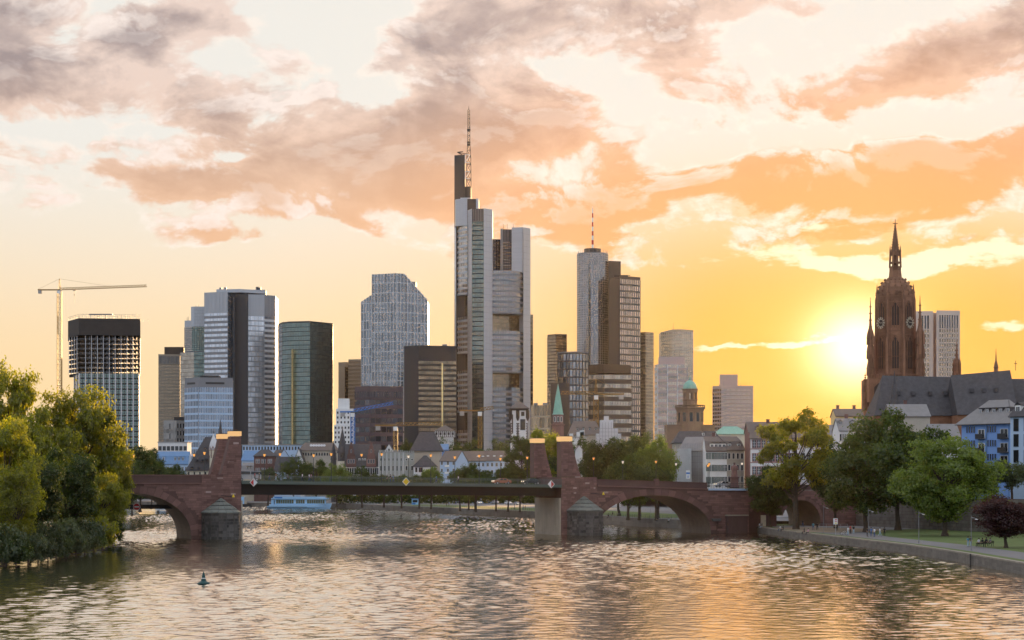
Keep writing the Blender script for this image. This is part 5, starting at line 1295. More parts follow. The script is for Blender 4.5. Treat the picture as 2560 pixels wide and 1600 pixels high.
for i in range(6):
    p = t.A + t.u * t.L * (.3 + .07 * i) + t.bk * .3; z = t.ze + (t.zr - t.ze) * .62; b = MB(); b.tube((p.x, p.y, z), (p.x, p.y - .5, z + .35), .8, n=10); t.add('skylight', b, 'chrome', t.roof)
t.done()
D = 940; t = T('spired_turret_house', 'dark slate turret with a tall pointed spire', 'turret', (X(856, D), D, TZ), HG); c = P2(856, D)
b = MB(); b.lathe((c.x, c.y, 0), [(2.6, GF - .4), (2.6, Z(1153, D))], 8, rot=R(22.5)); t.add('wall', b, 'cream'); b = MB(); b.lathe((c.x, c.y, 0), [(2.3, Z(1153, D)), (2.5, Z(1151, D)), (2.3, Z(1133, D)), (2.9, Z(1133, D) + .1), (2.0, Z(1115, D)), (.05, Z(1068, D))], 8, rot=R(22.5)); t.add('spire', b, 'slate')
me = window_mesh(.8, 1.3, 'slate', 'win_dark', 1, 1); t.place('window', me, (c.x - .4, c.y - 2.35, Z(1143, D))); t.done()
t = T('small_dark_spire', 'small dark spire left of the tall pointed turret', 'turret', (X(834, D), D + 4, TZ), HG); c = P2(834, D + 4); b = MB(); b.lathe((c.x, c.y, 0), [(1.3, GF - .4), (1.3, Z(1150, D)), (1.6, Z(1149, D)), (.8, Z(1120, D)), (.05, Z(1100, D))], 8); t.add('spire', b, 'slate'); t.done()
# dark red museum with stepped gables
D = 930; t = house('stepped_gable_museum', 'dark red building with two curved stepped gables and a white arcade', 862, 948, D, 1163, 1110, 13, 'white_render', 'slate', 'gable', cat='building')
for px in (878, 928):
    c = P2(px, D - .4); b = MB(); w0 = 2.4
    for i, (y0, y1, w) in enumerate(((1168, 1148, 2.4), (1148, 1136, 2.0), (1136, 1124, 1.45), (1124, 1114, .95), (1114, 1106, .5))): b.box((c.x - w, c.y - .25, Z(y0, D)), (c.x + w, c.y + .7, Z(y1, D) - .02))
    g_ = t.add('gable', b, 'red_stone')
    for dx in (-1.3, 0, 1.3): t.place('window', window_mesh(.7, 1.9, 'win_frame', 'win', 1, 1, .07), (c.x + dx, c.y - .26, Z(1158, D)), 0, g_)
    t.place('window', window_mesh(.5, 1.6, 'win_frame', 'win', 1, 1, .06), (c.x, c.y - .26, Z(1132, D)), 0, g_)
dormers(t, [.42, .50, .58], Z(1158, D), 1.0, 2.4, 'slate', 'white_paint', back=1.2); wrows(t, [1186], ev(15), .95, 3.2, 'white_paint', 'win_dark', 1, 1, trim=.05); t.done()
D = 925; t = house('crenellated_hall', 'grey green hall with battlements, tall arched windows and pilasters', 947, 1008, D, 1131, 1128, 13, 'grey_wall', 'concrete', 'flat', over=.1, cat='building')
wrows(t, [1152], ev(6), .5, 1.3, 'white_paint', 'win_dark', 1, 1, trim=.06); wrows(t, [1177], ev(6), .6, 2.5, 'white_paint', 'win_dark', 1, 1, trim=.07)
b = MB()
for i in range(14):
    p = t.A + t.u * t.L * (i + .1) / 14; b.obox((p.x, p.y - .3, t.ze + .36), (t.u * t.L / 14 * .6).to_3d(), (0, .6, 0), (0, 0, .9))
t.add('battlement', b, 'grey_wall'); b = MB()
for i in range(7):
    p = t.A + t.u * t.L * i / 6.02; b.obox((p.x - .18, p.y - .16, t.z0), (.36, 0, 0), (0, .2, 0), (0, 0, t.ze - t.z0 - .1))
t.add('pilaster', b, 'white_panel'); t.done()
t = house('crenellated_wing', 'grey green wing with round and arched windows next to the chapel', 1008.5, 1036, D, 1133, 1130, 11, 'grey_wall', 'concrete', 'flat', over=.1, dA=0, dB=3, cat='building'); wrows(t, [1151], [.27, .78], .9, .9, 'white_paint', 'win_dark', 1, 1, trim=.12); wrows(t, [1176], [.27, .78], 1.0, 2.3, 'white_paint', 'win_dark', 1, 1, trim=.12)
b = MB()
for i in range(6): p = t.A + t.u * t.L * (i + .1) / 6; b.obox((p.x, p.y - .3, t.ze + .36), (t.u * t.L / 6 * .6).to_3d(), (0, .6, 0), (0, 0, .9))
t.add('battlement', b, 'grey_wall'); t.done()
D = 960; t = house('small_white_gable', 'small white gable peeking over the crenellated hall', 960, 985, D, 1131, 1110, 8, 'white_render', 'slate', 'front'); t.place('window', window_mesh(.9, 1.3, 'win_frame', 'win', 1, 1), ((t.A.x + t.B.x) / 2, t.A.y, Z(1128, D)), 0, t.body); t.done()
D = 945; t = house('steep_roofed_chapel', 'grey rendered chapel with a huge steep dark hipped roof', 1030, 1102, D, 1128, 1080, 13, 'beige_wall', 'slate', 'hip', inset=.26, over=1.0, cat='chapel'); t.done()
D = 925; t = house('chapel_apse', 'low white apse with a dark pointed roof in front of the chapel', 1034, 1090, D, 1167, 1139, 8, 'white_render', 'slate', 'hip', inset=.46, cat='chapel'); wrows(t, [1180], [.12, .28, .36], .9, 2.2, 'red_trim', 'win_dark', 1, 1); t.done()
D = 965; t = house('blue_cottage', 'bright blue house wall behind the chapel', 1090, 1120, D, 1124, 1110, 10, 'blue_wall', 'blue_roof', 'gable'); t.done()
D = 1010; t = house('half_timbered_tower', 'white tower with a half timbered top floor and low pyramid roof', 1090, 1133, D, 1093, 1092, 9, 'white_render', 'timber', 'flat', over=.2, cat='tower')
b = MB(); a, c = P2(1086, D - .8), P2(1137, D - .8); b.box((a.x, a.y, Z(1092, D)), (c.x, c.y + 10.5, Z(1078, D))); o = t.add('timber_storey', b, 'white_render')
for i in range(11):
    b = MB(); x = a.x + (c.x - a.x) * i / 10; b.box((x - .16, a.y - .12, Z(1092, D)), (x + .16, a.y - .01, Z(1078, D))); t.add('timber', b, 'timber', o)
for i in range(5): t.place('window', window_mesh(.9, 1.1, 'timber', 'win', 2, 1), (a.x + (c.x - a.x) * (i + .5) / 5, a.y - .02, Z(1087, D)), 0, o)
b = MB(); m = ((a.x + c.x) / 2, a.y + 5, Z(1062, D)); e = [(a.x - .6, a.y - .6, Z(1077.6, D)), (c.x + .6, a.y - .6, Z(1077.6, D)), (c.x + .6, a.y + 11, Z(1077.6, D)), (a.x - .6, a.y + 11, Z(1077.6, D))]
for i in range(4): b.face([e[i], e[(i + 1) % 4], m])
b.face(list(reversed(e))); t.add('pyramid_roof', b, 'brown_roof'); t.done()
D = 905; t = house('white_row_house', 'white blue row house with balconies left end of the riverside row', 1100, 1140, D, 1152, 1127, 12, 'pale_blue', 'brown_roof', 'gable', dA=4); wrows(t, [1162, 1180, 1198], [.12, .5, .85], 1.0, 1.6, 'white_paint', 'win_dark', 2, 1)
for j, y in enumerate((1167, 1184)):
    b = MB(); p = t.A.lerp(t.B, .3); b.box((p.x, p.y - 1.3, Z(y, D) - .1), (p.x + 2.2, p.y + .3, Z(y, D))); b.box((p.x, p.y - 1.3, Z(y, D)), (p.x + 2.2, p.y - 1.25, Z(y, D) + .9)); t.add('balcony', b, 'white_paint', t.body)
t.done()
D = 917; t = house('white_row_house', 'white blue row house with brown roof and skylights, middle of the riverside row', 1140.5, 1213, D, 1152, 1128, 12, 'pale_blue', 'brown_roof', 'gable'); wrows(t, [1166, 1184, 1202], ev(7), 1.0, 1.7, 'white_paint', 'win_dark', 2, 1)
b = MB()
for f in (.2, .75, .92): p = t.A + t.u * t.L * f + t.bk * .2; z = t.ze + (t.zr - t.ze) * .42; b.box((p.x - .6, p.y - .5, z), (p.x + .6, p.y + .4, z + .5))
t.add('skylight', b, 'sign_white', t.roof); t.done()
t = house('white_row_house', 'white blue row house at the right end of the riverside row', 1213.5, 1292, D, 1151, 1127, 12, 'pale_blue', 'brown_roof', 'gable'); wrows(t, [1166, 1184, 1202], ev(7), 1.0, 1.7, 'white_paint', 'win_dark', 2, 1)
b = MB()
for f in (.08, .28, .5, .7): p = t.A + t.u * t.L * f + t.bk * .2; z = t.ze + (t.zr - t.ze) * .42; b.box((p.x - .6, p.y - .5, z), (p.x + .6, p.y + .4, z + .5))
t.add('skylight', b, 'sign_white', t.roof); t.done()
# white clock tower with dark corners
D = 900; t = T('white_clock_tower', 'white square tower with dark quoins, corner turrets and a low slate roof', 'tower', (X(1297, D), D + 4, TZ), HG)
a, c = P2(1276, D), P2(1319, D); b = MB(); b.box((a.x, D, GF - .4), (c.x, D + 7, Z(1026, D))); t.body = t.add('wall', b, 'white_render')
b = MB(); b.box((a.x - .5, D - .5, Z(1026, D) + .01), (c.x + .5, D + 7.5, Z(1021, D))); t.add('cornice', b, 'timber')
b = MB(); e = [(a.x - .9, D - .9, Z(1021, D) + .02), (c.x + .9, D - .9, Z(1021, D) + .02), (c.x + .9, D + 8, Z(1021, D) + .02), (a.x - .9, D + 8, Z(1021, D) + .02)]; k = [((a.x + c.x) / 2 + dx, D + 3.5, Z(1003, D)) for dx in (-.4, .4)]
b.face([e[0], e[1], k[1], k[0]]); b.face([e[1], e[2], k[1]]); b.face([e[2], e[3], k[0], k[1]]); b.face([e[3], e[0], k[0]]); b.face(list(reversed(e))); t.add('roof', b, 'brown_roof')
for x in (a.x, (a.x + c.x) / 2 - .6, c.x):
    b = MB(); b.lathe((x, D - .1, 0), [(.3, Z(1052, D)), (.85, Z(1044, D)), (.85, Z(1026, D))], 8); t.add('corner_turret', b, 'timber')
b = MB()
for i in range(16):
    z = Z(1108, D) + i * .62
    for x, s in ((a.x, 1), (c.x, -1), ((a.x + c.x) / 2 - .6, 1), ((a.x + c.x) / 2 - .6, -1)): w = .75 if i % 2 else .45; b.box((min(x, x + s * w), D - .12, z), (max(x, x + s * w), D - .005, z + .5))
t.add('quoin', b, 'timber')
x = a.x + (c.x - a.x) * .72
b = MB(); b.lathe((0, 0, 0), [(.75, 0), (.75, .15)], 14); 
clk = MB(); clk.box((x - .8, D - .14, Z(1040, D)), (x + .8, D - .01, Z(1029.5, D))); t.add('clock', clk, 'timber')
b = MB(); b.box((x - 1.2, D - .14, Z(1075, D)), (x + 1.2, D - .01, Z(1048, D))); t.add('relief_panel', b, 'frame_dark')
b = MB(); b.box((a.x + .7, D - .14, Z(1084, D)), (a.x + 1.3, D - .01, Z(1036, D))); t.add('dark_slot', b, 'timber'); t.done()
# green spired church
D = 760; t = T('green_spired_church', 'small red church tower with white windows and a green copper spire', 'church', (X(1395, D), D + 4, TZ), HG); c = P2(1395, D + 3)
b = MB(); b.lathe((c.x, c.y, 0), [(2.6, GF - .4), (2.6, Z(1064, D)), (3.0, Z(1063, D)), (3.0, Z(1060, D)), (2.3, Z(1059, D)), (2.3, Z(1036, D))], 8, rot=R(22.5)); t.body = t.add('tower', b, 'red_stone')
b = MB(); b.lathe((c.x, c.y, 0), [(2.55, Z(1036, D)), (2.2, Z(1032, D)), (1.1, Z(990, D)), (.04, Z(958, D))], 8, rot=R(22.5)); t.add('spire', b, 'copper')
b = MB(); b.tube((c.x, c.y, Z(958, D)), (c.x, c.y, Z(951, D)), .07, n=4); t.add('finial', b, 'frame_dark')
for i in (-1, 0, 1):
    for z, h in ((Z(1054, D), 2.0),): t.place('window', window_mesh(.7, h, 'white_paint', 'win_dark', 1, 1, .12), (c.x + i * 1.35, c.y - 2.2 + abs(i) * .45, z), i * R(40), t.body)
t.done()
D = 790; t = house('dark_hall_roof', 'long dark roof with dormers behind the trees beside the scaffold gable', 1424, 1502, D, 1088, 1052, 14, 'beige_wall', 'brown_roof', 'hip', inset=.15, cat='building'); dormers(t, [.25, .45, .65, .85], Z(1078, D), 1.0, 1.4, 'brown_roof', 'beige_wall', back=2.0); t.done()
D = 770; t = T('scaffolded_gable', 'white sheeted stepped gable under scaffolding', 'building', (X(1522, D), D, TZ), HG)
b = MB()
for i, (x0, x1, y) in enumerate(((1491, 1553, 1084), (1500, 1545, 1071), (1501, 1533, 1050), (1511, 1522, 1040))):
    a, c = P2(x0, D + i * .01), P2(x1, D); b.box((a.x, D + i * .02, GF - .4), (c.x, D + 5 + i * .02, Z(y, D)))
o = t.add('sheeted_wall', b, 'white_panel')
b = MB()
for i in range(9): a = P2(1491 + i * 7.6, D - .5); b.tube((a.x, a.y, TZ), (a.x, a.y, Z(1084 if i in (0, 7, 8) else 1055, D)), .06, n=4)
for y in (1100, 1090, 1080, 1071): a, c = P2(1491, D - .5), P2(1552, D - .5); b.tube((a.x, a.y, Z(y, D)), (c.x, c.y, Z(y, D)), .06, n=4)
t.add('scaffold_pole', b, 'frame_grey', kind='stuff'); t.done()
D = 745; t = house('white_stepped_gables', 'white stepped gables above the trees', 1424, 1466, D, 1094, 1090, 8, 'white_render', 'concrete', 'flat', cat='house')
b = MB(); 
for x0, x1, y in ((1442, 1460, 1080), (1450, 1461, 1076), (1424, 1433, 1084)): a, c = P2(x0, D), P2(x1, D); b.box((a.x, D, t.ze + .36), (c.x, D + 3, Z(y, D)))
t.add('step', b, 'white_render'); t.done()
D = 560; t = house('white_corner_house', 'white house with a gabled side and a small bay behind the right pylon', 1440, 1456, D, 1124, 1114, 9, 'white_render', 'slate_light', 'front'); t.done()
t = house('small_turret_bay', 'grey bay with a pyramid roof beside the white corner house', 1456.5, 1480, D + 2, 1141, 1128, 6, 'beige_wall', 'slate_light', 'hip', inset=.45); wrows(t, [1160], [.3, .7], .8, 2.0, 'white_paint', 'win', 2, 1); t.done()

# --- domed round church and neighbours
D = 860; t = T('domed_round_church', 'round sandstone church tower with an open lantern and a green dome', 'church', (X(1726, D), D + 6, TZ), HG); c = P2(1725, D + 8); zz = lambda y: Z(y, D)
b = MB(); b.lathe((c.x, c.y, 0), [(6.3, GF - .4), (6.3, zz(1027)), (6.6, zz(1026)), (6.6, zz(1023)), (7.0, zz(1021)), (7.2, zz(1018)), (7.2, zz(1016))], 12, rot=R(15)); t.body = t.add('lower_drum', b, 'pauls')
b = MB()
for i in range(28): a = 2 * math.pi * i / 28; b.box((c.x + 6.9 * math.cos(a) - .12, c.y + 6.9 * math.sin(a) - .12, zz(1016)), (c.x + 6.9 * math.cos(a) + .12, c.y + 6.9 * math.sin(a) + .12, zz(1012)))
b.lathe((c.x, c.y, 0), [(7.05, zz(1012)), (7.05, zz(1011))], 28); t.add('balustrade', b, 'pauls')
b = MB(); b.lathe((c.x, c.y, 0), [(3.3, zz(1016)), (3.3, zz(1000)), (3.6, zz(999)), (3.6, zz(997))], 12); t.add('lantern_base', b, 'pauls')
b = MB()
for i in range(8):
    a = 2 * math.pi * (i + .5) / 8; x, y = c.x + 2.9 * math.cos(a), c.y + 2.9 * math.sin(a); b.box((x - .5, y - .5, zz(997)), (x + .5, y + .5, zz(976)))
t.add('lantern_column', b, 'pauls')
b = MB(); b.lathe((c.x, c.y, 0), [(3.5, zz(980)), (3.5, zz(974)), (3.8, zz(972)), (3.8, zz(970))], 16); t.add('lantern_ring', b, 'pauls')
b = MB(); b.lathe((c.x, c.y, 0), [(3.3 * math.cos(R(a)), zz(970) + 4.0 * math.sin(R(a))) for a in range(0, 89, 11)] + [(.3, zz(970) + 4.1), (.12, zz(936))], 16); t.add('dome', b, 'copper')
for i in range(12):
    a = 2 * math.pi * (i + .5) / 12 + R(15)
    if math.sin(a) < .1:
        me = window_mesh(1.5, 4.2, 'pauls', 'win_dark', 1, 1, .3); t.place('window', me, (c.x + 6.12 * math.cos(a), c.y + 6.12 * math.sin(a), zz(1053)), a + R(90), t.body)
b = MB(); a0, a1 = P2(1668, D + 2), P2(1787, D + 6); b.prism([a0, a1, a1 + Vector((0, 16)), a0 + Vector((0, 16))], GF - .4, zz(1062)); t.add('hall_wall', b, 'pauls'); b = MB(); b.prism([a0 + Vector((-.4, -.4)), a1 + Vector((.4, -.4)), a1 + Vector((.4, 16)), a0 + Vector((-.4, 16))], zz(1062) + .01, zz(1061)); t.add('cornice', b, 'pauls'); t.done()
D = 850; t = house('green_roofed_hall', 'pale hall with a low greenish copper roof beside the domed church', 1788, 1872, D, 1086, 1066, 14, 'cream', 'copper', 'hip', inset=.3, cat='building'); t.done()
D = 620; t = house('dark_roofed_house', 'house with a broad dark roof, behind the scaffolded house', 1688, 1806, D, 1108, 1078, 12, 'beige_wall', 'slate', 'hip', inset=.13); dormers(t, [.3], Z(1112, D) + .3, 1.6, 1.7, 'brown_roof', 'white_paint', back=1.2); dormers(t, [.62, .86], Z(1089, D), .8, 1.0, 'brown_roof', 'white_paint', back=3.4, dep=1.5); t.done()
D = 575; t = house('scaffolded_house', 'house wrapped in grey scaffold netting with a long brown roof', 1698, 1763, D, 1126, 1092, 12, 'net', 'slate_light', 'gable', dA=4, cat='house')
b = MB()
for i in range(12):
    for dd in (1.0, 2.2): p = t.A.lerp(t.B, i / 11) - t.bk / t.depth * dd; b.tube((p.x, p.y, GF - .4), (p.x, p.y, t.ze + 2.2), .045, n=4)
for j in range(7):
    z = TZ + 1 + j * 1.95
    for dd in (1.0, 2.2): p, q = t.A - t.bk / t.depth * dd, t.B - t.bk / t.depth * dd; b.tube((p.x, p.y, z), (q.x, q.y, z), .04, n=4)
t.add('scaffold_pole', b, 'frame_grey', kind='stuff')
b = MB()
for j in range(5):
    z = TZ + 1 + j * 1.95; p, q = t.A - t.bk / t.depth * 1.05, t.B - t.bk / t.depth * 1.05; o_ = -t.bk / t.depth * 1.1; b.face([(p.x, p.y, z), (q.x, q.y, z), (q.x + o_.x, q.y + o_.y, z), (p.x + o_.x, p.y + o_.y, z)])
t.add('scaffold_deck', b, 'timber', kind='stuff')
b = MB(); p, q = t.A.lerp(t.B, .02), t.A.lerp(t.B, .58); o_ = -t.bk / t.depth * 2.3; p, q = p + o_, q + o_; b.face([(p.x, p.y, TZ - .5), (q.x, q.y, TZ - .5), (q.x, q.y, t.ze + .6), (p.x, p.y, t.ze + .6)]); t.add('netting', b, 'net')
t.done()
s_ = T('site_banner', 'white and blue banner hung on the scaffold netting', 'banner', (X(1720, 572), 571.0, Z(1197, 572))); b = MB(); a, c = P2(1715, 571), P2(1725, 571); b.box((a.x, 570.9, Z(1197, 571)), (c.x, 571.0, Z(1176, 571))); s_.add('sheet', b, 'sign_white'); b = MB(); b.box((a.x + .05, 570.85, Z(1185, 571)), (c.x - .05, 570.89, Z(1181, 571))); b.box((a.x + .5, 570.85, Z(1195, 571)), (c.x - .5, 570.89, Z(1189, 571))); s_.add('printed_band', b, 'sign_blue')
D = 565; t = house('white_shuttered_house', 'white house with grey shutters in long window bands and arched dormers', 1765, 1817, D, 1127, 1092, 11, 'white_render', 'brown_roof', 'mansard', chim=1)
for y in (1148, 1178, 1208):
    for x0 in (.06, .36, .5, .64, .78, .9): t.place('window', window_mesh(.75, 1.95, 'white_paint', 'win', 2, 2, .06), (t.A.lerp(t.B, x0 + .05).x, t.A.lerp(t.B, x0).y, Z(y, D)), 0, t.body)
    for x0 in (.0, .13, .27, .43, .57, .71): 
        b = MB(); p = t.A.lerp(t.B, x0 + .05); b.box((p.x - .33, p.y - .12, Z(y, D)), (p.x + .33, p.y - .02, Z(y, D) + 1.95)); t.add('shutter', b, 'shutter', t.body)
dormers(t, [.3, .5, .68, .88], Z(1124, D), 1.3, 1.8, 'brown_roof', 'white_paint', back=.6); b = MB(); b.box((t.A.x, t.A.y - .08, Z(1129.5, D)), (t.B.x, t.A.y - .01, Z(1128, D))); t.add('string_course', b, 'red_trim'); t.done()
t = house('beige_narrow_house', 'narrow beige house with plain small windows right of the shuttered house', 1817.5, 1860, D, 1125, 1091, 11, 'beige_wall', 'brown_roof', 'mansard', dB=2); wrows(t, [1147, 1176, 1205], ev(4), .8, 1.7, 'white_paint', 'win', 1, 1); dormers(t, [.2, .75], Z(1122, D), 1.1, 1.6, 'brown_roof', 'white_paint', back=.6); t.done()
D = 530; t = house('white_red_trimmed_house', 'large white house with red sandstone window surrounds', 1876, 2000, D, 1094, 1058, 12, 'white_render', 'brown_roof', 'gable', dA=2, chim=2); wrows(t, [1119, 1153, 1186], ev(10, .03, .97), .95, 2.2, 'white_paint', 'win', 2, 3, 'red_trim', trim=.14); dormers(t, [.15, .4], Z(1078, D), 1.2, 1.3, 'brown_roof', 'brown_roof', back=2.6)
for y in (1119, 1153, 1186): b = MB(); b.obox((t.A.x, t.A.y - .1, Z(y, D) - .45), (t.B - t.A).to_3d(), (0, .09, 0), (0, 0, .2)); t.add('string_course', b, 'red_trim', t.body)
t.done()
D = 535; t = house('tall_brown_gable_house', 'tall brown roofed house rising behind the white red trimmed house', 1872, 1960, 560, 1080, 1055, 10, 'red_stone', 'brown_roof', 'gable'); t.done()
D = 540; t = house('white_house_behind_trees', 'white house seen between tree crowns with a group of dark windows', 2001, 2098, D, 1100, 1062, 11, 'white_render', 'slate_light', 'gable', dB=1); wrows(t, [1118, 1150, 1180], ev(7), 1.0, 2.0, 'white_paint', 'win_dark', 2, 1); dormers(t, [.35], Z(1080, D), 1.2, 1.2, 'slate_light', 'white_paint', back=2.6); t.done()
D = 520; t = house('white_bay_house', 'white house with a projecting bay of four dark windows', 2098.5, 2165, D, 1076, 1046, 11, 'white_render', 'slate_light', 'gable', chim=1); wrows(t, [1102], [.06, .14, .22, .3], .75, 1.9, 'white_paint', 'win_dark', 1, 1); wrows(t, [1102, 1140], [.6, .85], .9, 1.9, 'white_paint', 'win_dark', 2, 1); dormers(t, [.1, .55], Z(1062, D), 1.1, 1.0, 'slate_light', 'slate_light', back=2.8); t.done()
D = 600; t = house('yellow_gabled_house', 'yellow house with a curved gable glowing beside the cathedral', 2090, 2158, D, 1040, 1022, 10, 'yellow_wall', 'brown_roof', 'gable', chim=2); t.done()
D = 510; t = house('pale_house_right', 'pale house between the big dark tree and the blue house', 2330, 2400, D, 1092, 1060, 10, 'white_render', 'slate_light', 'gable'); wrows(t, [1118], ev(5), .9, 1.8, 'white_paint', 'win_dark', 2, 1); t.done()
# blue houses on the right
D = 430; t = house('blue_balcony_house', 'blue house with slit windows in fours and dark balconies', 2404, 2524, D, 1060, 998, 11, 'blue_wall', 'slate_light', 'hip', dA=9, dB=-1, inset=.3, over=1.1, z0=GF - .4)
for y in (1080, 1115, 1150): wrows(t, [y], [.12, .17, .22, .27, .56, .61, .66, .71], .42, 1.45, 'blue_wall', 'win_dark', 1, 1, trim=.05)
for y in (1095, 1130, 1162):
    for f0, f1 in ((.34, .5), (.8, .98)):
        p, q = t.A.lerp(t.B, f0), t.A.lerp(t.B, f1); n = -(t.bk / t.depth) * 1.1; b = MB(); b.obox((p.x, p.y, Z(y, D) - .2), (q - p).to_3d(), n.to_3d(), (0, 0, .18)); b.obox((p.x + n.x, p.y + n.y, Z(y, D)), (q - p).to_3d(), (n * -.06).to_3d(), (0, 0, 1.05)); o = t.add('balcony', b, 'frame_dark', t.body)
        m = (p + q) / 2; t.place('window', window_mesh(1.6 if f0 < .5 else 1.9, 2.0, 'white_paint', 'win_dark', 2, 1), (m.x, m.y, Z(y, D) + .05), math.atan2(t.u.y, t.u.x), t.body)
b = MB(); p, q = t.A.lerp(t.B, .34), t.A.lerp(t.B, .345); 
for f in (.52, .985): p = t.A.lerp(t.B, f); b.tube((p.x, p.y - .15, t.z0), (p.x, p.y - .15, t.ze), .1, n=5)
t.add('downpipe', b, 'blue_roof')
zd = Z(1040, D); dormers(t, [.3, .44, .58, .72, .87], zd, .9, 2.0, 'slate', 'slate', dep=3, back=2.0, style='flat'); t.done()
D = 408; t = house('light_blue_house', 'light blue house with tall dark windows at the right edge', 2526, 2640, D, 1040, 1000, 11, 'pale_blue', 'slate', 'mansard', dA=4, dB=-6); wrows(t, [1076, 1115, 1155], [.13, .36, .6, .85], 1.15, 2.6, 'frame_dark', 'win_dark', 1, 1); dormers(t, [.12, .5], Z(1037, D), 1.6, 2.2, 'slate', 'white_paint', back=.8); t.done()

# ------------------------------------------------------------------ cathedral
D = 640; t = T('cathedral', 'dark red gothic cathedral tower with clock faces, pinnacles and a long slate roof', 'cathedral', (X(2238, D), D + 8, TZ), 'landmark churches'); zz = lambda y: Z(y, D); m1 = D / F
del t.o['group']
c = P2(2238, D + 8); cx, cy_ = c.x, c.y; r8 = R(22.5 - 11)
b = MB(); b.box((X(2176, D), D + .5, GF - .4), (X(2300, D), D + 16.5, zz(945))); t.body = t.add('lower_storey', b, 'cath')
b = MB(); b.lathe((cx, cy_, 0), [(7.8, zz(950)), (7.8, zz(935)), (7.5, zz(934)), (7.2, zz(840)), (6.9, zz(770)), (6.75, zz(733)), (6.3, zz(731))], 8, rot=r8); o8 = t.add('octagon', b, 'cath')
prof = [(6.4, zz(735)), (6.2, zz(725)), (5.6, zz(714)), (4.7, zz(704)), (3.6, zz(696)), (2.5, zz(688))]
b = MB(); b.lathe((cx, cy_, 0), prof, 16, rot=r8); t.add('cupola', b, 'cath')
b = MB(); b.lathe((cx, cy_, 0), [(2.5, zz(692)), (2.15, zz(670)), (2.2, zz(660))], 8, rot=r8); t.add('lantern_base', b, 'cath')
b = MB()
for i in range(8):
    a = r8 + R(45 * i); b.tube((cx + 2.05 * math.cos(a), cy_ + 2.05 * math.sin(a), zz(662)), (cx + 1.8 * math.cos(a), cy_ + 1.8 * math.sin(a), zz(622)), .34, n=5)
    b.lathe((cx + 1.9 * math.cos(a), cy_ + 1.9 * math.sin(a), 0), [(.3, zz(624)), (.26, zz(618)), (.03, zz(606))], 5)
t.add('lantern_pier', b, 'cath')
b = MB(); b.lathe((cx, cy_, 0), [(2.0, zz(652)), (2.0, zz(648))], 8, rot=r8); b.lathe((cx, cy_, 0), [(1.9, zz(632)), (1.75, zz(622)), (1.25, zz(612)), (.9, zz(590)), (.35, zz(560)), (.12, zz(545))], 8, rot=r8)
b.lathe((cx, cy_, 0), [(1.0, zz(662)), (.9, zz(630))], 6); t.add('spire', b, 'cath')
b = MB(); b.box((cx - .9, cy_ - .12, zz(551.5)), (cx + .9, cy_ + .12, zz(550))); b.tube((cx, cy_, zz(548)), (cx, cy_, zz(540)), .14, n=4); t.add('cross', b, 'frame_dark')
b = MB()
for i in range(16):                           # crockets up the cupola
    a = r8 + R(22.5 * i)
    for (r_, z), (r2, z2) in zip(prof, prof[1:]):
        x, y = cx + (r_ + .1) * math.cos(a), cy_ + (r_ + .1) * math.sin(a); b.lathe((x, y, z), [(.12, 0), (.34, .35), (.06, .8)], 4)
for i in range(9):
    for a in (0, R(90), R(180), R(270)): f = i / 9; z = zz(612) + (zz(552) - zz(612)) * f; r_ = 1.25 - 1.1 * f; b.lathe((cx + r_ * math.cos(a), cy_ + r_ * math.sin(a), z), [(.1, 0), (.2, .18), (.04, .4)], 4)
t.add('crocket', b, 'cath', kind='stuff')
CLK = 0
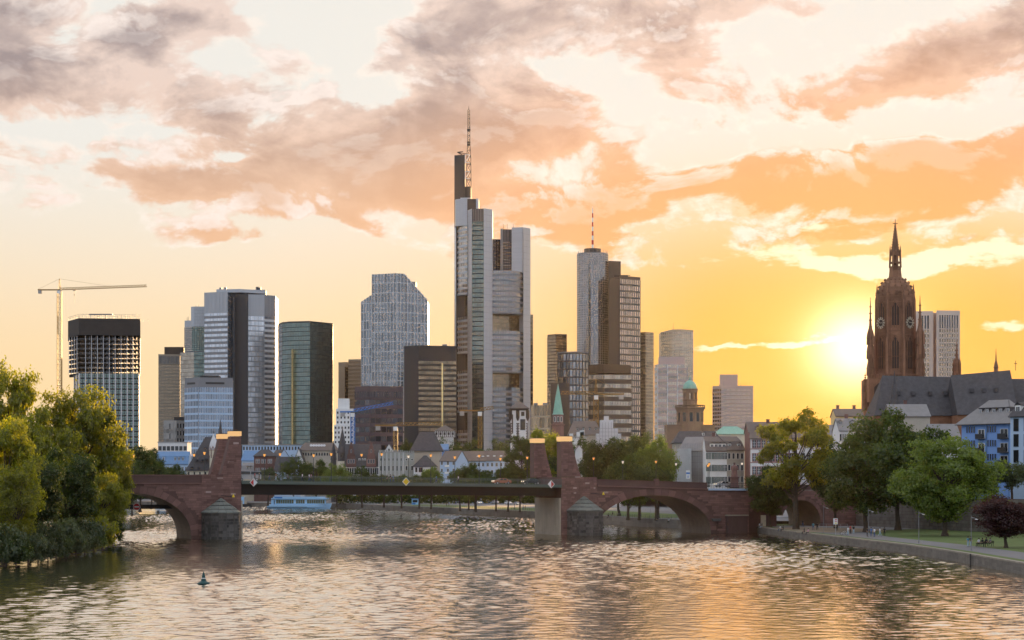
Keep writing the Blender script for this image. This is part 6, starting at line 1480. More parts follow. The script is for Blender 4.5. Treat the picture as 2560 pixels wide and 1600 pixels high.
for i in range(8):                            # ring of pinnacles above the octagon
    a = r8 + R(45 * i); x, y = cx + 6.75 * math.cos(a), cy_ + 6.75 * math.sin(a); b = MB(); b.lathe((x, y, 0), [(.5, zz(760)), (.45, zz(730)), (.6, zz(729)), (.3, zz(722)), (.05, zz(706))], 6); t.add('pinnacle', b, 'cath')
    q0 = Vector((cx + 7.5 * math.cos(a), cy_ + 7.5 * math.sin(a), 0)); b = MB()   # ribs on the corners
    for k in (0, 1): b.lathe((cx + (7.55 - k * .55) * math.cos(a), cy_ + (7.55 - k * .55) * math.sin(a), 0), [(.7, zz(945 - 100 * k)), (.5, zz(852 - 105 * k)), (.08, zz(838 - 108 * k))], 6)
    t.add('buttress', b, 'cath')
    am = a + R(22.5)
    b = MB(); n_v = Vector((math.cos(am), math.sin(am))); u_v = Vector((-n_v.y, n_v.x))
    for sx in (-2.3, -1.85, 1.85, 2.3):
        pa, pb = Vector((cx, cy_)) + n_v * 6.98 + u_v * sx, Vector((cx, cy_)) + n_v * 6.28 + u_v * sx * .92; b.tube((pa.x, pa.y, zz(930)), (pb.x, pb.y, zz(740)), .13, n=4)
    for yy, rr_ in ((890, 6.85), (836, 6.70), (826, 6.62), (752, 6.32), (738, 6.28)):
        pa, pb = Vector((cx, cy_)) + n_v * rr_ - u_v * rr_ * .41, Vector((cx, cy_)) + n_v * rr_ + u_v * rr_ * .41; b.tube((pa.x, pa.y, zz(yy)), (pb.x, pb.y, zz(yy)), .2, n=4)
    t.add('blind_tracery', b, 'cath', o8)
    if True: pass
    #                         # tall window recess of each side
    if math.sin(am) < .2:
        n = Vector((math.cos(am), math.sin(am))); u = Vector((-n.y, n.x)); w = 1.55
        for (ya, yb, kk, wd) in ((920, 845, 6.95, 1.25), (818, 758, 6.52, 1.3)):
            z0_, z1_ = zz(ya), zz(yb); p = Vector((cx, cy_)) + n * (kk + .02); b = MB()
            q = [(p.x + u.x * s, p.y + u.y * s, z) for s, z in ((-wd, z0_), (wd, z0_), (wd, z1_ - 1.2), (wd * .55, z1_ - .3), (0, z1_ + .4), (-wd * .55, z1_ - .3), (-wd, z1_ - 1.2))]; b.face(q); wo = t.add('window', b, 'cath_dark', o8)
            b = MB(); nn = n * .3
            for s in (-wd, -wd / 3, wd / 3, wd): b.tube((p.x + u.x * s + nn.x * .3, p.y + u.y * s + nn.y * .3, z0_), (p.x + u.x * s + nn.x * .3, p.y + u.y * s + nn.y * .3, z1_ - (1.2 if abs(s) == wd else .2)), .16, n=5)
            for s in (-1, 1): b.tube((p.x + u.x * s * wd, p.y + u.y * s * wd, z1_ - 1.2), (p.x, p.y, z1_ + 1.1), .22, n=5)
            t.add('tracery', b, 'cath', wo if False else o8)
        # clock face
        p = Vector((cx, cy_)) + n * 7.0; zc = zz(805); Rr = 2.05
        if i % 2 == CLK and -n.y > .3:
            b = MB(); b.face([(p.x + u.x * Rr * .62 * math.cos(k), p.y + u.y * Rr * .62 * math.cos(k), zc + Rr * .62 * math.sin(k)) for k in np.linspace(0, 2 * math.pi, 20, endpoint=False)]); ck = t.add('clock_face', b, 'cath_dark', o8)
            b = MB(); p2 = p + n * .08; V_ = lambda r_, k: (p2.x + u.x * r_ * math.sin(k), p2.y + u.y * r_ * math.sin(k), zc + r_ * math.cos(k))
            for h in range(12):
                k = 2 * math.pi * h / 12
                for dk in ((-.07, .07) if h % 3 else (-.12, 0, .12)): b.tube(V_(Rr * .62, k + dk * 1.2), V_(Rr, k + dk), .075, n=4)
            for h in range(24): b.tube(V_(Rr * .58, 2 * math.pi * h / 24), V_(Rr * .58, 2 * math.pi * (h + 1) / 24), .06, n=4)
            b.tube(V_(.2, R(45) + math.pi), V_(Rr * .9, R(-52)), .07, n=4); b.tube(V_(.1, 0), V_(Rr * .55, R(95)), .09, n=4); t.add('clock_numeral', b, 'cream', o8)
for (px, d, tip, top, base, w) in ((2176, 2, 742, 826, 945, 7.2), (2300, 1, 738, 826, 945, 9.5), (2392, 26, 832, 895, 950, 8.0), (2163, 4, 930, 958, 1010, 4.0)):
    p = P2(px, D + d); w *= m1; b = MB(); b.lathe((p.x, p.y, 0), [(w * 1.25, zz(base + 60)), (w * 1.2, zz(base)), (w, zz((base + top) / 2)), (w * .95, zz(top)), (w * .55, zz(top - (top - tip) * .12)), (w * .32, zz(top - (top - tip) * .45)), (.08, zz(tip))], 8, rot=r8); o = t.add('stair_turret', b, 'cath')
    b = MB()
    for i in range(4):
        a = R(45 + 90 * i)
        for f in (.15, .5, .8): z = zz(base) + (zz(top) - zz(base)) * f; b.lathe((p.x + w * 1.15 * math.cos(a), p.y + w * 1.15 * math.sin(a), z), [(.5, -1.5), (.42, .8), (.5, .9), (.05, 3.2)], 5)
        for f in (.1, .3, .5, .7): z = zz(top) + (zz(tip) - zz(top)) * f; r_ = w * (.6 - .5 * f); b.lathe((p.x + r_ * math.cos(a), p.y + r_ * math.sin(a), z), [(.08, 0), (.24, .25), (.04, .5)], 4)
    t.add('small_pinnacle', b, 'cath', o, kind='stuff')
b = MB()
for i in range(13): x = X(2180, D) + (X(2296, D) - X(2180, D)) * i / 12; b.box((x - .18, D + .2, zz(945)), (x + .18, D + .6, zz(936)))
b.box((X(2178, D), D + .15, zz(936)), (X(2298, D), D + .7, zz(934.5))); t.add('balustrade', b, 'cath')
b = MB(); x = X(2197, D); b.face([(x - 1.5, D + .45, zz(985)), (x + 1.5, D + .45, zz(985)), (x + 1.5, D + .45, zz(968)), (x, D + .45, zz(957)), (x - 1.5, D + .45, zz(968))]); t.add('window', b, 'cath_dark', t.body)
# long roofs
def gable_roof(a, c, dA, dB, ye, yr0, yr1, dep, name, hipL=0.0):
    A, B_ = P2(a, D + dA), P2(c, D + dB); k = Vector((0, dep)); b = MB()
    b.prism([A + Vector((0, .8)), B_ + Vector((0, .8)), B_ + k - Vector((0, .8)), A + k - Vector((0, .8))], GF - .4, zz(ye) - .1); t.add('nave_wall', b, 'cath')
    m0, m1_ = A + k / 2, B_ + k / 2; m0 = m0 + Vector((hipL, 0)); b = MB(); Q = lambda v, z: (v.x, v.y, z)
    b.face([Q(A, zz(ye)), Q(B_, zz(ye)), Q(m1_, zz(yr1)), Q(m0, zz(yr0))]); b.face([Q(B_ + k, zz(ye)), Q(A + k, zz(ye)), Q(m0, zz(yr0)), Q(m1_, zz(yr1))]); b.face([Q(A + k, zz(ye)), Q(A, zz(ye)), Q(m0, zz(yr0))]); b.face([Q(B_, zz(ye)), Q(B_ + k, zz(ye)), Q(m1_, zz(yr1))])
    ro = t.add(name, b, 'slate'); return A, B_, ro
A, B_, ro = gable_roof(2186, 2396, -24, -22, 1045, 945, 948, 18, 'nave_roof', 4.5)
for f in (.32, .5, .7, .88):
    p = A.lerp(B_, f) + Vector((0, 4.8)); z = zz(1045) + (zz(946) - zz(1045)) * .53; b = MB(); b.box((p.x - .6, p.y - .9, z - .3), (p.x + .6, p.y + 1.6, z + 1.0)); t.add('dormer', b, 'slate', ro)
A, B_, ro = gable_roof(2394, 2546, -30, -36, 1045, 947, 937, 20, 'choir_roof')
for f in (.3, .5, .7):
    p = A.lerp(B_, f) + Vector((0, 5.6)); z = zz(1045) + (zz(942) - zz(1045)) * .55; b = MB(); b.box((p.x - .6, p.y - .9, z - .3), (p.x + .6, p.y + 1.6, z + 1.0)); t.add('dormer', b, 'slate', ro)
A2, B2, ro2 = gable_roof(2540, 2640, -28, -30, 1045, 955, 955, 18, 'choir_roof')
p = P2(2490, D - 24); b = MB(); b.lathe((p.x, p.y, 0), [(.75, zz(948)), (.7, zz(932)), (.85, zz(930)), (.25, zz(912)), (.04, zz(884))], 8); t.add('fleche', b, 'cath')
p = P2(2539, D - 26); b = MB(); b.tube((p.x, p.y, zz(938)), (p.x, p.y, zz(914)), .09, n=4); b.box((p.x - .45, p.y - .06, zz(922)), (p.x + .45, p.y + .06, zz(920.5))); t.add('roof_cross', b, 'frame_dark')
p = P2(2236, D - 26); b = MB(); b.lathe((p.x, p.y, 0), [(1.5, zz(1045)), (1.3, zz(1010)), (.5, zz(970)), (.06, zz(938))], 6); t.add('stair_turret', b, 'slate'); t.done()
D = 560; t = house('sacristy_annex', 'grey roofed annex with a pale gable coping beside the cathedral roof', 2228, 2325, D, 1040, 1010, 12, 'beige_wall', 'slate_light', 'gable', cat='building', chim=1); t.done()

# ------------------------------------------------------------------ trees
rng = np.random.default_rng(11)
def crown_data(R_, z0, z1, n_lobes, subs, leaves, leaf, spread=1.0, lobe=(.24, .40), seed=0, flat=.8, fill=.35):
    g = np.random.default_rng(seed); H = (z1 - z0) / 2; zc = (z0 + z1) / 2
    lobes = []
    for i in range(n_lobes):
        for _ in range(60):
            d = g.normal(size=3); d /= np.linalg.norm(d); r = g.uniform(fill, .80) ** .7
            c = np.array([d[0] * r * R_ * spread, d[1] * r * R_ * spread, zc + d[2] * r * H * .95]); lr = R_ * g.uniform(*lobe)
            # narrower towards the top, flat bottom
            k = (c[2] - z0) / (z1 - z0); lim = R_ * (1.0 - .62 * max(0, k - .35) ** 1.2)
            if math.hypot(c[0], c[1]) > lim: continue
            if all(np.linalg.norm(c - o[0]) > .5 * (lr + o[1]) for o in lobes): break
        lobes.append((c, lr))
    P = []; N = []
    for c, lr in lobes:
        d = g.normal(size=(subs, 3)); d /= np.linalg.norm(d, axis=1)[:, None]
        keep = d[:, 2] > -.75; d = d[keep]
        rad = lr * g.uniform(.55, 1.08, size=(len(d), 1)); sc = c + d * rad * np.array([1, 1, flat])
        for q, dd in zip(sc, d):
            n = int(leaves * g.uniform(.6, 1.4)); s = lr * g.uniform(.13, .24)
            pts = q + g.normal(size=(n, 3)) * np.array([s, s, s * .75]); P.append(pts)
            nn = dd * .9 + np.array([0, 0, .45]) + g.normal(size=(n, 3)) * .75; N.append(nn)
    P = np.concatenate(P); N = np.concatenate(N); N /= np.linalg.norm(N, axis=1)[:, None]
    n = len(P); a = np.cross(N, g.normal(size=(n, 3))); a /= np.linalg.norm(a, axis=1)[:, None]; b = np.cross(N, a)
    L = leaf * g.uniform(.65, 1.35, size=(n, 1)); W_ = L * g.uniform(.45, .7, size=(n, 1))
    v = np.empty((n, 4, 3)); v[:, 0] = P - a * L * .5; v[:, 1] = P + b * W_ * .5 + N * L * .08; v[:, 2] = P + a * L * .5; v[:, 3] = P - b * W_ * .5 + N * L * .08
    return lobes, v.reshape(-1, 3)
def quads_mesh(name, v, m):
    n = len(v) // 4; me = bpy.data.meshes.new(name); me.vertices.add(len(v)); me.vertices.foreach_set('co', v.astype(np.float32).ravel())
    me.loops.add(n * 4); me.loops.foreach_set('vertex_index', np.arange(n * 4, dtype=np.int32)); me.polygons.add(n)
    me.polygons.foreach_set('loop_start', np.arange(0, n * 4, 4, dtype=np.int32)); me.materials.append(M[m]); me.update(calc_edges=True); return me
def trunk_mesh(lobes, r0, z0, lean=0.0, seed=0, fork=1):
    g = random.Random(seed); b = MB(); z1 = max(c[2] for c, _ in lobes)
    spine = [Vector((0, 0, -.4)), Vector((lean * .2, 0, z0 * .6)), Vector((lean * .5 + g.uniform(-.3, .3), g.uniform(-.3, .3), z0 * 1.15)), Vector((lean + g.uniform(-.5, .5), g.uniform(-.5, .5), (z0 + z1) * .5)), Vector((lean, 0, z1 * .88))]
    rr = [r0 * 1.25, r0 * .95, r0 * .8, r0 * .5, r0 * .12]
    for (p, q, a, c) in zip(spine, spine[1:], rr, rr[1:]): b.tube(p, q, a, c, 8, cap=False)
    b.lathe((0, 0, 0), [(r0 * 1.9, -.3), (r0 * 1.35, .15), (r0 * 1.15, .7)], 9)
    for c, lr in lobes:
        c = Vector(c); h = min(max(c.z * .62, z0 * .75), z1 * .8); k = 0
        for (p, q) in zip(spine, spine[1:]):
            if p.z <= h <= q.z: f = (h - p.z) / (q.z - p.z); st = p.lerp(q, f); break
        else: st = spine[2]
        mid = st.lerp(c, .5) + Vector((g.uniform(-.4, .4), g.uniform(-.4, .4), -lr * .3 + g.uniform(-.2, .3))); ra = r0 * .30
        b.tube(st, mid, ra, ra * .65, 5, cap=False); b.tube(mid, c, ra * .65, ra * .18, 5, cap=False)
        for _ in range(3):
            e = c + Vector((g.uniform(-1, 1), g.uniform(-1, 1), g.uniform(-.3, 1))) * lr * .8; b.tube(mid.lerp(c, .7), e, ra * .3, ra * .08, 4, cap=False)
    return b.mesh('trunk', 'bark')
VAR = {}
def variant(k, R_, z0, z1, nl, subs, lv, leaf, r0=.42, lean=0, **kw):
    lobes, v = crown_data(R_, z0, z1, nl, subs, lv, leaf, **kw)
    VAR[k] = (quads_mesh('crown', v, 'leaf_b'), trunk_mesh(lobes, r0, max(z0, .8), lean, kw.get('seed', 0)), R_, z1)
variant('round', 8, 3.2, 20, 24, 34, 26, .50, seed=1)
variant('broad', 9, 3.0, 18, 26, 34, 26, .50, seed=2, r0=.5)
variant('airy', 8, 4.5, 21, 30, 32, 26, .44, seed=3, lobe=(.16, .27), fill=.5, r0=.5)
variant('tall', 6, 1.8, 24, 26, 34, 26, .48, seed=4, lobe=(.28, .45))
variant('dense', 8, 2.0, 20, 34, 36, 30, .46, seed=5, lobe=(.20, .36), r0=.45)
variant('leafy', 8, 1.5, 20, 42, 36, 32, .44, seed=12, lobe=(.20, .35), r0=.45, fill=.42)
variant('avenue', 6, 6.5, 13, 20, 30, 24, .44, seed=15, r0=.3)
variant('bush', 3, .0, 4, 14, 24, 20, .34, seed=6, r0=.08, lobe=(.28, .45))
variant('pollard', 4, 3.0, 8, 12, 30, 24, .36, seed=7, r0=.3, lobe=(.3, .5))
variant('small', 5, 2.0, 10, 16, 30, 26, .40, seed=8, r0=.28)
n_tree = 0
def tree(label, px, D, ytop, hw, kind='round', m='leaf_b', z0=TZ, rot=None, cat='tree', name=None, group=None, hz=1.0):
    cr, tr, R_, H = VAR[kind]
    o = link(name or ('bush' if kind == 'bush' else 'tree'), None, None, (X(px, D), D, z0)); tag(o, label, cat, group)
    h = Z(ytop, D) - z0; s = hw / F * D / R_; o.scale = (s, s, h / H * hz); o.rotation_euler = (0, 0, random.uniform(0, 6.28) if rot is None else rot)
    t_ = link('trunk', tr, o)
    c = link('crown', cr, o); 
    if m != 'leaf_b': c.material_slots[0].link = 'OBJECT'; c.material_slots[0].material = M[m]
    return o
IG = 'trees on the river island'
for a in (('tall tree with a loose yellow-green crown at the far left edge', 20, 345, 892, 105, 'leafy', 'leaf_a', 1.0), ('tall broad tree in front of the unfinished tower', 195, 352, 950, 112, 'leafy', 'leaf_a', 1.0), ('rounded tree between the two tallest island trees', 105, 335, 985, 88, 'dense', 'leaf_a', 1.0),
          ('lower tree at the right end of the island next to the arch', 272, 362, 1085, 62, 'dense', 'leaf_a', 1.0), ('sunlit bright tree nearest the camera at the left edge', 10, 275, 1022, 92, 'leafy', 'leaf_a', .9), ('dark leafy tree low in the middle of the island', 165, 318, 1095, 90, 'dense', 'leaf_b', .9),
          ('low spreading tree over the water at the island tip', 258, 338, 1175, 60, 'leafy', 'leaf_a', .9), ('dark leafy tree behind the sunlit tree at the left edge', 75, 300, 1120, 85, 'dense', 'leaf_b', .9), ('slim sunlit tree leaning out at the left edge', 45, 268, 1150, 52, 'tall', 'leaf_a', .8),
          ('dark tree at the back of the island left of the bridge arch', 235, 376, 1010, 60, 'tall', 'leaf_b', 1.0)):
    tree(a[0], *a[1:6], m=a[6], z0=.35, group=IG)
for i, (px, D, yt, hw, m) in enumerate(((15, 262, 1318, 48, 'leaf_e'), (70, 268, 1330, 44, 'leaf_e'), (120, 280, 1308, 40, 'leaf_e'), (165, 290, 1302, 42, 'leaf_e'), (212, 308, 1300, 44, 'leaf_e'), (255, 326, 1295, 36, 'leaf_a'), (282, 352, 1290, 26, 'leaf_b'), (40, 262, 1345, 40, 'leaf_b'), (190, 300, 1330, 38, 'leaf_e'), (235, 318, 1325, 30, 'leaf_b'), (140, 284, 1335, 36, 'leaf_b'), (95, 272, 1345, 36, 'leaf_e'))):
    lab = ['grey green bush at the waterline at the far left', 'grey green bush at the water under the sunlit tree', 'tall grey green bush in the middle of the island bank', 'rounded bush beside the tallest bush of the island bank', 'broad bush under the dark leafy island tree', 'yellow green bush glowing at the right end of the bank', 'last small bush at the island tip by the arch', 'low dark bush touching the water at the left corner', 'low grey bush at the waterline right of centre of the bank', 'low dark bush under the yellow green one', 'low dark bush under the tall grey green bush', 'low grey bush at the waterline left of centre of the bank'][i]
    tree(lab, px, D, yt, hw, 'bush', m, z0=.2, cat='bush', group='bushes along the island bank')
b = MB(); g_ = random.Random(3)
for i in range(60):
    y = g_.uniform(262, 372); x = -73.2 - (y > 340) * (y - 340) * .09 + g_.uniform(-1.5, .7); s = g_.uniform(.15, .4); b.lathe((x, y, -.1), [(s, 0), (s * .9, s * .5), (s * .3, s * .8)], 5, rot=g_.random(), sx=1.4)
tag(link('bank_rocks', b.mesh('bank_rocks', 'soil')), kind='stuff')
PG = 'trees on the promenade lawn'
PT = [('tall airy tree with pale forked trunk standing on the sandy patch', 1990, 416, 1008, 112, 'airy', 'leaf_a'), ('low leafy tree left of the airy tree over the bridge end', 1925, 436, 1150, 62, 'dense', 'leaf_b'),
      ('broad dark tree in front of the cathedral roof', 2245, 408, 994, 124, 'dense', 'leaf_b'), ('dark tree with a black trunk left of the broad dark tree', 2165, 392, 1070, 122, 'dense', 'leaf_b'), ('dark tree leaning over the land arches', 2088, 425, 1105, 72, 'round', 'leaf_b'), ('dark tree filling the gap behind the light green tree', 2335, 418, 1120, 80, 'dense', 'leaf_b'),
      ('light green spreading tree alone on the lawn', 2362, 362, 1082, 128, 'leafy', 'leaf_c'), ('low dark red leaved tree by the benches', 2515, 296, 1226, 82, 'dense', 'leaf_d')]
for a in PT: tree(a[0], *a[1:6], m=a[6], z0=GZ, group=PG)
for i, (px, D, yt, hw) in enumerate(((2478, 400, 1160, 40), (2530, 392, 1158, 42), (2585, 384, 1160, 42), (2430, 408, 1165, 34))): tree(['pollarded plane tree above the red leaved tree', 'pollarded plane tree below the light blue house', 'pollarded plane tree cut by the right edge', 'pollarded plane tree behind the light green tree'][i], px, D, yt, hw, 'pollard', 'leaf_e', z0=TZ, group='pollarded plane trees along the upper street')
BG = 'trees beyond the bridge'
BT = [('tall tree left of the right pylons with a sunlit top', 1305, 600, 1080, 42, 'tall', 'leaf_b'), ('big tree with a golden top behind the right pylons', 1362, 610, 1058, 62, 'dense', 'leaf_a'), ('tree filling the gap between the right pylons', 1415, 580, 1100, 46, 'round', 'leaf_b'), ('dark tree just right of the right pylons', 1500, 545, 1096, 52, 'leafy', 'leaf_b'), ('dark tree below the white stepped gables', 1470, 620, 1078, 50, 'dense', 'leaf_b'), ('tall leafy tree in the middle of the dark row', 1548, 540, 1082, 56, 'tall', 'leaf_b'), ('tree with an upright top in the dark row', 1600, 535, 1075, 50, 'leafy', 'leaf_b'), ('light spreading tree at the right end of the dark row', 1645, 510, 1088, 62, 'broad', 'leaf_c'), ('shady tree behind the right arch parapet', 1570, 500, 1135, 60, 'broad', 'leaf_b'),
      ('wide tree in front of the antenna tower base', 1160, 1010, 1100, 70, 'broad', 'leaf_b'), ('tree behind the riverside row near the clock tower', 1255, 1010, 1098, 58, 'broad', 'leaf_b'), ('dark tree beside the chapel tower', 1110, 1000, 1098, 36, 'round', 'leaf_b'), ('small tree behind the crenellated hall', 1016, 1000, 1092, 20, 'small', 'leaf_b'),
      ('tree in front of the blue gabled house', 735, 880, 1142, 42, 'round', 'leaf_b'), ('tree in front of the long brown block', 790, 880, 1140, 46, 'dense', 'leaf_b'), ('low tree below the slate turret', 842, 790, 1158, 40, 'broad', 'leaf_c'), ('low tree in front of the museum arcade', 905, 760, 1165, 38, 'broad', 'leaf_b'), ('light tree beside the chapel apse', 1078, 740, 1163, 32, 'small', 'leaf_c'), ('leafy tree in front of the riverside row', 1188, 660, 1146, 44, 'dense', 'leaf_b'), ('low leafy tree at the left of the riverside row', 1150, 680, 1168, 32, 'small', 'leaf_b'), ('dark tree at the right end of the riverside row', 1270, 650, 1140, 40, 'dense', 'leaf_b'),
      ('dark tree behind the end of the iron truss bridge', 395, 830, 1150, 50, 'broad', 'leaf_b'), ('dark tree beside the gothic church', 430, 820, 1152, 40, 'dense', 'leaf_b'), ('tall dark tree behind the island tip', 350, 640, 1105, 44, 'tall', 'leaf_b'), ('dark tree right of the tall tree behind the island tip', 378, 720, 1112, 30, 'tall', 'leaf_b'), ('low tree behind the left bridge lamps', 330, 560, 1160, 36, 'round', 'leaf_b'), ('small tree behind the museum turret', 670, 850, 1165, 30, 'small', 'leaf_e')]
for a in BT:
    gz = TZ if a[0].startswith(('tall tree', 'big tree')) else GF
    tree(a[0], *a[1:6], m=a[6], z0=gz, group=BG)
for i, (px, D) in enumerate(((905, 800), (960, 770), (1004, 740), (1048, 735), (1172, 690), (1190, 640), (1240, 660), (1300, 640))):
    tree('small quay tree under the steel span, %s' % ['one by the red bus', 'one beside the box truck', 'one left of the ticket kiosk', 'one behind the ticket kiosk', 'one left of the parked cars', 'one nearest the lawn people', 'one between two parked cars', 'one next to the concrete pier'][i], px, D, 1190, 40, 'avenue', 'leaf_b', z0=GF, group='small quay trees seen under the span')
for i, (px, D) in enumerate(((1570, 515), (1598, 500), (1640, 495))):
    tree('park tree seen through the right arch, with %s' % ['the thinnest trunk', 'a pale trunk in the middle', 'the darkest thick trunk'][i], px, D, 1170, 55, 'avenue', 'leaf_b', z0=GF, group='park trees through the right arch')
for px, D, m in ((2590, 460, 'leaf_b'),): tree('dark tree behind the light blue house', px, D, 1120, 40, 'round', m)

g_ = np.random.default_rng(21); n = 9000                       # a long dark hedge behind the parked cars
px_ = g_.uniform(842, 1345, n); D_ = 893 + g_.normal(0, 1.2, n); zz_ = GF + np.abs(g_.normal(0, 1, n)) * .2 + g_.uniform(0, 1, n) ** .8 * (4.6 + .9 * np.sin(px_ * .09) + .6 * np.sin(px_ * .31))
P = np.stack([(px_ - 1280) / F * D_, D_, zz_], -1); a_ = g_.normal(size=(n, 3)); a_ /= np.linalg.norm(a_, axis=1)[:, None]; c_ = np.cross(a_, g_.normal(size=(n, 3))); c_ /= np.linalg.norm(c_, axis=1)[:, None]
v_ = np.stack([P - a_ * .6, P + c_ * .35, P + a_ * .6, P - c_ * .35], 1).reshape(-1, 3); tag(link('hedge', quads_mesh('hedge', v_, 'leaf_b')), kind='stuff')

for i, (x, y, h, r_, k, mm, zz0) in enumerate(((-112, 300, 24, 8, 'dense', 'leaf_b', .35), (-128, 335, 28, 9, 'leafy', 'leaf_a', .35), (-120, 262, 20, 8, 'round', 'leaf_b', .35), (-150, 310, 26, 9, 'dense', 'leaf_a', .35), (-250, 420, 22, 9, 'dense', 'leaf_b', 3), (-272, 520, 24, 9, 'round', 'leaf_b', 3), (-300, 610, 22, 9, 'broad', 'leaf_b', 3), (-330, 700, 24, 10, 'dense', 'leaf_b', 3), (-365, 790, 22, 9, 'round', 'leaf_b', 3))):
    lab = ['tree standing behind the left edge of the island', 'tall tree deep inside the island', 'low round tree at the upstream end of the island', 'tree on the far side of the island', 'first tree on the south bank', 'second tree on the south bank', 'third tree on the south bank', 'fourth tree on the south bank', 'last tree on the south bank'][i]
    tree(lab, 1280 + x / y * F, y, HY - (h + zz0 - CZ) / y * F, r_ / y * F, k, mm, z0=zz0, group='trees beside and behind the island')

# ------------------------------------------------------------------ bridge lamps
LG = 'lamps along the bridge'
def make_lamp(h, glow, label, loc):
    t = T('street_lamp', label, 'street lamp', loc, LG); x, y, z = loc
    b = MB(); b.lathe(loc, [(.16, 0), (.16, .25), (.11, .4), (.11, 1.1), (.075, 1.2), (.06, h - .85)], 8); t.add('post', b, 'lamp_post')
    b = MB(); b.lathe((x, y, z), [(.13, h - .75), (.28, h - .2)], 8); t.add('lantern_glass', b, glow)
    b = MB(); b.lathe((x, y, z), [(.33, h - .198), (.31, h - .12), (.12, h), (.03, h + .12)], 8); b.lathe((x, y, z), [(.05, h - .95), (.17, h - .81)], 8); t.add('lantern_cap', b, 'lamp_post')
    return t
LP = [(317, 1, 1140), (334, 0, 1135), (485, 1, 1133), (511, 0, 1128), (661, 1, 1133), (700, 0, 1131), (784, 1, 1134), (828, 0, 1131), (904, 1, 1133), (954, 0, 1131), (1021, 1, 1137), (1077, 0, 1134), (1137, 1, 1139), (1198, 0, 1135), (1251, 1, 1143), (1318, 0, 1140), (1484, 0, 1142), (1557, 1, 1151), (1640, 0, 1150), (1690, 1, 1156), (1770, 1, 1160), (1773, 0, 1156), (1855, 1, 1155)]
LN = ['pale lamp at the left end of the bridge beside the island trees', 'second lamp from the left end of the bridge', 'lamp left of the church turret', 'lamp in front of the gothic church roof', 'lamp in front of the red brick house', 'lamp in front of the blue gabled house', 'lamp in front of the long brown block', 'lamp left of the pointed slate turret', 'lamp in front of the museum between its two gables', 'lamp at the left corner of the crenellated hall', 'paler lamp between the hall and its wing', 'lamp in front of the steep roofed chapel', 'lamp at the left end of the riverside row', 'lamp in front of the leafy tree of the riverside row', 'lamp at the right of the riverside row', 'lamp just left of the far right pylon', 'lamp just right of the near right pylon', 'pale lamp in front of the dark tree row', 'lit lamp over the middle of the right arch', 'pale lamp in front of the scaffold netting', 'first of the twin lamps by the shuttered house', 'second, nearer of the twin lamps by the shuttered house', 'pale lamp beside the statue']
for (px, far, yt), lab in zip(LP, LN):
    v = BW - 1.0 if far else .95; s = bs(px, v); p = bpt(s, v, deckz(s) + .03); h = Z(yt, p[1]) - p[2]
    make_lamp(h, 'lamp_pale' if 'pale' in lab else 'lamp_glow', lab, p)
def prom_lamp(px, yt, yb, lab):
    D = (CZ - GZ) * F / (yb - HY); x = X(px, D); h = Z(yt, D) - GZ; t = T('path_lamp', lab, 'street lamp', (x, D, GZ), 'slim lamps along the promenade path')
    b = MB(); b.lathe((x, D, GZ), [(.10, 0), (.10, .35), (.06, .4), (.035, h)], 8); t.add('post', b, 'frame_grey'); b = MB(); b.tube((x, D, GZ + h - .25), (x + .7, D, GZ + h - .45), .04, n=4); t.add('arm', b, 'alu'); b = MB(); b.lathe((x + .8, D, GZ + h - .62), [(.26, 0), (.2, .08), (.05, .14)], 10); t.add('lamp_head', b, 'alu')
for a in ((2171, 1272, 1343, 'slim path lamp beside the group of five people'), (2297, 1278, 1358, 'slim path lamp in front of the light green tree'), (2428, 1289, 1377, 'slim path lamp beside the couple near the benches'), (2059, 1264, 1332, 'slim path lamp left of the round sign'), (1548, 1260, 1296, 'slim lamp seen through the left part of the right arch'), (1627, 1260, 1303, 'slim lamp seen through the middle of the right arch')): prom_lamp(*a)

# ------------------------------------------------------------------ signs
def diamond(px, py, r, lab, ms, v=-.55):
    s = bs(px, v); z = bz(px, py, v); R_ = r * (BY + s * BS) / F; t = T('navigation_sign', lab, 'sign', bpt(s, v, z), 'diamond signs on the steel span')
    b = MB()
    for sg, m in ((-1, 0), (1, 1)):
        q = [(s, z - R_ * 1.05), (s + sg * R_, z), (s, z + R_ * 1.05)]; q = q if sg > 0 else list(reversed(q))
        b.face([bpt(a, v, c) for a, c in q], m); b.face([bpt(a, v + .1, c) for a, c in reversed(q)], 2)
    t.add('board', b, [ms[0], ms[1], 'frame_grey']); b = MB(); pts = [(s, z - R_ * 1.05), (s + R_, z), (s, z + R_ * 1.05), (s - R_, z)]
    for i in range(4): a, c = pts[i], pts[(i + 1) % 4]; b.tube(bpt(a[0], v - .02, a[1]), bpt(c[0], v - .02, c[1]), .07, n=4)
    t.add('frame', b, 'white_paint'); b = MB(); b.tube(bpt(s, v + .1, z), bpt(s, .1, z), .06, n=4); t.add('bracket', b, 'frame_dark')
diamond(634, 1206, 9.2, 'red and white diamond sign at the left end of the steel span', ('red_paint', 'sign_white'))
diamond(1015, 1204, 9.2, 'plain yellow diamond sign in the middle of the steel span', ('yellow_paint', 'yellow_paint'))
diamond(1378, 1210.5, 8.8, 'white and red diamond sign at the right end of the steel span', ('sign_white', 'red_paint'))
v = 6.0; s0 = bs(250, v); s1 = bs(444, v); z = bz(342, 1267, v)
t = T('pipe_beam', 'dark steel beam crossing behind the left arch', 'beam', bpt(s0, v, z)); b = MB(); extr(b, [(s0, z - .45), (s1, z - .45), (s1, z + .45), (s0, z + .45)], v, v + .6); t.add('beam', b, 'girder_dark')
s = bs(342, v - .3); t = T('no_entry_sign', 'round red sign with a white bar on the beam under the left arch', 'sign', bpt(s, v - .3, z)); b = MB(); r_ = .72
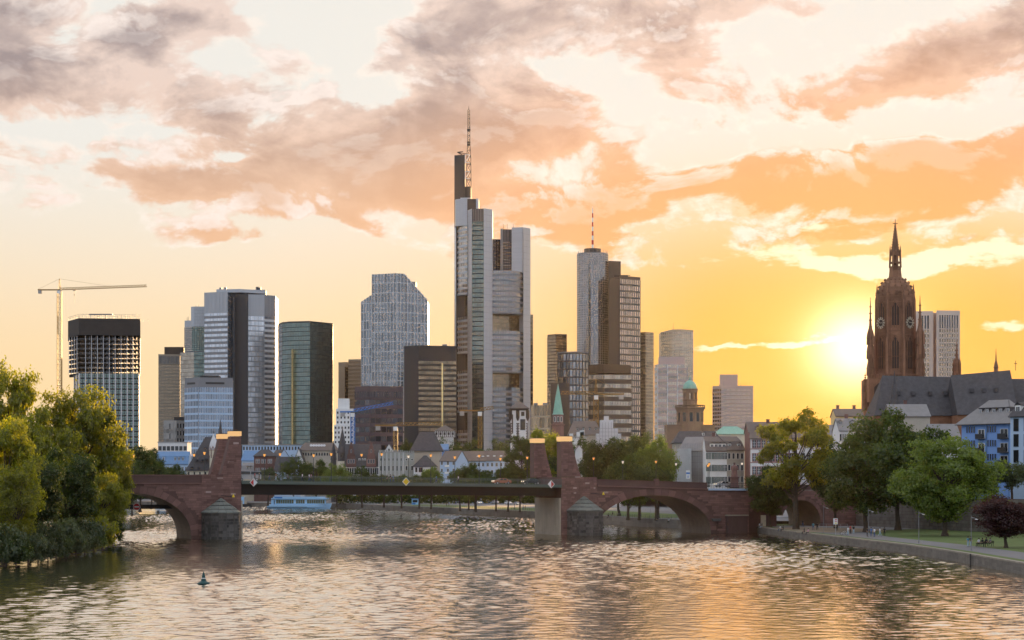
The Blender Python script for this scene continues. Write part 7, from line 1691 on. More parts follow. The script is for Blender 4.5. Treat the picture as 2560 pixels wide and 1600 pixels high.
C_ = Vector(bpt(s, v - .1, z)); e = Vector((BC, BS, 0)); nrm = Vector((BS, -BC, 0)); ring = lambda r, d: [C_ + nrm * d + e * (r * math.cos(2 * math.pi * i / 20)) + Vector((0, 0, r * math.sin(2 * math.pi * i / 20))) for i in range(20)]
b.face(ring(.78, .05)); t.add('rim', b, 'white_paint'); b = MB(); b.face(ring(.70, .07)); t.add('disc', b, 'red_paint'); b = MB(); o_ = C_ + nrm * .09; b.face([o_ - e * .5 - Vector((0, 0, .13)), o_ + e * .5 - Vector((0, 0, .13)), o_ + e * .5 + Vector((0, 0, .13)), o_ - e * .5 + Vector((0, 0, .13))]); t.add('bar', b, 'white_paint')
D = (CZ - GZ) * F / (1337 - HY); x = X(2089, D); t = T('path_sign', 'tall white and red sign board on a post by the path', 'sign', (x, D, GZ)); b = MB(); b.tube((x, D, GZ), (x, D, Z(1310, D)), .05, n=6); t.add('post', b, 'alu'); b = MB(); b.prism([(x - .45, D - .05), (x + .42, D - .05), (x + .42, D + .05), (x - .45, D + .05)], Z(1311, D), Z(1296, D)); t.add('board', b, 'sign_white'); b = MB(); b.lathe((0, 0, 0), [(.3, 0)], 6)
b = MB(); 
for y0, y1, m in ((1300, 1298, 0), (1304, 1302, 0), (1309, 1306.5, 1)): b.face([(x - .2, D - .06, Z(y0, D)), (x + .3, D - .06, Z(y0, D)), (x + .3, D - .06, Z(y1, D)), (x - .2, D - .06, Z(y1, D))], m)
t.add('printed_mark', b, ['red_paint', 'yellow_paint'])

# ------------------------------------------------------------------ statue on the terrace
v = 4.0; s = bs(1836, v); p = Vector(bpt(s, v, 0)); zb = deckz(s); zt_ = Z(1192, p.y); zh = Z(1156, p.y)
t = T('robed_statue', 'red sandstone statue of a robed figure on a tall square pedestal', 'statue', (p.x, p.y, zb))
b = MB(); w = .85
for a, c, k in ((zb - .2, zb + .5, 1.2), (zb + .5, zt_ - .35, 1.0), (zt_ - .35, zt_ - .2, 1.15), (zt_ - .2, zt_, 1.3)): b.box((p.x - w * k, p.y - w * k, a + .001), (p.x + w * k, p.y + w * k, c))
t.add('pedestal', b, 'red_stone'); H = zh - zt_; b = MB(); b.lathe((p.x, p.y, zt_), [(.78, 0), (.74, H * .15), (.66, H * .4), (.70, H * .6), (.62, H * .74), (.30, H * .80), (.17, H * .83)], 12, sy=.75)
for sg in (-1, 1): b.tube((p.x + sg * .58, p.y, zt_ + H * .74), (p.x + sg * .78, p.y - .2, zt_ + H * .5), .2, .15, 6); b.tube((p.x + sg * .78, p.y - .2, zt_ + H * .5), (p.x + sg * .5, p.y - .6, zt_ + H * .52), .15, .1, 6)
b.tube((p.x + .5, p.y - .6, zt_ + H * .2), (p.x + .5, p.y - .6, zt_ + H * .85), .05, n=4); t.add('figure', b, 'red_stone'); b = MB(); b.lathe((p.x, p.y, zt_ + H * .82), [(.16, 0), (.24, .12), (.25, .25), (.2, .38), (.08, .46)], 10); b.lathe((p.x, p.y, zt_ + H * .82 + .36), [(.24, 0), (.27, .22)], 8); b.tube((p.x, p.y, zt_ + H * .92), (p.x, p.y, zh), .05, n=4); t.add('crowned_head', b, 'red_stone')

# ------------------------------------------------------------------ boat and buoy
D = 872; bx0 = X(670, D); L = 160 / F * D; t = T('excursion_boat', 'pale blue and white excursion boat moored on the far side of the river', 'boat', (bx0 + L / 2, D, 0))
hull = MB(); st = []
for i in range(15):
    f = i / 14; x = bx0 + f * L * .96; w = 3.0 * (1 if f < .72 else max(.04, 1 - ((f - .72) / .28) ** 1.8)); zt_ = 2.15 + (.5 * max(0, (f - .7) / .3) ** 1.4); xo = L * .04 * max(0, (f - .7) / .3)
    st.append([(x, D - w * .8, -.3), (x + xo * .6, D - w, 1.0), (x + xo, D - w, zt_), (x + xo, D + w, zt_), (x + xo * .6, D + w, 1.0), (x, D + w * .8, -.3)])
for a, c in zip(st, st[1:]):
    for k in range(5): hull.face([a[k], c[k], c[k + 1], a[k + 1]])
hull.face(list(reversed(st[0]))); hull.face(st[-1]); t.add('hull', hull, 'boat_white')
b = MB(); b.box((bx0 + .1, D - 3.06, .78), (bx0 + L * .62, D - 3.0, .98)); b.box((bx0, D - 2.7, -.02), (bx0 + L * .74, D - 2.62, .2)); t.add('rubbing_strake', b, 'frame_dark')
b = MB(); x0, x1 = bx0 + L * .115, bx0 + L * .92; b.box((x0, D - 2.5, 2.16), (x1 - L * .02, D + 2.5, 4.55)); o = t.add('deckhouse', b, 'boat_white')
n = 22; wm = MB(); ww = (x1 - x0 - 1.4) / n; wm.face([(-ww * .44, -.04, 0), (ww * .44, -.04, 0), (ww * .44, -.04, 1.75), (-ww * .44, -.04, 1.75)]); wme = wm.mesh('window', 'boat_glass')
for i in range(n):
    if i in (8, 13): continue
    t.place('window', wme, (x0 + .6 + ww * (i + .5), D - 2.5, 2.55), 0, o)
b = MB(); b.box((x0 - 1.6, D - 2.9, 4.56), (x1 + .6, D + 2.9, 5.0)); b.box((x0 - .8, D - 2.85, 5.01), (x1 - 1, D - 2.78, 5.75)); b.box((x0 - .8, D + 2.78, 5.01), (x1 - 1, D + 2.85, 5.75)); t.add('sun_deck', b, 'boat_white')
b = MB(); b.box((x0, D - 2.93, 5.0), (x0 + 3.6, D - 2.86, 5.7)); t.add('name_panel', b, 'boat_blue')
b = MB(); b.obox((x1 - .3, D - 2.5, 2.4), (.25, 0, 0), (0, .2, 0), (-.6, 0, 2.15)); b.box((bx0 + L * .06, D - 2.6, 2.16), (bx0 + L * .1, D + 2.6, 4.3)); t.add('pillar', b, 'boat_white'); b = MB(); b.box((x0 - 1.5, D - 2.6, 6.6), (x1 - 3, D + 2.6, 6.75)); 
for i in range(8): b.tube((x0 + i * (x1 - x0 - 4) / 7, D - 2.5, 5.0), (x0 + i * (x1 - x0 - 4) / 7, D - 2.5, 6.6), .05, n=4)
t.add('awning', b, 'boat_white')
D = 940; t = T('moored_barge', 'dark moored barge left of the excursion boat', 'boat', (X(616, D), D, 0)); b = MB(); b.box((X(590, D), D - 2, -.3), (X(628, D), D + 2, 1.6)); t.add('hull', b, 'frame_dark'); b = MB(); b.box((X(603, D), D - 1.4, 1.61), (X(611, D), D + 1.4, 5.2)); t.add('wheelhouse', b, 'boat_white'); b = MB(); b.box((X(611.3, D), D - 1.4, 1.61), (X(617, D), D + 1.4, 5.0)); t.add('container', b, 'beige_wall')
D = 216; x = X(509, D); t = T('river_buoy', 'dark green conical buoy floating in the river', 'buoy', (x, D, 0)); b = MB(); b.lathe((x, D, 0), [(.4, -.2), (.72, .04), (.75, .13), (.62, .24), (.33, .38), (.24, .66)], 16); t.add('float', b, 'buoy'); b = MB(); b.lathe((x, D, 0), [(.24, .665), (.27, .69), (.24, .75)], 14); t.add('reflective_band', b, 'white_paint'); b = MB(); b.lathe((x, D, 0), [(.23, .755), (.2, .95), (.1, 1.3), (.03, 1.5)], 14); t.add('top_cone', b, 'buoy')

# ------------------------------------------------------------------ vehicles
def car_parts(kind):
    prof = {'car': [(-2.1, .35), (-2.15, .75), (-1.95, .95), (-1.0, 1.0), (-.55, 1.42), (.75, 1.45), (1.45, 1.02), (2.05, .92), (2.15, .6), (2.1, .35)], 'suv': [(-2.2, .4), (-2.25, .95), (-2.1, 1.1), (-1.1, 1.15), (-.6, 1.68), (1.5, 1.72), (2.1, 1.15), (2.2, .9), (2.2, .4)], 'van': [(-2.7, .45), (-2.75, .95), (-2.3, 1.25), (-1.9, 2.15), (2.6, 2.25), (2.7, 1.9), (2.7, .45)]}[kind]
    w = {'car': .86, 'suv': .9, 'van': .98}[kind]; b = MB(); n = len(prof); zt = max(z for _, z in prof); kk = lambda z: w * (1 - .16 * max(0, z - zt * .66) / zt)
    for sg in (-1, 1): q = [(x, sg * kk(z), z) for x, z in prof]; b.face(q if sg > 0 else list(reversed(q)))
    for i in range(n): (xa, za), (xc, zc) = prof[i], prof[(i + 1) % n]; b.face([(xa, -kk(za), za), (xa, kk(za), za), (xc, kk(zc), zc), (xc, -kk(zc), zc)])
    body = b.mesh('body', 'car_white'); gl = MB(); wl = zt * .66; wz = zt - .1; f = [x for x, z in prof if z > zt * .9]; x0, x1 = min(f), max(f)
    for sg in (-1, 1):
        for a, c in ((x0 - .25, (x0 + x1) / 2 - .06), ((x0 + x1) / 2 + .06, x1 + .3)): q = [(a, sg * (kk(wl) + .012), wl), (c, sg * (kk(wl) + .012), wl), (min(c, x1), sg * (kk(wz) + .012), wz), (max(a, x0), sg * (kk(wz) + .012), wz)]; gl.face(q if sg < 0 else list(reversed(q)))
    i0 = [i for i, (x, z) in enumerate(prof) if z > zt * .9][0]; (xa, za), (xc, zc) = prof[i0 - 1], prof[i0]; A, C = Vector((xa, 0, za)), Vector((xc, 0, zc)); nrm = Vector((-(zc - za), 0, xc - xa)).normalized() * .015; p, q = A.lerp(C, .12) + nrm, A.lerp(C, .9) + nrm; gl.face([(p.x, -w * .84, p.z), (q.x, -w * .76, q.z), (q.x, w * .76, q.z), (p.x, w * .84, p.z)])
    glass_ = gl.mesh('car_window', 'win_dark'); wh = MB()
    r = .33 if kind != 'van' else .37; ring = lambda y, rr: [(rr * math.cos(2 * math.pi * i / 14), y, r + rr * math.sin(2 * math.pi * i / 14)) for i in range(14)]
    a, c = ring(-.11, r), ring(.11, r)
    for i in range(14): j = (i + 1) % 14; wh.face([a[i], c[i], c[j], a[j]])
    wh.face(a); wh.face(list(reversed(c))); wheel = wh.mesh('wheel', 'tyre'); rm = MB(); rm.face(ring(-.12, r * .6)); rm.face(list(reversed(ring(.12, r * .6)))); rim = rm.mesh('rim', 'chrome')
    hl = MB(); hl.box((-.06, -.2, -.09), (.03, .2, .09)); head = hl.mesh('headlight', 'headlight'); tl = MB(); tl.box((-.03, -.16, -.09), (.05, .16, .09)); tail = tl.mesh('tail_light', 'red_paint')
    return dict(body=body, glass=glass_, wheel=wheel, rim=rim, head=head, tail=tail, w=w, zl=prof[2][1] * .82, xf=prof[1][0], xr=max(x for x, _ in prof), xw=1.35 if kind != 'van' else 1.7)
CP = {k: car_parts(k) for k in ('car', 'suv', 'van')}
def vehicle(kind, paint, label, loc, rz, group, cat=None, name=None):
    k = CP[kind]; o = link(name or ('van' if kind == 'van' else 'car'), None, None, loc, rz); tag(o, label, cat or ('van' if kind == 'van' else 'car'), group)
    b = link('body', k['body'], o); b.material_slots[0].link = 'OBJECT'; b.material_slots[0].material = M[paint]; link('car_window', k['glass'], o)
    for sx in (-1, 1):
        for sy in (-1, 1):
            wl = link('wheel', k['wheel'], o, (sx * k['xw'], sy * (k['w'] - .08), 0)); link('rim', k['rim'], wl)
    for sy in (-1, 1): link('headlight', k['head'], o, (k['xf'] + .02, sy * k['w'] * .68, k['zl'])); link('tail_light', k['tail'], o, (k['xr'] - .04, sy * k['w'] * .7, k['zl']))
    return o
CG = 'cars parked and driving on the far quay'
fD = lambda y: (CZ - GF) * F / (y - HY)
for kind, pc, lab, px, y, a in (('car', 'car_white', 'white car with lit headlights left of the parked estate car', 1196, 1260, 115), ('suv', 'car_silver', 'silver estate car with lit headlights in the middle of the quay', 1238, 1259.5, 115), ('suv', 'car_white', 'white tall car with lit headlights near the concrete pier', 1270, 1261, 112), ('car', 'car_silver', 'silver car with lit headlights nearest the concrete pier', 1293, 1262.5, 112), ('suv', 'car_black', 'black off-road car parked beside the kiosk', 1103, 1257, 150), ('car', 'car_black', 'dark car parked behind the kiosk', 1080, 1256, 160), ('car', 'car_white', 'white car by the box truck with glowing lights', 912, 1253, 120), ('car', 'car_blue', 'dark blue car between the white car and the box truck', 945, 1254, 10)):
    D = fD(y); vehicle(kind, pc, lab, (X(px, D), D, GF + .02), R(a), CG)
D = fD(1252); vehicle('van', 'van_orange', 'orange red minibus on the far quay behind the boat bow', (X(868, D), D, GF), R(5), CG)
D = fD(1252.5); t = T('box_truck', 'light grey box truck parked on the far quay', 'truck', (X(976, D), D, GF), CG); x = X(976, D); b = MB(); b.box((x - 3.6, D - 1.2, GF + .9), (x + 2.4, D + 1.2, GF + 3.6)); t.add('box', b, 'silver'); b = MB(); b.prism([(x + 2.5, D - 1.15), (x + 4.4, D - 1.15), (x + 4.4, D + 1.15), (x + 2.5, D + 1.15)], GF + .7, [GF + 3, GF + 2.5, GF + 2.5, GF + 3]); t.add('cab', b, 'truck_blue'); b = MB(); b.box((x - 3.6, D - 1, GF + .55), (x + 4.3, D + 1, GF + .89)); t.add('chassis', b, 'frame_dark')
for xo in (-2.4, 3.3):
    for yo in (-1.1, 1.1): wl = link('wheel', CP['van']['wheel'], t.o, (xo, yo, 0)); wl.scale = (1.3, 1.3, 1.3); link('rim', CP['van']['rim'], wl)
D = fD(1262); x = X(1038, D); t = T('ticket_kiosk', 'small white and blue ticket kiosk on the quay edge', 'kiosk', (x, D, GF)); b = MB(); b.box((x - 1.5, D - 1.2, GF), (x + 1.5, D + 1.2, GF + 2.6)); t.add('cabin', b, 'boat_white'); b = MB(); b.box((x - 1.8, D - 1.6, GF + 2.61), (x + 1.8, D + 1.5, GF + 2.85)); t.add('roof', b, 'sign_blue'); b = MB(); b.box((x - 1.1, D - 1.26, GF + 1.1), (x + 1.1, D - 1.2, GF + 2.2)); t.add('hatch', b, 'win_dark'); b = MB(); b.box((x - 1.3, D - 1.25, GF + .2), (x + .2, D - 1.2, GF + .95)); t.add('poster', b, 'sign_blue')
D = fD(1254); x = X(1151, D); t = T('red_trailer', 'low red sales trailer on the far lawn', 'trailer', (x, D, GF)); b = MB(); b.box((x - 1.3, D - .8, GF + .5), (x + 1.3, D + .8, GF + 2.2)); t.add('body', b, 'car_red'); b = MB(); b.box((x - 1.5, D - 1.1, GF + 2.21), (x + 1.5, D + .9, GF + 2.4)); t.add('awning', b, 'red_paint')
for xo in (-.6, .6): link('wheel', CP['car']['wheel'], t.o, (xo, -.8, 0))
for px, lab, kind, pc, v, a in ((620, 'white van crossing the bridge beside the left pylon', 'van', 'car_silver', 9.0, 22), (1328, 'dark car on the bridge beside the right pylon', 'car', 'car_black', 4.5, 22), (1808, 'silver car on the bridge left of the statue', 'car', 'car_silver', 6.0, 22), (1254, 'small orange van on the bridge behind the railing', 'car', 'van_orange', 9.0, 22)):
    s = bs(px, v); vehicle(kind, pc, lab, bpt(s, v, deckz(s) + .03), R(a), 'vehicles on the bridge')

# ------------------------------------------------------------------ people
def make_body(J, E_, mats_of, extra=True, face_dir=(0, -1, 0)):
    names = list(J); idx = {n: i for i, n in enumerate(names)}
    me = bpy.data.meshes.new('figure_base'); me.from_pydata([J[n][0] for n in names], [(idx[a], idx[c]) for a, c, _ in E_], []); o = bpy.data.objects.new('figure_base', me); col.objects.link(o)
    sk = o.modifiers.new('skin', 'SKIN'); sk.use_smooth_shade = True
    if not me.skin_vertices: me.attributes.new('s', 'FLOAT', 'POINT')
    for n in names:
        sv = me.skin_vertices[0].data[idx[n]]; r = J[n][1]; sv.radius = (r, r) if not isinstance(r, tuple) else r; sv.use_root = (n == 'pelvis')
    ss = o.modifiers.new('sub', 'SUBSURF'); ss.levels = 1; ss.render_levels = 1
    dg = bpy.context.evaluated_depsgraph_get(); m2 = bpy.data.meshes.new_from_object(o.evaluated_get(dg)); bpy.data.objects.remove(o)
    seg = [(Vector(J[a][0]), Vector(J[c][0]), k) for a, c, k in E_]; b = MB(); vs_ = [v.co.copy() for v in m2.vertices]
    for p in m2.polygons:
        c = p.center; best = 9; kk = 0
        for a, q, k in seg:
            d = q - a; f = max(0, min(1, (c - a).dot(d) / max(d.length_squared, 1e-9))); l = (c - (a + d * f)).length
            if l < best: best, kk = l, k
        b.face([vs_[i] for i in p.vertices], kk)
    hd = Vector(J['head'][0]); f = Vector(face_dir)
    sd = Vector((-f.y, f.x, 0)); b.lathe(hd + f * .10 + Vector((0, 0, -.01)), [(.012, -.03), (.02, -.02), (.004, .03)], 5)
    for sg in (-1, 1):
        b.lathe(hd + sd * sg * .093, [(.01, -.03), (.02, 0), (.01, .03)], 5); e = hd + f * .095 + sd * sg * .035 + Vector((0, 0, .03)); b.obox(e - sd * .012, sd * .024, f * .008, (0, 0, .012), 3)
        w = Vector(J['wrist' + 'LR'[sg > 0]][0]); el = Vector(J['elbow' + 'LR'[sg > 0]][0]); d = (w - el).normalized(); ac = Vector((0, 1, 0)) if abs(d.y) < .7 else Vector((1, 0, 0))
        b.tube(w - d * .01, w + d * .085, .034, .038, 6)
        for i, ln in enumerate((.075, .085, .08, .062)): k = w + d * .08 + ac * ((i - 1.5) * .019); m_ = k + d * ln * .55; b.tube(k, m_, .0095, .0085, 5); b.tube(m_, m_ + (d + Vector((0, -.35, 0))) * ln * .45, .0085, .006, 5)
        b.tube(w + d * .02 - ac * .03, w + d * .055 - ac * .065, .011, .009, 5); b.tube(w + d * .055 - ac * .065, w + d * .09 - ac * .068, .009, .007, 5)
    return b
def joints(leg='stand', sit=False, arms=None):
    J = {'pelvis': ((0, 0, .95), (.155, .11)), 'belly': ((0, 0, 1.1), (.14, .10)), 'chest': ((0, 0, 1.3), (.175, .115)), 'neck': ((0, 0, 1.49), .055), 'head': ((0, -.015, 1.62), (.085, .10)), 'crown': ((0, -.01, 1.72), (.07, .08))}
    for sg, n in ((-1, 'L'), (1, 'R')):
        sw = {'stand': 0, 'walk': .24 * sg}[leg]
        J['shoulder' + n] = ((sg * .185, 0, 1.42), .065); J['elbow' + n] = ((sg * .245, sw * -.5 + .02, 1.15), .046); J['wrist' + n] = ((sg * .25, sw * -.9 - .06, .91), .032)
        J['hip' + n] = ((sg * .09, 0, .88), .092); J['knee' + n] = ((sg * .10, -sw * .55 - .03 * (leg == 'walk'), .49), .062); J['ankle' + n] = ((sg * .105, -sw * 1.1 + .05 * (leg == 'walk'), .085), .042); J['toe' + n] = ((sg * .115, -sw * 1.1 - .16 + .05 * (leg == 'walk'), .045), .036)
    if sit:
        for k in list(J): (x, y, z), r = J[k]; J[k] = ((x, y, z - .93 + .13), r)
        for sg, n in ((-1, 'L'), (1, 'R')):
            J['knee' + n] = ((sg * .14, -.44, .14), .062); J['ankle' + n] = ((sg * .13, -.5, -.32), .042); J['toe' + n] = ((sg * .14, -.66, -.36), .036); J['elbow' + n] = ((sg * .25, -.08, .34), .046); J['wrist' + n] = ((sg * .18, -.33, .22), .032)
    return J
BE = [('pelvis', 'belly', 1), ('belly', 'chest', 1), ('chest', 'neck', 1), ('neck', 'head', 0), ('head', 'crown', 0)]
for n in 'LR': BE += [('chest', 'shoulder' + n, 1), ('shoulder' + n, 'elbow' + n, 1), ('elbow' + n, 'wrist' + n, 0), ('pelvis', 'hip' + n, 2), ('hip' + n, 'knee' + n, 2), ('knee' + n, 'ankle' + n, 2), ('ankle' + n, 'toe' + n, 3)]
FIG = {}
for k, a in (('stand', ('stand', False)), ('walk', ('walk', False)), ('sit', ('stand', True))):
    J = joints(*a); mb = make_body(J, BE, None); h = Vector(J['head'][0]); hb = MB(); hb.lathe(h + Vector((0, .018, .0)), [(.098, -.06), (.108, .02), (.105, .08), (.075, .135), (.02, .155)], 10); FIG[k] = (mb.mesh('body', ['skin', 'shirt_grey', 'jeans', 'shoe']), hb.mesh('hair', 'hair_dark'))
    for p in FIG[k][0].polygons: p.use_smooth = True
def person(pose, shirt, legs, label, loc, rz, hair='hair_dark', group='people on the promenade'):
    bm_, hm = FIG[pose]; o = link('person', None, None, loc, rz); tag(o, label, 'person', group); s = random.uniform(.96, 1.05); o.scale = (s, s, s)
    b = link('body', bm_, o)
    for i, m in ((1, shirt), (2, legs)): b.material_slots[i].link = 'OBJECT'; b.material_slots[i].material = M[m]
    h = link('hair', hm, o); h.material_slots[0].link = 'OBJECT'; h.material_slots[0].material = M[hair]; return o
gD = lambda y: (CZ - GZ) * F / (y - HY)
for px, y, pose, sh, lg, a, lab in ((1895, 1309, 'stand', 'shirt_black', 'trousers_black', 20, 'person in black standing near the pale door under the land arch'), (1929, 1309, 'walk', 'shirt_white', 'jeans', 80, 'person in a white shirt walking near the land arch door'), (1919, 1310, 'stand', 'shirt_black', 'trousers_black', -60, 'person in black holding a bicycle near the land arch'), (1979, 1312, 'stand', 'shirt_white', 'trousers_black', 60, 'person in a white top just left of the airy tree trunk'), (2000, 1312, 'stand', 'shirt_red', 'trousers_black', -30, 'person in a red top just right of the airy tree trunk'), (2007, 1318, 'walk', 'shirt_black', 'jeans', 15, 'person in a dark top and jeans walking right of the airy tree trunk'),
    (2033, 1326, 'walk', 'shirt_teal', 'jeans', 10, 'person in a grey green top walking towards the camera on the path'), (2043, 1326, 'walk', 'shirt_black', 'trousers_black', 5, 'person all in black walking beside the grey green top'), (2093, 1327, 'stand', 'shirt_black', 'trousers_black', 170, 'person in black standing behind the path sign'), (2120, 1338, 'stand', 'shirt_white', 'trousers_pale', -60, 'person in a white top and pale trousers holding a bicycle'), (2126, 1335, 'stand', 'shirt_red', 'trousers_black', 40, 'person in a red top behind the bicycle holder'), (2134, 1335.5, 'stand', 'shirt_black', 'trousers_pale', 10, 'person in a black shirt and pale shorts right of the bicycle'),
    (2168, 1342, 'stand', 'shirt_black', 'trousers_black', 60, 'person in black half behind the lamp post of the group of five'), (2178, 1342, 'stand', 'shirt_blue', 'jeans', -20, 'person with a blue top in the group of five'), (2186, 1343, 'stand', 'shirt_white', 'jeans', -60, 'person with a white top and jeans in the group of five'), (2200, 1341, 'walk', 'shirt_white', 'trousers_pale', 70, 'person with a white top and pale trousers right of the group'), (2211, 1340.5, 'stand', 'shirt_black', 'trousers_black', 190, 'tall person all in black at the right of the group'),
    (2420, 1368, 'stand', 'shirt_teal', 'trousers_pale', 20, 'person in a pale blue top and shorts beside the path lamp'), (2427, 1367, 'stand', 'shirt_black', 'trousers_pale', -40, 'person in a dark top behind the path lamp near the benches')):
    D = gD(y); person(pose, sh, lg, lab, (X(px, D), D, GZ + .03), R(a))
def wall_x(D):
    for (x0, y0), (x1, y1) in zip(QN, QN[1:]):
        if y0 <= D <= y1: return x0 + (x1 - x0) * (D - y0) / (y1 - y0)
    return QN[-1][0]
def wall_D(px):
    lo, hi = 150., 452.
    for _ in range(40):
        m_ = (lo + hi) / 2
        if (wall_x(m_) - X(px, m_)) > 0: lo, hi = (m_, hi) if px > 1280 and (wall_x(lo) - X(px, lo)) * (wall_x(m_) - X(px, m_)) > 0 else (lo, m_)
        else: lo, hi = (m_, hi) if (wall_x(lo) - X(px, lo)) * (wall_x(m_) - X(px, m_)) > 0 else (lo, m_)
    return (lo + hi) / 2
for px, sh, lg, lab in ((1900, 'shirt_white', 'trousers_black', 'person in a white top lying back on the quay edge'), (1906, 'shirt_black', 'trousers_pale', 'person in a black top sitting on the quay edge with legs over'), (1952, 'shirt_white', 'jeans', 'person in a white top sitting on the quay edge below the airy tree'), (1959, 'shirt_black', 'trousers_black', 'person in black sitting beside the white top on the quay edge'), (2012, 'shirt_black', 'trousers_black', 'person in black sitting on the quay edge by the steps'), (2022, 'shirt_pink', 'trousers_black', 'person in a pale pink top sitting on the quay edge by the steps')):
    D = wall_D(px); person('sit', sh, lg, lab, (wall_x(D) - .1, D, GZ + .08), R(-75), group='people sitting on the quay edge')
for px, y, sh, lab in ((1521, 1296, 'shirt_black', 'person sitting on the quay left under the right arch'), (1532, 1290, 'shirt_black', 'dark figure sitting on the lawn seen through the right arch'), (1645, 1304, 'shirt_black', 'dark figure sitting on the steps right under the arch'), (1672, 1308, 'shirt_white', 'person in white sitting at the foot of the right arch')):
    D = (CZ - GF) * F / (y - HY); person('sit', sh, 'trousers_black', lab, (X(px, D), D, GF + .35), R(-40), group='people seen through the right arch')
pb = bs(1835, -1.9); p = bpt(pb, -2.3, 0)
for px, y, sh, lg, lab in ((986, 1257, 'shirt_black', 'trousers_black', 'dark figure on the far quay left of the kiosk'), (1122, 1265, 'shirt_blue', 'trousers_black', 'person in bright blue on the far quay right of the off-road car'), (1116, 1265, 'shirt_black', 'trousers_black', 'person in black beside the bright blue one on the far quay'), (1286, 1275, 'shirt_blue', 'trousers_black', 'person on the far lawn left of the concrete pier'), (1308, 1275.5, 'shirt_blue', 'jeans', 'person in blue nearest the concrete pier on the far lawn'), (1313, 1275, 'shirt_black', 'trousers_black', 'person in black nearest the concrete pier on the far lawn'), (1139, 1261, 'shirt_grey', 'jeans', 'grey clad person on the far lawn by the red trailer'), (995, 1259, 'shirt_white', 'jeans', 'person in white on the far quay beside the kiosk')):
    D = fD(y); person('stand', sh, lg, lab, (X(px, D), D, GF + .03), R(random.uniform(-90, 90)), group='people on the far quay')
for px, v, pose, sh, lg, lab in ((637, 2.0, 'walk', 'shirt_red', 'trousers_black', 'person in a reddish top walking just right of the left pylon'), (648, 2.0, 'walk', 'shirt_black', 'trousers_black', 'blond haired person in black walking behind the left diamond sign'), (674, 2.2, 'walk', 'shirt_black', 'jeans', 'person in dark clothes on the bridge left of the orange pack'), (690, 2.0, 'walk', 'van_orange', 'trousers_pale', 'person with a bright orange top on the bridge'), (719, 2.4, 'walk', 'shirt_grey', 'trousers_black', 'person in grey on the bridge beside the blue gabled house'), (756, 2.2, 'walk', 'shirt_white', 'trousers_black', 'person in white pushing along the bridge left of the pink pair'), (773, 2.0, 'walk', 'shirt_white', 'jeans', 'left one of the pair in pale tops on the bridge'), (778, 2.3, 'walk', 'shirt_pink', 'trousers_black', 'right one of the pair, in a pink top, on the bridge'), (968, 2.0, 'stand', 'shirt_black', 'trousers_black', 'person in black at the left of three before the crenellated hall'), (976, 2.2, 'stand', 'shirt_black', 'jeans', 'tallest of the three people before the crenellated hall'), (983, 2.0, 'walk', 'shirt_blue', 'jeans', 'person in blue at the right of three before the hall'), (1091, 2.1, 'walk', 'shirt_teal', 'jeans', 'person in pale green on the bridge right of the yellow sign'), (1146, 2.1, 'walk', 'shirt_white', 'trousers_black', 'person in white on the bridge before the riverside row')):
    s = bs(px, v); person(pose, sh, lg, lab, bpt(s, v, deckz(s) + .14), TH + R(90 if px % 2 else -90), 'hair_fair' if 'blond' in lab else 'hair_dark', 'people walking on the bridge')

# ------------------------------------------------------------------ benches and bicycles
def bench(lab, x, y, z, rz, sit):
    t = T('park_bench', lab, 'bench', (x, y, z), 'park benches'); t.o.rotation_euler = (0, 0, rz)
    def a_(n, lo, hi, m): b = MB(); b.box((x + lo[0], y + lo[1], z + lo[2]), (x + hi[0], y + hi[1], z + hi[2])); t.add(n, b, m)
    for i in range(4): a_('seat_slat', (-.9, -.25 + i * .13, .42), (.9, -.15 + i * .13, .46), 'timber')
    for i in range(3): a_('back_slat', (-.9, .27, .55 + i * .14), (.9, .30, .65 + i * .14), 'timber')
    for s in (-.75, .75): a_('leg', (s - .03, -.25, 0), (s + .03, -.19, .42), 'frame_dark'); a_('leg', (s - .03, .22, 0), (s + .03, .27, .95), 'frame_dark')
    for i, (dx, sh) in enumerate(sit):
        c, s_ = math.cos(rz), math.sin(rz); person('sit', sh, 'trousers_black', ['person in %s on the %s' % (sh.split('_')[1], lab), 'second person, in %s, on the %s' % (sh.split('_')[1], lab)][i], (x + dx * c, y + dx * s_, z + .48), rz, group='people on the benches')
D = gD(1367); bench('bench nearer the path lamp', X(2452, D), D, GZ, R(-55), [(-.4, 'shirt_white'), (.35, 'shirt_black')])
D = gD(1366); bench('bench beside the red leaved tree', X(2471, D), D, GZ, R(-50), [(-.4, 'shirt_black'), (.35, 'shirt_grey')])
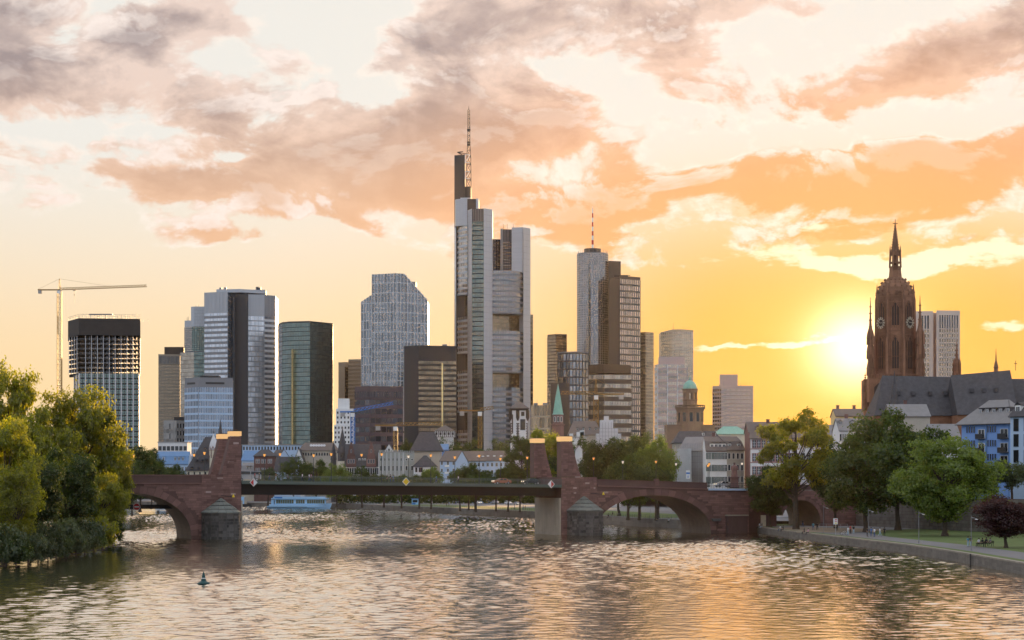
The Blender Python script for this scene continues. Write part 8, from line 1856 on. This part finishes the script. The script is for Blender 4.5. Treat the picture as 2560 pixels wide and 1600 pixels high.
def bicycle(lab, px, y, rz):
    D = gD(y); x = X(px, D); t = T('bicycle', lab, 'bicycle', (x, D, GZ + .02), 'bicycles on the promenade'); z = GZ + .02
    for s in (-.52, .52):
        b = MB(); pts = [Vector((x + s + .33 * math.cos(k), D, z + .34 + .33 * math.sin(k))) for k in np.linspace(0, 2 * math.pi, 17)]
        for p, q in zip(pts, pts[1:]): b.tube(p, q, .025, n=4, cap=False)
        w = t.add('wheel', b, 'tyre'); b = MB()
        for k in range(5): a = math.pi * k / 5; b.tube((x + s + .32 * math.cos(a), D, z + .34 + .32 * math.sin(a)), (x + s - .32 * math.cos(a), D, z + .34 - .32 * math.sin(a)), .008, n=3)
        t.add('spoke', b, 'chrome', w, kind='stuff')
    b = MB(); V_ = lambda a, c: (x + a, D, z + c)
    for p, q in (((-.52, .34), (-.1, .32)), ((-.1, .32), (-.2, .8)), ((-.52, .34), (-.18, .72)), ((-.18, .72), (.38, .78)), ((-.1, .32), (.38, .7)), ((.36, .85), (.52, .34))): b.tube(V_(*p), V_(*q), .02, n=5)
    t.add('frame', b, 'white_paint'); b = MB(); b.box((x - .34, D - .07, z + .82), (x - .08, D + .07, z + .87)); t.add('saddle', b, 'tyre'); b = MB(); b.tube((x + .36, D - .28, z + .98), (x + .36, D + .28, z + .98), .018, n=4); b.tube((x + .36, D, z + .98), (x + .36, D, z + .84), .02, n=4); t.add('handlebar', b, 'frame_dark'); t.o.rotation_euler = (0, 0, rz)
bicycle('white bicycle held by the person in pale trousers', 2110, 1338, R(12)); bicycle('dark bicycle beside the person in black near the land arch', 1913, 1311, R(20))
t = T('path_railing', 'low grey metal railing beside the dark land arch', 'railing', (X(2065, 420), 420, GZ)); b = MB()
for i in range(5): p = Vector((X(2048, 425) + i * 1.55, 425 - i * .4)); b.tube((p.x, p.y, GZ), (p.x, p.y, GZ + 1.05), .035, n=5)
for z in (1.03, .55): b.tube((X(2048, 425), 425, GZ + z), (X(2048, 425) + 6.2, 423.4, GZ + z), .03, n=5)
t.add('bar', b, 'alu')
# iron truss bridge far left
D = 900; t = T('iron_truss_bridge', 'green iron truss of a footbridge behind the left arch parapet', 'bridge', (X(395, D), D, 0)); b = MB(); a0, a1 = X(330, D), X(420, D); n = 9
zt_ = lambda f: Z(1176 + 16 * f, D); zb_ = Z(1200, D)
for i in range(n):
    f, g = i / n, (i + 1) / n; xa, xc = a0 + (a1 - a0) * f, a0 + (a1 - a0) * g
    for y in (D, D + 5): b.tube((xa, y, zt_(f)), (xc, y, zt_(g)), .28, n=4); b.tube((xa, y, zb_), (xc, y, zb_), .28, n=4); b.tube((xa, y, zb_), (xa, y, zt_(f)), .16, n=4); b.tube((xa, y, zb_), (xc, y, zt_(g)), .13, n=4)
t.add('truss', b, 'girder'); b = MB(); b.box((X(250, D), D, zb_ - .6), (X(440, D), D + 5, zb_ - .3)); t.add('walkway', b, 'girder'); b = MB(); b.box((X(415, D), D - .5, -1), (X(424, D), D + 6, zb_ - .6)); t.add('pier', b, 'red_stone')

# ------------------------------------------------------------------ haze
def haze():
    m, nt, out = nodemat('haze'); v = nt.nodes.new('ShaderNodeVolumePrincipled')
    v.inputs['Density'].default_value = HAZE[0]; v.inputs['Anisotropy'].default_value = HAZE[1]; v.inputs['Color'].default_value = (.95, .86, .76, 1)
    nt.links.new(v.outputs[0], out.inputs['Volume']); M['haze'] = m
    b = MB(); b.box((-2300, -400, -1.6), (2300, 3700, 345)); tag(link('haze', b.mesh('haze', 'haze')), kind='stuff')
HAZE = (.6e-5, .88)
haze()
